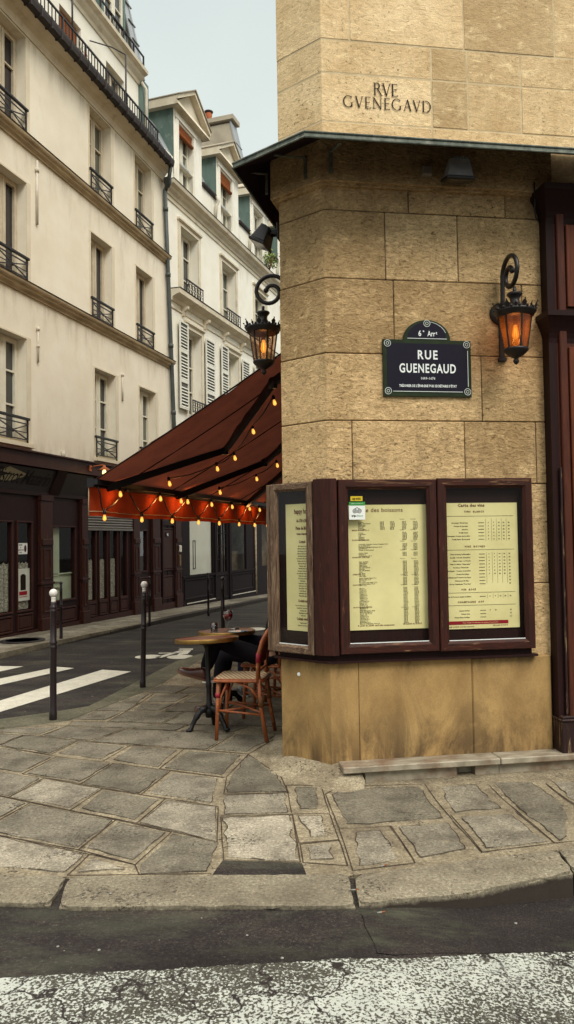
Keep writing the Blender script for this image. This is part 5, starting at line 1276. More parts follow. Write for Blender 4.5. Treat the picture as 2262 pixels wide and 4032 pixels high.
for x0, x1, z0, z1, bars, pn, fm, rh in wins:
    casement(h1, x0+.02, x1-.02, z0+.01, z1-.015, .21, bars, pn, fm); xrail(h1, x0+.01, x1-.01, z0+.02, rh)
for x0, x1, z0, z1, *_ in wins:   # painted bands round the openings, sills
    mb = MB(); mb.box(x0-.05, x0-.001, -.012, .001, z0, z1); mb.box(x1+.001, x1+.13, -.012, .001, z0, z1); mb.box(x0-.05, x1+.13, -.011, .002, z1-.001, z1+.03)
    if z0 < 4: mb.box(x0-.05, x1+.15, -.09, .2, z0-.07, z0); mb.box(x0, x1, -.02, .2, z0-.001, z0+.05)
    if mb.bm.faces: mb.build('window_surround', M['reveal'], h1)
def band(par, prof, x0, z, mat, name, end, x1=None):
    mb = MB(); mb.extr([(y, z+dz_) for y, dz_ in prof], x0, end(z) if x1 is None else x1); return mb.build(name, mat, par)
PR = [(.01,0),(-.035,0),(-.04,.03),(-.06,.05),(-.09,.07),(-.10,.11),(-.135,.125),(-.15,.15),(-.155,.185),(.01,.185)]
band(h1, PR, -3.6, 6.17, M['cornice'], 'string_course', endx); band(h1, PR, -3.6, 8.91, M['cornice'], 'string_course', endx)
mb = MB(); mb.extr([(.01,6.356),(-.165,6.356),(-.17,6.368),(.01,6.385)], -3.6, endx(6.3)); mb.extr([(.01,9.096),(-.165,9.096),(-.17,9.108),(.01,9.125)], -3.6, endx(9)); mb.build('lead_flashing', M['lead'], h1)
mb = MB(); mb.extr([(.01,11.06),(-.03,11.06),(-.03,11.12),(-.05,11.2),(-.12,11.28),(-.27,11.33),(-.27,11.40),(.3,11.44),(.3,11.06)], -3.6, 6.93); mb.build('eaves', M['cornice_w'], h1)
mb = MB(); mb.extr([(-.28,11.31),(-.35,11.29),(-.40,11.33),(-.42,11.42),(-.42,11.475),(-.27,11.475)], -3.6, 6.72)
for i in range(30): mb.box(-3.4+i*.34, -3.37+i*.34, -.428, -.27, 11.285, 11.485)
mb.build('gutter', M['lead'], h1)
# top floor set back behind the balcony
tw = [(-.2,.72),(2.44,3.31),(4.44,5.34)]
mb = MB(); mb.wall(-3.6, 6.12, 11.40, 13.40, [(a, b, 11.5, 12.88) for a, b in tw], .22, .30); mb.build('wall', M['render_white'], h1)
mb = MB(); mb.box(6.10, 6.12, .302, 2.0, 11.4, 13.4); mb.box(-3.6, 6.9, -.27, .32, 11.40, 11.446); mb.build('balcony_floor', M['lead'], h1)
for i, (a, b) in enumerate(tw):
    f = casement(h1, a+.02, b-.02, 11.5, 12.87, .47, (.5,), M['pane_mid'], M['winframe_d'])
    if i < 2:
        mb = MB(); zz = 12.2 if i else 12.45
        for k in range(12): mb.box(a+.05, b-.05, .385, .40, zz+(12.86-zz)*k/12, zz+(12.86-zz)*(k+.85)/12)
        mb.build('blind', M['orange'], f)
mb = MB(); mb.extr([(.31,13.25),(.27,13.25),(.25,13.33),(.18,13.40),(.16,13.48),(.06,13.52),(.05,13.60),(.31,13.62)], -3.6, 6.2); mb.build('cornice', M['cornice_w'], h1)
def vrail(par, x0, x1, z0, z1, y, step, post, name='balcony_railing'):
    mb = MB(); mb.box(x0, x1, y-.018, y+.018, z1-.03, z1); mb.box(x0, x1, y-.009, y+.009, z0+.05, z0+.07); n = int((x1-x0)/step)
    for i in range(n+1):
        x = x0+i*step; r = .018 if i % post == 0 else .0085
        mb.box(x-r, x+r, y-r, y+r, z0, z1)
    return mb.build(name, M['rail_black'], par)
br = vrail(h1, -3.6, 6.12, 11.47, 11.95, -.26, .125, 7)
mb = MB()
for x, z1 in ((2.03,13.3),(4.35,12.85)):
    mb.tube([(x,-.25,11.5),(x,-.25,z1)], .02, 6)
mb.tube([(4.35,-.25,12.85),(4.15,.0,12.95),(3.6,.25,12.8)], .014, 6); mb.build('awning_pole', M['rail_black'], br)
for x, z, m_, lab in ((2.30,11.72,'green','small green trailing plant tied to the top balcony railing'),(2.50,11.66,'red','small red flowers tied to the top balcony railing')):
    t = thing('hanging_plant', lab, 'plant', H1 @ Matrix.Translation((x,-.29,z)))
    mb = MB(); r2 = random.Random(int(x*10))
    for k in range(40):
        p = Vector((r2.gauss(0,.035), r2.gauss(0,.02), r2.uniform(-.12,.10))); a = r2.uniform(0, 6.3); d = Vector((math.cos(a), r2.uniform(-.5,.5), math.sin(a)))*.03; e = d.orthogonal().normalized()*.014
        mb.face([p-d, p+e, p+d, p-e])
    mb.build('foliage', M['leaf'] if m_ == 'green' else M['red_leaf'], t, recalc=False)
# mansard above, dormer and party-wall gable
mb = MB(); mb.extr([(.28,13.62),(1.15,16.4),(1.4,16.4),(1.4,13.62)], -3.6, 6.15); mb.build('roof', M['roof_zinc'], h1)
vrail(h1, .6, 6.1, 13.62, 13.96, .14, .55, 1, 'snow_guard')
for x in (1.9, 4.35):
    mb = MB(); mb.box(x-.08, x, .30, 1.3, 13.6, 15.6); mb.box(x+1.0, x+1.08, .30, 1.3, 13.6, 15.6); mb.box(x-.12, x+1.12, .26, 1.3, 15.6, 15.72); d_ = mb.build('dormer', M['slate_green'], h1)
    mb = MB()
    casement(d_, x, x+1.0, 13.62, 15.58, .36, (.45,.75), M['pane_mid'], M['winframe']); mb.bm.free()
    mb = MB(); mb.box(x, x+1.0, .22, .25, 14.02, 14.06); mb.box(x, x+1.0, .225, .245, 13.72, 13.74)
    for k in range(9): mb.box(x+k*.125-.008, x+k*.125+.008, .227, .243, 13.62, 14.04)
    mb.build('dormer_railing', M['rail_black'], d_)
mb = MB(); mb.extr([(.26,13.60),(1.10,17.4),(5,17.4),(5,13.0),(.36,13.0)], 6.0, 6.22); mb.build('gable_wall', M['stucco_grey'], h1)
mb = MB(); mb.extr([(.19,13.45),(1.05,17.6),(1.55,17.6),(.75,13.45)], 6.221, 6.30); mb.extr([(.225,13.60),(1.07,17.5),(1.10,17.5),(.255,13.60)], 5.9, 6.36)
for k in range(7): z = 13.9+k*.52; y = .185+(z-13.45)*.2072; mb.extr([(y-.02,z),(y+.1,z+.01),(y+.1,z+.03),(y-.02,z+.025)], 6.0, 6.365)
mb.build('gable_flashing', M['roof_zinc'], h1)
mb = MB(); mb.box(6.13, 6.55, .22, .7, 11.45, 13.45); mb.build('gable_cladding', M['slate_green'], h1)
mb = MB(); mb.tube([(6.2,.12,11.45),(6.2,.12,13.15),(6.1,.2,13.3)], .04, 8); mb.build('balcony_pipe', M['white_pipe'], h1)
# downpipe between the houses, grey paint with a hopper on top
dp = lambda z: 7.62-.072*z
mb = MB()
mb.tube([(6.68,-.33,11.32),(6.74,-.26,11.1),(dp(10.6),-.09,10.75)], .05, 10); mb.lathe([(.10,.12),(.11,.10),(.10,.0),(.05,-.12)], (dp(10.95)+.02,-.16,10.98), 12)
mb.tube([(dp(z),-.085,z) for z in (10.8,9,7,5,3.1)], .055, 10)
for z in (10.3,8.6,6.75,5.0): mb.tube([(dp(z),-.085,z-.05),(dp(z),-.085,z+.05)], .068, 10)
mb.build('downpipe', M['pipe_grey'], h1)
# capped pipes left on the render
mb = MB()
for x, z0, z1, w in ((1.10,8.06,8.95,.02),(1.11,6.9,7.0,.03)): pass
mb.tube([(1.12,-.02,7.62),(1.12,-.02,8.85)], .028, 8); mb.tube([(1.12,-.02,8.62),(1.12,-.02,8.70)], .045, 8); mb.tube([(1.14,-.02,5.0),(1.14,-.02,5.68)], .022, 8); mb.tube([(1.14,-.02,5.60),(1.14,-.02,5.66)], .038, 8); mb.tube([(1.14,-.02,5.28),(1.14,-.02,5.33)], .034, 8)
mb.tube([(4.52,-.02,4.85),(4.52,-.02,5.48)], .022, 8); mb.tube([(4.52,-.02,5.42),(4.52,-.02,5.48)], .038, 8); mb.tube([(1.95,-.05,3.25),(1.95,-.05,3.42)], .04, 8); mb.build('vent_pipe', M['white_pipe'], h1)

# ---- shopfront in maroon timber
mb = MB()
mb.box(-3.6, 7.75, -.25, .02, 3.02, 3.23); mb.box(-3.6, 7.75, -.30, .02, 3.23, 3.258); mb.box(-3.6, 7.75, -.28, .0, 2.985, 3.02); mb.build('fascia', M['wood_case'], h1)
mb = MB(); mb.wall(-3.6, 7.75, -.4, 3.0, [(-1.9,-1.5,.40,1.98),(-1.35,-.6,.5,1.98),(-.35,.33,.40,1.98),(.50,.93,.40,1.98),(1.62,2.43,.49,1.91),(2.90,3.25,.37,1.86),(3.41,3.75,.37,1.86),(3.88,4.22,.37,1.86),(4.36,4.68,.37,1.86),(5.32,5.74,.90,1.86),(6.62,7.32,2.12,2.40)], .08, .0); mb.build('shop_wall', M['wood_dark'], h1)
def sign_panel(x0, x1):
    mb = MB(); mb.face([(x0,-.205,2.965),(x1,-.205,2.965),(x1,-.025,2.565),(x0,-.025,2.565)]); return mb.build('sign_panel', M['sign_panel'], h1)
M['sign_panel'] = pm('dark_awning_panel', (.038,.036,.044), (.026,.024,.030), 6, .55, .4)
sp1 = sign_panel(-3.4, 1.46); sign_panel(1.80, 2.90)
mb = MB()
for x in (1.46, 2.90): mb.hexa([(x,-.25,2.98),(x+.34,-.25,2.98),(x+.34,.0,2.98),(x,0,2.98),(x,-.03,2.5),(x+.34,-.03,2.5),(x+.34,.0,2.5),(x,0,2.5)])
mb.box(-3.6, 7.6, -.04, .0, 2.49, 2.565); mb.build('sign_frame', M['wood_dark'], h1)
MT = Matrix(((1,0,0,0),(0,0,.410,-.20),(0,0,.912,0),(0,0,0,1)))
SP = lambda x, u: (x, -.025-.18*u-.006, 2.565+.40*u)
mb = MB(); sg = MB()
class _S: pass
tm = MB(); tm.text('Bistrot Mazarin', 0, 0, .40, 0, sx=.80, shear=.42, bold=.001, space=.86)
w_ = max(v.co.x for v in tm.bm.verts)
for v in tm.bm.verts: v.co = Vector(SP(1.36-w_+v.co.x, .26+v.co.z/.44))
tm.build('sign_lettering', M['sign_ink'], sp1, recalc=False)
mb.bm.free(); sg.bm.free()
tm = MB()
for q in ([(-.2,.72),(.02,.93),(.74,.64),(.18,.60)], [(-.3,.42),(.1,.62),(.55,.60),(.2,.36),(-.1,.30)]): tm.face([Vector(SP(x, u))+Vector((0,.003,0)) for x, u in q])
tm.build('sign_reflection', M['sign_pale'], sp1, recalc=False)  # pale shapes painted on the panel as its reflection
# pilasters with caps, bases and panels
def pilaster(x0, x1, zb=.08):
    mb = MB(); mb.box(x0, x1, -.07, .0, -.3, 2.5, .005); w = (x1-x0)
    for z0, z1 in ((.30,.80),(.92,1.50)): mb.miter(x0+w*.2, x1-w*.2, z0, z1, .03, -.085, -.075, -.07)
    mb.box(x0-.02, x1+.02, -.10, .0, -.3, .2, .006); mb.box(x0-.025, x1+.025, -.095, 0, .83, .87, .004); mb.box(x0+.02, x1-.02, -.10, 0, 1.56, 1.68, .01); mb.box(x0-.01, x1+.01, -.09, 0, 2.40, 2.5, .004)
    return mb.build('pilaster', M['wood_case'], h1)
for a, b in ((1.14,1.54),(2.62,2.86),(4.94,5.26),(5.98,6.40),(7.38,7.74),(-2.4,-2.05)): pilaster(a, b)
mb = MB()
def lower(x0, x1, z0, z1): mb.miter(x0, x1, z0, z1, .035, -.03, -.012, 0); mb.box(x0+.05, x1-.05, -.022, 0, z0+.05, z1-.05, .006)
for a, b in ((-1.9,-1.5),(-1.35,-.6),(-.35,.33),(.48,.95),(1.62,2.45),(2.90,3.27),(3.40,3.77),(3.87,4.24),(4.35,4.70)): lower(a, b, .04, .34)
lower(5.32, 5.76, .10, .75); lower(6.66, 7.28, .12, .72); lower(6.66, 7.28, .85, 1.95)
mb.box(-3.6, 7.75, -.055, 0, -.35, .02); mb.build('shop_panel', M['wood_case'], h1)
mb = MB()
for a, b, c, d in ((-.35,.33,.40,1.98),(.50,.93,.40,1.98),(1.62,2.43,.49,1.91),(2.90,3.25,.37,1.86),(3.41,3.75,.37,1.86),(3.88,4.22,.37,1.86),(4.36,4.68,.37,1.86),(5.32,5.74,.90,1.86)):
    mb.miter(a-.03, b+.03, c-.03, d+.03, .035, -.028, -.01, .0)
mb.build('window_moulding', M['wood_case'], h1)
def spane(par, x0, x1, z0, z1, y=.03):
    mb = MB(); mb.face([(x0,y,z0),(x1,y,z0),(x1,y,z1),(x0,y,z1)]); return mb.build('shop_pane', M['glass_shop'], par)
M['glass_shop'] = glass_mat('shop_glass', (.93,.94,.91), .01, .015, .28)
for a, b, c, d in ((-1.9,-1.5,.40,1.98),(-1.35,-.6,.5,1.98),(-.35,.33,.40,1.98),(.50,.93,.40,1.98),(1.62,2.43,.49,1.91),(2.90,3.25,.37,1.86),(3.41,3.75,.37,1.86),(3.88,4.22,.37,1.86),(4.36,4.68,.37,1.86),(5.32,5.74,.90,1.86),(6.62,7.32,2.12,2.40)): spane(h1, a, b, c, d)
mb = MB(); mb.box(-3.6, 7.75, .9, .95, -.3, 3); mb.box(-3.6, 7.75, .08, .9, -.3, -.25); mb.build('shop_interior', M['interior'], h1)
# pale green panels standing in for the large pane's reflection of the wall opposite
mb = MB(); mb.box(1.5, 1.98, .07, .08, .4, 1.95); mb.box(1.66, 1.92, .06, .07, .95, 1.86, .004); mb.box(1.96, 2.5, .085, .095, .4, 1.0); mb.box(1.6, 1.97, .05, .07, .84, .87); mb.box(1.6, 1.97, .05, .07, .73, .755); mb.box(1.6, 2.5, .06, .085, .985, 1.01); mb.build('pane_reflection', pm('pale_green_reflection', (.62,.70,.54), (.52,.60,.46), 4, .6, c3=(.36,.42,.30), s3=2), h1)
mb = MB(); mb.box(2.0, 2.14, .18, .19, 1.0, 1.32); mb.build('framed_print', pm('faded_print', (.22,.21,.17), (.08,.07,.06), 20), h1)
# lace half curtains behind the door panes
def lace(x0, x1, z0, z1, seed):
    mb = MB(); rr = random.Random(seed); z = z0; n = 5
    w = (x1-x0)
    G = [[mb.bm.verts.new((x0+w*i/16, .055+.012*math.sin(i*1.9+seed), z0+(z1-z0)*k/10+(.022*math.sin(i*1.6)*(k == 10)))) for k in range(11)] for i in range(17)]
    mb._m([mb.bm.faces.new([G[i][k], G[i+1][k], G[i+1][k+1], G[i][k+1]]) for i in range(16) for k in range(10)])
    return mb.build('lace_curtain', M['lace'], h1, recalc=False)
for i, (a, b, c, d) in enumerate(((-1.9,-1.5,.42,1.26),(-.35,.33,.42,1.26),(.50,.93,.42,1.26),(2.90,3.25,.39,1.23),(3.41,3.75,.39,1.23),(3.88,4.22,.39,1.23))): lace(a+.01, b-.01, c, d, i)
# roller shutter over the folding doors
mb = MB()
for k in range(10): z = 1.90+k*.056; mb.extr([(-.02,z),(-.045,z+.012),(-.048,z+.030),(-.03,z+.054),(-.02,z+.054)], 2.87, 4.93)
mb.box(2.86, 4.94, -.055, -.018, 1.855, 1.90, .004); mb.build('roller_shutter', pm('grey_shutter', (.19,.175,.155), (.13,.12,.11), 4, .55, .4, stretch=(1,1,6)), h1)
# house door with its number
mb = MB(); mb.box(6.58, 6.62, -.05, 0, -.2, 2.45); mb.box(7.32, 7.36, -.05, 0, -.2, 2.45); mb.box(6.58, 7.36, -.05, 0, 2.02, 2.10); mb.box(6.97, 6.985, -.012, 0, -.2, 2.02); mb.build('house_door', M['wood_dark'], h1)
t = thing('number_plate', 'small blue enamel house number 42 on the maroon street door', 'house number', H1 @ Matrix.Translation((6.90,0,1.78)))
mb = MB(); mb.box(-.075,.075,-.045,-.035,-.055,.055,.003); mb.build('plate', M['sign_blue'], t)
mb = MB(); mb.text('42', 0, -.036, .10, -.047, align='CENTER', bold=.002); mb.build('numerals', M['sign_white'], t)
t = thing('entry_box', 'small white entry box on the maroon pilaster beside the street door', 'entry box', H1 @ Matrix.Translation((7.60,-.07,1.40)))
mb = MB(); mb.box(-.05,.06,-.05,0,-.09,.09,.015); mb.build('housing', M['winframe'], t)
mb = MB(); mb.box(-.035,.045,-.03,0,-.45,-.16,.006); mb.build('letter_plate', M['brass2'], t)
# notices on the glass
t = thing('notice', 'small white notice taped to the narrow shop door pane', 'notice', H1 @ Matrix.Translation((.70,.028,1.51)))
mb = MB(); mb.box(-.15,.15,-.002,0,-.10,.10); mb.build('sheet', M['white'], t)
mb = MB()
for i, s_ in enumerate(('FERMÉ','LE','DIMANCHE','SOIR')): mb.text(s_, -.06, .055-i*.045, .035, -.003, align='CENTER', bold=.001)
mb.build('print', M['ink'], t)
mb = MB(); mb.ball((.085,-.003,.0), .05, 10, (.8,.04,1.3)); mb.build('picture', pm('dark_picture', (.10,.02,.03), (.03,.01,.01), 30), t)
t = thing('poster', 'tall pale poster with a dark bottle over the lace curtain', 'poster', H1 @ Matrix.Translation((.715,.028,.86)))
mb = MB(); mb.box(-.20,.20,-.002,0,-.29,.29); mb.build('sheet', pm('pale_poster', (.58,.60,.52), (.50,.52,.45), 6, .6), t)
mb = MB(); mb.box(-.08,.08,-.004,-.002,-.10,.17); mb.box(-.05,.05,-.004,-.002,.16,.19); mb.build('picture', M['ink'], t)
mb = MB(); mb.box(-.12,.12,-.0045,-.0025,-.19,-.12); mb.box(-.12,.12,-.0045,-.0025,-.225,-.215); mb.build('red_lettering', M['red_band'], t)
# gooseneck shop lamp above the sign
t = thing('sign_lamp', 'lit cage lamp with enamel shade fixed above the dark shop sign', 'lamp', H1 @ Matrix.Translation((2.62,-.25,3.12)))
mb = MB(); mb.box(-.04,.04,-.03,0,-.06,.06,.006); mb.tube([(0,-.03,0),(.0,-.10,.04),(.03,-.24,.06),(.05,-.30,.05)], .013, 8); mb.build('arm', M['terracotta'], t)
mb = MB(); mb.lathe([(.02,.07),(.03,.05),(.035,.03),(.13,-.03),(.13,-.04),(.03,.02),(.0,.03)], (.05,-.30,-.01), 20); mb.build('shade', M['terracotta'], t)
mb = MB(); mb.lathe([(.02,-.01),(.03,-.05),(.042,-.09),(.035,-.13),(0,-.15)], (.05,-.30,.0), 12); mb.build('bulb', M['bulb_hot'], t)
mb = MB()
for k in range(6):
    a = k*PI/3; mb.tube([(.05+.05*math.cos(a),-.30+.05*math.sin(a),-.03),(.05+.055*math.cos(a),-.30+.055*math.sin(a),-.10),(.05+.02*math.cos(a),-.30+.02*math.sin(a),-.165)], .003, 5)
mb.build('cage', M['black'], t)
light('sign_light', (.05,-.42,-.12), 1.6, (1,.6,.25), .04, t)

# ------------------------------------------------------------------ second house with pedimented dormers
H2 = frame(-2.875, 20.78, 18.5)
h2 = thing('townhouse', 'pale townhouse with pedimented dormers, white shutters and a black shopfront', 'house', H2)
sx = lambda z: -.02-.066*z
LX = 16.0
bays = [0.12+2.86*i for i in range(5)]
holes = []; wins = []
for i, x in enumerate(bays):
    holes += [(x, x+1.14, 8.36, 10.29), (x+.34, x+1.30, 5.15, 7.53)]
    casement(h2, x+.02, x+1.12, 8.37, 10.27, .26, (.34,.68), (M['pane_mid'], M['pane_green'])[i % 2], M['winframe']); casement(h2, x+.36, x+1.28, 5.16, 7.51, .26, (.3,.6), M['pane_mid'], M['winframe'])
mb = MB(); mb.wall(-.02, LX, 2.9, 11.0, holes, .30, 0)
for v in mb.bm.verts:
    if v.co.x < -.01: v.co.x = sx(v.co.z)
mb.build('wall', M['render_white'], h2)
for x in bays:
    for q, x0, x1, z0, z1 in ((0, x, x+1.14, 8.36, 10.29), (1, x+.34, x+1.30, 5.15, 7.53)):
        mb = MB(); mb.box(x0-.14, x0-.001, -.035, .001, z0, z1+.13); mb.box(x1+.001, x1+.14, -.035, .001, z0, z1+.13); mb.box(x0-.001, x1+.001, -.035, .001, z1+.001, z1+.13); mb.box(x0-.17, x1+.17, -.09, .001, z1+.13, z1+.19); mb.box(x0-.15, x1+.15, -.06, .001, z1+.10, z1+.13)
        mb.build('window_surround', M['cornice_w'], h2)
mb = MB()
mb.extr([(.01,10.74),(-.03,10.74),(-.035,10.80),(.01,10.80)], -.72, LX)
mb.extr([(.01,10.88),(-.04,10.88),(-.06,10.95),(-.13,11.0),(-.15,11.06),(-.25,11.1),(-.27,11.17),(-.27,11.19),(.2,11.22),(.2,10.88)], -.74, LX); mb.build('cornice', M['cornice_w'], h2)
mb = MB(); mb.extr([(.2,11.225),(-.28,11.192),(-.285,11.215),(.2,11.25)], -.74, LX); mb.extr([(.2,8.352),(-.30,8.345),(-.31,8.365),(.01,8.375)], -.5, LX); mb.build('lead_flashing', M['lead'], h2)
mb = MB(); mb.extr([(.01,8.05),(-.05,8.05),(-.08,8.14),(-.2,8.2),(-.28,8.22),(-.29,8.34),(.01,8.34)], -.5, LX)
mb.extr([(.01,7.86),(-.03,7.86),(-.03,7.9),(.01,7.9)], -.5, LX); mb.build('balcony_band', M['cornice_w'], h2)
for k in range(10):
    mb = MB(); x = .22+1.42*k; mb.extr([(0,8.05),(-.20,8.05),(-.19,7.98),(-.09,7.92),(-.06,7.80),(0,7.78)], x-.05, x+.05)
    mb.build('bracket', M['cornice_w'], h2)
def scroll_rail(x0, x1, z0, h):
    mb = MB(); y = -.17; mb.box(x0, x1, y-.02, y+.02, z0+h-.03, z0+h); mb.box(x0, x1, y-.015, y+.015, z0+.02, z0+.04); n = 6
    for k in range(n+1): x = x0+(x1-x0)*k/n; mb.box(x-.008, x+.008, y-.008, y+.008, z0, z0+h)
    for k in range(n):
        x = x0+(x1-x0)*(k+.5)/n; r = (x1-x0)/n*.36
        for zc in (z0+h*.3, z0+h*.68): mb.tube([(x+r*math.cos(a*PI/5), y, zc+r*math.sin(a*PI/5)) for a in range(10)], .008, 4, True)
    mb.build('window_railing', M['rail_black'], h2)
for x in bays: scroll_rail(x+.02, x+1.12, 8.37, .44); scroll_rail(x+.36, x+1.28, 5.16, .36)
M['gap'] = pm('louvre_shade', (.15,.14,.12), (.10,.095,.085))
def shutter(x0, x1, z0, z1, y=-.075):
    mb = MB(); w = .06
    mb.box(x0, x0+w, y-.03, y, z0, z1); mb.box(x1-w, x1, y-.03, y, z0, z1)
    zs = [z0, z0+(z1-z0)*.32, z0+(z1-z0)*.66, z1]
    for z in zs: mb.box(x0+w, x1-w, y-.03, y, max(z0, z-.045), min(z1, z+.045))
    for a, b in zip(zs, zs[1:]):
        n = int((b-a-.09)/.085)
        for k in range(n):
            z = a+.055+k*.085; mb.hexa([(x0+w,y-.026,z),(x1-w,y-.026,z),(x1-w,y-.005,z+.03),(x0+w,y-.005,z+.03),(x0+w,y-.026,z+.008),(x1-w,y-.026,z+.008),(x1-w,y-.005,z+.038),(x0+w,y-.005,z+.038)])
    sh_ = mb.build('shutter', M['shutter'], h2)
    mb = MB(); mb.face([(x0+w,y-.003,z0),(x1-w,y-.003,z0),(x1-w,y-.003,z1),(x0+w,y-.003,z1)]); mb.build('louvre_shade_sheet', M['gap'], sh_)  # dark sheet behind the slats paints in the shade of the gaps
for x in bays:
    shutter(x+1.44, x+2.10, 5.2, 7.52)
    # near leaf stands half open
    mb = MB(); a = math.radians(-32); P = H2
    shutter(x-.26, x+.28, 5.2, 7.60); mb.bm.free()
# attic storey and dormers
ab = [(x-.32, x+1.50) for x in bays]
mb = MB(); mb.wall(-.75, LX, 11.20, 12.05, [(x-.08, x+.86, 11.2, 12.05) for x in bays], .2, .0); mb.build('attic_wall', M['render_white'], h2)
for x in bays:
    mb = MB(); mb.extr([(.06,12.05),(-.06,12.05),(-.09,12.1),(-.09,12.15),(.06,12.18)], x+1.47, x+2.47); mb.build('gutter', M['lead'], h2)
mb = MB(); mb.extr([(.05,12.1),(.55,13.05),(6,13.5),(6,12.1)], -.7, LX); mb.build('roof', M['roof_zinc'], h2)
for i, x in enumerate(bays):
    x0, x1 = x-.36, x+1.44; xm = (x0+x1)/2; zt = 13.42
    mb = MB(); mb.wall(x0, x1, 11.3, zt, [(x-.08, x+.86, 11.42, 13.15)], .2, -.02); 
    mb.prism([(0,0)]*0 or [(x0,-.02),(x1,-.02),(x1,-.01),(x0,-.01)], zt, zt+.01)
    mb.box(x-.24, x-.09, -.05, -.02, 11.4, 13.2); mb.box(x+.87, x+1.02, -.05, -.02, 11.4, 13.2); mb.box(x-.28, x+1.06, -.07, -.02, 13.2, 13.3)
    d_ = mb.build('dormer', M['render_white'], h2)
    casement(d_, x-.06, x+.84, 11.44, 13.13, .16, (.34,.66), M['pane_green'], M['winframe'])
    if i < 2:
        mb = MB()
        for k in range(7): mb.box(x-.04, x+.82, -.0, .012, 12.78+.05*k if i == 1 else 12.92+.03*k, 12.82+.05*k if i == 1 else 12.945+.03*k)
        mb.tube([(x-.04,-.01,12.76 if i == 1 else 12.86),(x+.82,-.01,12.76 if i == 1 else 12.86)], .055, 8); mb.build('blind', M['orange'], d_)
    mb = MB(); mb.box(x0+.0, x0+.06, -.01, 2.2, 11.6, zt); mb.box(x1-.06, x1, -.01, 2.2, 11.6, zt); mb.build('dormer_cheek', M['slate_green'], d_)
    zp = 14.22-.05*(i > 0); e = .16
    mb = MB()
    mb.extr([(-.24,zt),(-.2,zt+.12),(2.4,zt+.12),(2.4,zt)], x0-e, x1+e)
    for s_ in (1,):   # pediment rakes and field
        A = (x0-e, zt+.12); B = (x1+e, zt+.12); T = (xm, zp)
        for (p, q) in ((A, T), (T, B)):
            mb.hexa([(p[0],-.25,p[1]),(q[0],-.25,q[1]),(q[0],2.4,q[1]),(p[0],2.4,p[1]),(p[0],-.25,p[1]+.12),(q[0],-.25,q[1]+.12),(q[0],2.4,q[1]+.12),(p[0],2.4,p[1]+.12)])
        mb.extr([(0,0)]*0 or [(-.05,zt+.1),(-.05,zt+.101),(.0,zt+.101),(.0,zt+.1)], x0, x1)
        mb.face([(A[0]+.1,-.08,A[1]),(B[0]-.1,-.08,B[1]),(T[0],-.08,T[1])])
    mb.build('pediment', M['cornice_w'], d_)
    mb = MB()
    for (p, q) in (((x0-e-.02, zt+.24), (xm, zp+.12)), ((xm, zp+.12), (x1+e+.02, zt+.24))):
        mb.hexa([(p[0],-.29,p[1]),(q[0],-.29,q[1]),(q[0],2.4,q[1]),(p[0],2.4,p[1]),(p[0],-.29,p[1]+.03),(q[0],-.29,q[1]+.03),(q[0],2.4,q[1]+.03),(p[0],2.4,p[1]+.03)])
    mb.build('pediment_roof', M['stucco_grey'], d_)
    mb = MB(); mb.tube([(x1+.9,-.10,12.1),(x1+.95,-.14,11.95),(x1+.9,-.08,11.8),(x1+.9,-.05,11.3)], .05, 8); mb.build('rainwater_pipe', M['white_pipe'], d_)
# chimney stack: party wall rising above the roof, with terracotta pots
CX = 7.75
mb = MB(); mb.extr([(.45,12.4),(1.62,17.45),(5.6,17.45),(5.6,12.4)], CX, CX+.5); ch = mb.build('chimney_stack', M['stucco_grey'], h2)
mb = MB(); mb.extr([(1.45,17.55),(1.45,17.72),(5.8,17.72),(5.8,17.55)], CX-.1, CX+.6); mb.build('chimney_cap', M['stucco_grey'], ch)
mb = MB(); mb.extr([(.40,12.4),(1.56,17.5),(1.62,17.5),(.46,12.4)], CX-.03, CX+.54)
for k in range(4): z = 13.3+k*1.1; y = .40+(z-12.4)*.2275; mb.extr([(y-.02,z),(y+.1,z),(y+.1,z+.03),(y-.02,z+.03)], CX-.04, CX+.55)
mb.build('stack_flashing', M['roof_zinc'], ch)
for y, h in ((2.6,.42),(3.3,.5),(4.6,.5)):
    mb = MB(); mb.lathe([(.13,0),(.11,h*.5),(.14,h*.8),(.12,h)], (CX+.25, y, 17.72), 12); mb.build('chimney_pot', M['terracotta'], ch)
    mb = MB(); mb.lathe([(.16,h),(.18,h+.05),(.02,h+.14)], (CX+.25, y, 17.72), 12); mb.build('pot_cowl', M['lead'], ch)
# plant growing on the gutter
t = thing('gutter_plant', 'bright green shrub growing on the cornice of the pale townhouse', 'plant', H2 @ Matrix.Translation((6.95,-.18,11.25)))
mb = MB(); r2 = random.Random(4)
for k in range(5): mb.tube([(0,0,0),(r2.uniform(-.12,.12),r2.uniform(-.1,.1),.28),(r2.uniform(-.25,.25),r2.uniform(-.2,.15),.55)], [.018,.012,.006], 5)
mb.build('stem', M['rattan'], t)
mb = MB()
for k in range(420):
    p = Vector((r2.gauss(0,.17), r2.gauss(-.02,.12), .38+r2.gauss(0,.16))); mb.t = r2.random()
    d = Vector((r2.gauss(0,1), r2.gauss(0,1), r2.gauss(0,.6))).normalized()*r2.uniform(.03,.06); e = d.cross(Vector((r2.gauss(0,1), r2.gauss(0,1), 1))).normalized()*.022
    mb.face([p-d, p+e, p+d, p-e])
mb.build('foliage', M['leaf_bright'], t, recalc=False)
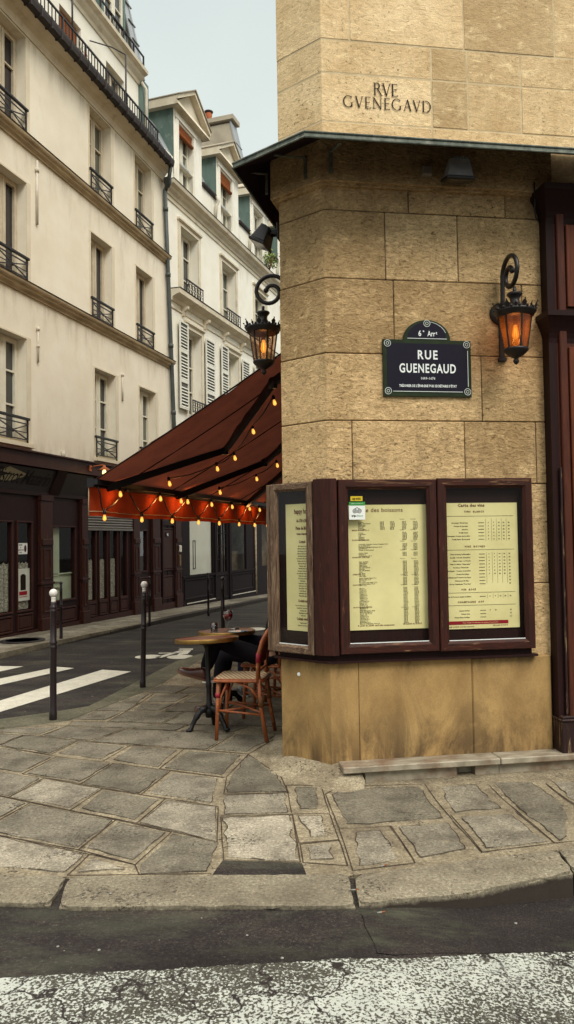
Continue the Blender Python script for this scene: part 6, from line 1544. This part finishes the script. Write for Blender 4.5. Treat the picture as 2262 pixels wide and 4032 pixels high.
# black shopfront
mb = MB(); mb.wall(-.0, LX, -.6, 3.2, [(.50,2.08,.66,2.55),(2.24,2.60,.66,2.2),(2.70,3.10,.66,2.2),(3.50,4.74,.66,2.4),(6.2,8.4,.7,2.5),(9.4,11.5,.7,2.5)], .08, -.02); mb.build('shop_wall', M['shop_black'], h2)
mb = MB(); mb.box(0, LX, -.12, 0, 3.2, 3.3); mb.box(.0, 2.14, -.06, -.02, .60, .65); mb.box(3.35, 5.5, -.06, -.02, .60, .65); mb.box(.0, 2.14, -.07, -.02, -.6, -.10); mb.box(3.35, LX, -.07, -.02, -.6, -.10)
mb.miter(.12, 2.0, .0, .56, .05, -.045, -.03, -.02); mb.miter(3.45, 5.3, .0, .56, .05, -.045, -.03, -.02); mb.miter(2.2, 3.2, -.15, .6, .06, -.04, -.03, -.02)
for a in (2.14, 3.24): mb.box(a, a+.09, -.07, -.02, -.6, 3.0)
mb.build('shop_joinery', M['shop_black'], h2)
mb = MB(); mb.box(.2, 2.1, -.075, -.07, -.11, -.085); mb.box(3.4, 5.45, -.075, -.07, -.11, -.085); mb.build('metal_strip', M['white_pipe'], h2)
mb = MB(); mb.tube([(5.50,-.06,-.2),(5.50,-.06,3.0)], .035, 8); mb.build('conduit', M['cornice'], h2)
for a, b, c, d in ((.50,2.08,.66,2.55),(3.50,4.74,.66,2.4),(2.24,2.60,.66,2.2),(2.70,3.10,.66,2.2),(6.2,8.4,.7,2.5),(9.4,11.5,.7,2.5)):
    mb = MB(); mb.face([(a,.02,c),(b,.02,c),(b,.02,d),(a,.02,d)]); mb.build('shop_pane', M['glass_shop'], h2)
mb = MB()
for a, b in ((2.24,2.60),(2.70,3.10)):
    for k in range(1, 4): z = .66+1.54*k/4; mb.box(a, b, -.01, .03, z-.012, z+.012)
    mb.box((a+b)/2-.008, (a+b)/2+.008, -.01, .03, .66, 2.2)
mb.build('glazing_bars', M['shop_black'], h2)
mb = MB(); mb.box(.45, 2.2, .055, .065, .5, 2.6); mb.build('facade_reflection', pm('pale_reflection_panel', (.90,.87,.78), (.82,.79,.70), 2, .8), h2)  # pale panel behind the glass, standing in for the reflected facade
mb = MB(); mb.box(.84, .86, .04, .055, .82, 1.62); mb.box(.84, .98, .04, .055, .82, .84); mb.box(.84, .98, .04, .055, 1.60, 1.62); mb.box(.98, 1.0, .04, .055, .82, 1.62); mb.build('picture_frame', M['black'], h2)
mb = MB(); mb.box(-.0, LX, .62, .65, -.5, 3); mb.box(2.2, 3.2, .3, .32, .0, 2.4); mb.box(3.4, 4.9, .32, .34, .6, 1.25); mb.build('shop_interior', pm('dim_interior', (.20,.15,.10), (.07,.05,.04), 2.5), h2)

t = thing('manhole_cover', 'round dark manhole cover in the far pavement before the bistro', 'manhole cover', Matrix.Translation((-4.35,12.62,.021)))
mb = MB(); mb.lathe([(.36,0),(.36,.006),(0,.006)], n=32); mb.lathe([(.30,.006),(.30,.009),(.27,.009),(.27,.006)], n=32); mb.build('cover', M['lead'], t)
# ------------------------------------------------------------------ people on the terrace
M['skin'] = pm('skin', (.42,.22,.14), (.36,.18,.11), 8, .55, .3)
M['jacket'] = pm('dark_jacket', (.016,.012,.014), (.010,.008,.010), 9, .9, .1, bump=.3, bscale=25)
M['trousers'] = pm('dark_trousers', (.015,.012,.016), (.009,.008,.010), 9, .9, .1, bump=.3, bscale=20)
M['jeans'] = pm('dark_jeans', (.020,.022,.038), (.012,.013,.024), 12, .9, .1, bump=.3, bscale=20)
M['hair'] = pm('dark_hair', (.025,.014,.009), (.012,.008,.006), 30, .6, .3, stretch=(1,1,.3))
M['leather'] = pm('brown_leather', (.10,.028,.017), (.05,.015,.011), 7, .25, .6); M['sole'] = pm('tan_sole', (.17,.08,.045), rough=.7); M['white_sole'] = pm('white_rubber', (.62,.60,.52), rough=.7); M['canvas'] = pm('grey_canvas', (.10,.09,.085), (.06,.055,.05), 20, .9); M['sock'] = pm('grey_sock', (.32,.31,.28), (.20,.19,.17), 60, .95)
def grow(name, verts, edges, radii, mats, assign, parent, root=0, sub=2):
    me = bpy.data.meshes.new(name); me.from_pydata(verts, edges, []); o = bpy.data.objects.new(name, me); C.objects.link(o)
    sk = o.modifiers.new('skin', 'SKIN'); sk.use_smooth_shade = True; sk.branch_smoothing = .35
    lay = me.skin_vertices[0].data if me.skin_vertices else None
    if lay is None:
        bm = bmesh.new(); bm.from_mesh(me); bm.verts.layers.skin.verify(); bm.to_mesh(me); bm.free(); lay = me.skin_vertices[0].data
    for i, r in enumerate(radii): lay[i].radius = (r, r) if not isinstance(r, tuple) else r
    for i in range(len(verts)): lay[i].use_root = (i == root)
    ss = o.modifiers.new('sub', 'SUBSURF'); ss.levels = sub; ss.render_levels = sub
    dg = bpy.context.evaluated_depsgraph_get(); dg.update(); nm = bpy.data.meshes.new_from_object(o.evaluated_get(dg)); bpy.data.objects.remove(o)
    nm.name = name
    for m in mats: nm.materials.append(m)
    for p in nm.polygons:
        p.use_smooth = True; p.material_index = assign(p.center) if assign else 0
    r = bpy.data.objects.new(name, nm); C.objects.link(r); r.parent = parent
    nm.transform(MW[parent_root(parent)].inverted())
    return r
def shoe(par, heel, toe, up, mat, sole, L=.29):
    """Lace-up shoe from heel to toe; up points toward the ankle."""
    h = Vector(heel); d = (Vector(toe)-h).normalized(); u = Vector(up); u = (u-d*u.dot(d)).normalized(); w = d.cross(u)
    sec = [(0,.028,.055),(.03,.034,.085),(.08,.036,.100),(.12,.038,.088),(.17,.044,.066),(.22,.047,.052),(.26,.040,.044),(.285,.022,.034),(.292,.006,.02)]
    mb = MB(); R = []
    for x, hw, ht in sec:
        R.append([mb.bm.verts.new(h+d*x+w*hw*math.cos(PI*k/8)*(1 if k not in (0,8) else 1.0)+u*(.016+(ht-.012)*math.sin(PI*k/8)**.7)) for k in range(9)])
    fs = [mb.bm.faces.new([R[i][k], R[i+1][k], R[i+1][k+1], R[i][k+1]]) for i in range(len(sec)-1) for k in range(8)]
    fs.append(mb.bm.faces.new(R[0][::-1])); fs.append(mb.bm.faces.new(R[-1]))
    for f in fs: f.smooth = True
    mb._m(fs); s_ = mb.build('shoe', mat, par, world=True)
    mb = MB(); ol = [(x, hw+.005) for x, hw, _ in sec]
    lo = [mb.bm.verts.new(h+d*(x-.003 if x == 0 else x+.004)+w*y+u*0) for x, y in ol]+[mb.bm.verts.new(h+d*(x-.003 if x == 0 else x+.004)-w*y) for x, y in ol[::-1]]
    hi = [mb.bm.verts.new(v.co+u*.02) for v in lo]; n = len(lo)
    mb._m([mb.bm.faces.new(lo), mb.bm.faces.new(hi[::-1])]+[mb.bm.faces.new([lo[i], hi[i], hi[(i+1) % n], lo[(i+1) % n]]) for i in range(n)])
    mb.build('shoe_sole', sole, s_, world=True)
    mb = MB()
    for k in range(4):
        x = .10+.022*k; ht = .094-.010*k; mb.tube([h+d*x+w*.022+u*(ht-.006), h+d*(x+.008)+u*(ht+.004), h+d*x-w*.022+u*(ht-.006)], .0028, 5)
    mb.build('shoelace', M['sole'] if sole is M['sole'] else M['white_sole'], s_, world=True)
def person(label, O_, rot, legs, trousers, arms, shoes):
    t = thing('person', label, 'person', Matrix.Translation((O_[0], O_[1], GZ)) @ Matrix.Rotation(rot, 4, 'Z'))
    X = Matrix.Translation(O_) @ Matrix.Rotation(rot, 4, 'Z')
    V = []; E = []; R = []; K = []; HX = .125
    def add(p, r, par=None, k=0, world=False):
        V.append(tuple(Vector(p) if world else X @ Vector(p))); R.append(r); K.append(k)
        if par is not None: E.append((par, len(V)-1))
        return len(V)-1
    # local: front = -x, up = z, origin at the hips on the seat
    hip = add((0,0,.06), (.125,.15)); belly = add((.01,0,.20), (.115,.15), hip, 1); chest = add((.06,0,.38), (.115,.165), belly, 1); upc = add((.09,0,.50), (.085,.12), chest, 1); neck = add((.11,0,.58), .052, upc, 2); jaw = add((HX-.015,0,.655), (.068,.062), neck, 2); brow = add((HX-.005,0,.73), (.092,.077), jaw, 2); top = add((HX+.005,0,.80), (.07,.06), brow, 2)
    for s_, (elb, wri, fing) in zip((-1, 1), arms):
        sh = add((.085, s_*.17, .475), .062, upc, 1); e = add(elb, .046, sh, 1); m_ = add(tuple((Vector(elb)+Vector(wri))/2), .040, e, 1); w_ = add(wri, .028, m_, 2)
        dr = (Vector(wri)-Vector(elb)).normalized(); sd = Vector((0,0,1)).cross(dr).normalized(); pm_ = add(tuple(Vector(wri)+dr*.05), (.034,.018), w_, 2)
        for q, (o_, l) in enumerate(((-.026,.062),(-.009,.075),(.009,.078),(.026,.068))):
            b0 = Vector(wri)+dr*.085+sd*o_; a = add(tuple(b0), .0095, pm_, 2); b = add(tuple(b0+dr*l*.5+Vector((0,0,-.012))), .0085, a, 2); add(tuple(b0+dr*l*.85+Vector((0,0,-.036))), .0075, b, 2)
        b0 = Vector(wri)+dr*.035-sd*.036*s_; a = add(tuple(b0), .0105, pm_, 2); add(tuple(b0+dr*.045-sd*.015*s_+Vector((0,0,-.01))), .009, a, 2)
    for s_, (th, kn, an) in zip((-1, 1), legs):
        a = add((-.05, s_*.085, .045), .092, hip, 3); b = add(th, .092, a, 3, True); c = add(kn, .074, b, 3, True); m_ = add(tuple(Vector(kn)*.6+Vector(an)*.4), .074, c, 3, True); d = add(an, .056, m_, 3, True)
    kp = [(Vector(V[i]), Vector(V[j]), max(K[i], K[j]) if not (K[j] == 2 and K[i] == 1) else 2) for i, j in E]
    def assign(c):
        best, bk = 9, 0
        for a, b, k in kp:
            d = b-a; u = max(0, min(1, (c-a).dot(d)/max(1e-9, d.dot(d)))); q = (a+d*u-c).length
            if q < best: best, bk = q, k
        return {0: 1, 1: 0, 2: 2, 3: 1}[bk]
    body = grow('body', V, E, R, [M['jacket'], trousers, M['skin']], assign, t)
    # face and hair
    mb = MB(); 
    f = lambda p: X @ (Vector(p)+Vector((HX,0,0)))
    mb.ball(f((-.098,0,.695)), .013, 8, (1.1,.8,1.4)); mb.build('nose', M['skin'], t, world=True)
    for s_ in (-1, 1): mb = MB(); mb.ball(f((-.083, s_*.030, .725)), .011, 8); mb.build('eye', M['black'], t, world=True)
    mb = MB(); mb.ball(f((-.082,0,.655)), .012, 8, (.5,1.8,.5)); mb.build('mouth', pm('lips', (.25,.08,.06)), t, world=True)
    for s_ in (-1, 1): mb = MB(); mb.ball(f((.005, s_*.082, .705)), .022, 8, (.8,.35,1.3)); mb.build('ear', M['skin'], t, world=True)
    mb = MB()
    n1, n2 = 16, 9
    G = [[None]*(n2+1) for _ in range(n1)]
    for i in range(n1):
        for j in range(n2+1):
            a = 2*PI*i/n1; el = PI/2-(PI/2+.35*max(0, math.cos(a)))*j/n2
            r = 1+.06*noise.noise(Vector((i*.8, j*.6, 0)))
            G[i][j] = mb.bm.verts.new(f((.008+.108*r*math.cos(a)*math.cos(el), .092*r*math.sin(a)*math.cos(el), .735+.118*r*math.sin(el))))
    for i in range(n1):
        for j in range(n2): 
            try: mb.bm.faces.new([G[i][j], G[(i+1) % n1][j], G[(i+1) % n1][j+1], G[i][j+1]]).smooth = True
            except ValueError: pass
    bmesh.ops.remove_doubles(mb.bm, verts=mb.bm.verts, dist=.0008); mb.build('hair', M['hair'], t, world=True)
    for (an, he, to, up) in shoes[0]:
        shoe(t, he, to, up, shoes[1], shoes[2])
        mb = MB(); a = Vector(an); h = Vector(he)+Vector(up).normalized()*.07+(Vector(to)-Vector(he)).normalized()*.06
        mb.tube([a+(a-h)*.15, h], [.040,.036], 10); mb.build('sock', M['sock'], t, world=True)
    return t
# first guest: dark jacket, legs crossed, brown leather shoes
person('seated person in dark jacket and trousers with crossed legs and brown leather shoes', (-.135,7.22,GZ+.50), math.radians(-10),
    [((-.42,7.13,.585),(-.665,7.08,.68),(-.765,6.99,.425)), ((-.42,7.33,.525),(-.63,7.38,.52),(-.70,7.50,.07))], M['trousers'],
    [((.08,-.22,.22),(-.09,-.03,.12),0), ((.08,.22,.22),(-.09,.06,.12),0)],
    ([((-.765,6.985,.425),(-.725,6.945,.345),(-.99,6.925,.435),(.18,-.22,.95)), ((-.70,7.52,.07),(-.64,7.52,GZ+.0),(-.93,7.55,GZ+.0),(0,0,1))], M['leather'], M['sole']))
person('seated person in jeans and white-soled sneakers behind the guest in brown shoes', (-.0,7.98,GZ+.50), math.radians(-14),
    [((-.36,7.80,.56),(-.60,7.72,.66),(-.62,7.50,.32)), ((-.28,8.12,.52),(-.46,8.18,.50),(-.50,8.18,.07))], M['jeans'],
    [((.08,-.22,.22),(-.09,-.03,.12),0), ((.08,.22,.22),(-.09,.06,.12),0)],
    ([((-.60,7.52,.32),(-.545,7.47,.235),(-.82,7.40,.245),(.1,.2,1)), ((-.50,8.18,.07),(-.44,8.18,GZ),(-.72,8.22,GZ),(0,0,1))], M['canvas'], M['white_sole']))

# ------------------------------------------------------------------ bollards
def bollard(x, y, z, label, white, s=1., lean=0.):
    t = thing('bollard', label, 'bollard', Matrix.Translation((x, y, z)) @ Matrix.Rotation(lean, 4, 'Y') @ Matrix.Diagonal((s, s, s, 1)), 'white-topped iron bollards' if white else 'plain dark iron bollards')
    mb = MB(); mb.lathe([(.036,-.05),(.036,.06),(.032,.08),(.0315,.66),(.036,.665),(.037,.675),(.032,.685),(.032,.70),(.037,.705),(.037,.72),(.031,.73),(.0285,1.0),(.033,1.005),(.034,1.015),(.029,1.025),(.029,1.035),(.033,1.04),(.033,1.05),(.026,1.06),(.0245,1.09)]+([(.024,1.10),(0,1.10)] if white else [(.022,1.13),(.018,1.135)]), n=16); mb.build('post', M['iron2'], t)
    mb = MB()
    if white: mb.lathe([(.026,1.088),(.021,1.095),(.021,1.13),(.024,1.142)], n=16)
    mb.ball((0,0,1.178 if white else 1.165), .040 if white else .036, 16); mb.build('ball', M['ballwhite'] if white else M['iron2'], t)
    return t
M['iron2'] = pm('bollard_paint', (.022,.012,.014), (.014,.009,.010), 20, .38, .5, bump=.08, bscale=40); M['ballwhite'] = pm('white_ball', (.72,.69,.64), (.62,.58,.52), 30, .35, .4)
b1 = bollard(-2.229, 7.298, GZ, 'white-topped dark bollard nearest the zebra crossing stripes', True, 1., math.radians(.4))
bollard(-1.677, 8.845, GZ, 'white-topped dark bollard standing between crossing and terrace, leaning slightly', True, .985, math.radians(1.3))
bollard(-.975, 11.45, GZ-.0, 'plain dark bollard seen just beyond the glasses on the table', False, .93)
bollard(-.33, 14.3, GZ-.05, 'plain dark bollard half hidden by the oak menu door', False, .9)
bollard(-3.80, 12.898, .0, 'plain dark bollard on the far pavement before the green shop window', False, .80)
bollard(-2.788, 15.482, -.05, 'plain dark bollard on the far pavement before the folding shop doors', False, .80)
bollard(-1.856, 17.90, -.10, 'plain dark slim bollard before the black shopfront', False, .80)

# ------------------------------------------------------------------ litter
def litter(name, lab, cat, x, y, z, build, grp=None):
    t = thing(name, lab, cat, Matrix.Translation((x, y, z)) @ Matrix.Rotation(random.uniform(0, 3), 4, 'Z'), grp); build(t)
def butt(t):
    mb = MB(); mb.tube([(-.018,0,.004),(.004,0,.004)], .0034, 8); mb.build('paper', M['sock'], t)
    mb = MB(); mb.tube([(.004,0,.004),(.018,0,.004)], .0036, 8); mb.build('filter', M['orange'], t)
litter('cigarette_butt', 'cigarette butt in the gutter below the kerb joint', 'cigarette butt', .394, 3.50, road_z(.394, 3.5)+.001, butt)
litter('cigarette_butt', 'cigarette butt lying in the joint between two kerb stones', 'cigarette butt', .291, 3.67, -.05, butt)
litter('cigarette_butt', 'cigarette butt on the paving at the kerb edge', 'cigarette butt', .458, 3.928, -.048, butt)
def gum(r):
    def f(t):
        mb = MB(); mb.lathe([(r,0),(r*.95,.002),(0,.003)], n=10); mb.build('gum', M['sock'], t)
    return f
for (x, y, r, lab) in ((-.973,3.238,.010,'pale gum spot on the asphalt near the crossing band'),(-.795,3.205,.011,'pale gum spot on the asphalt beside another near the band'),(.998,3.513,.012,'pale gum spot on the asphalt under the high kerb'),(-.046,3.125,.011,'pale gum spot close to the edge of the white band'),(-.195,3.305,.009,'pale gum spot in the middle of the dark asphalt strip')):
    litter('gum_spot', lab, 'gum', x, y, road_z(x, y)+.001, gum(r*.62))
litter('gum_spot', 'pale gum spot on the long kerb stone', 'gum', -.853, 3.66, -.0425, gum(.007))
# ------------------------------------------------------------------ light, sky, camera
SUN_EL, SUN_AZ = math.radians(46), math.radians(148)      # overcast glow from behind the viewer
w = bpy.data.worlds.new('World'); sc.world = w; w.use_nodes = True; nt = w.node_tree; nt.nodes.clear()
out = nt.nodes.new('ShaderNodeOutputWorld'); bg = nt.nodes.new('ShaderNodeBackground'); bg.inputs[1].default_value = .1
sky = nt.nodes.new('ShaderNodeTexSky'); sky.sky_type = 'NISHITA'; sky.sun_disc = False; sky.sun_elevation = SUN_EL; sky.sun_rotation = SUN_AZ; sky.dust_density = 3; sky.air_density = 1.2
tc = nt.nodes.new('ShaderNodeTexCoord'); sp = nt.nodes.new('ShaderNodeSeparateXYZ'); nt.links.new(tc.outputs['Generated'], sp.inputs[0])
n1 = nt.nodes.new('ShaderNodeTexNoise'); n1.inputs['Scale'].default_value = 1.6; n1.inputs['Detail'].default_value = 6; n1.inputs['Roughness'].default_value = .5; nt.links.new(tc.outputs['Generated'], n1.inputs['Vector'])
cl = ramp(nt, n1.outputs['Fac'], [(.3, (.90,.92,.93)), (.7, (1.08,1.07,1.05))])
gr = ramp(nt, sp.outputs[2], [(0, (6.0,6.2,5.9)), (.2, (7.8,8.5,8.25)), (.60, (7.1,7.95,7.8)), (.72, (21.,20.4,19.2)), (1, (39.,37.6,34.5))])
cloud = mix(nt, 1., gr, cl, 'MULTIPLY')
col = mix(nt, .95, sky.outputs[0], cloud)
nt.links.new(col, bg.inputs[0]); nt.links.new(bg.outputs[0], out.inputs[0])
s = bpy.data.lights.new('sun', 'SUN'); s.energy = 2.2; s.angle = math.radians(24); s.color = (1,.95,.86)
so = bpy.data.objects.new('sun', s); C.objects.link(so)
d = Vector((math.sin(SUN_AZ)*math.cos(SUN_EL), math.cos(SUN_AZ)*math.cos(SUN_EL), math.sin(SUN_EL)))
so.rotation_euler = (-d).to_track_quat('-Z', 'Y').to_euler(); so.location = d*40
cam = bpy.data.cameras.new('camera'); co = bpy.data.objects.new('camera', cam); C.objects.link(co)
cam.sensor_fit = 'VERTICAL'; cam.sensor_height = 36; cam.lens = 27.036; cam.clip_start = .05; cam.clip_end = 1000
p, r = math.atan(109/3028), .015
fw = Vector((0, math.cos(p), math.sin(p))); u0 = Vector((0, -math.sin(p), math.cos(p))); r0 = Vector((1,0,0))
rt = r0*math.cos(r)-u0*math.sin(r); up_ = r0*math.sin(r)+u0*math.cos(r)
co.matrix_world = Matrix(((rt.x, up_.x, -fw.x, 0), (rt.y, up_.y, -fw.y, 0), (rt.z, up_.z, -fw.z, 1.6), (0,0,0,1)))
sc.camera = co
sc.view_settings.view_transform = 'Standard'; sc.view_settings.look = 'None'; sc.view_settings.exposure = 0; sc.view_settings.gamma = 1
sc.render.engine = 'CYCLES'; sc.cycles.use_denoising = True; sc.cycles.max_bounces = 8; sc.cycles.transparent_max_bounces = 16; sc.cycles.diffuse_bounces = 4; sc.cycles.caustics_reflective = False; sc.cycles.caustics_refractive = False; sc.cycles.sample_clamp_indirect = 6
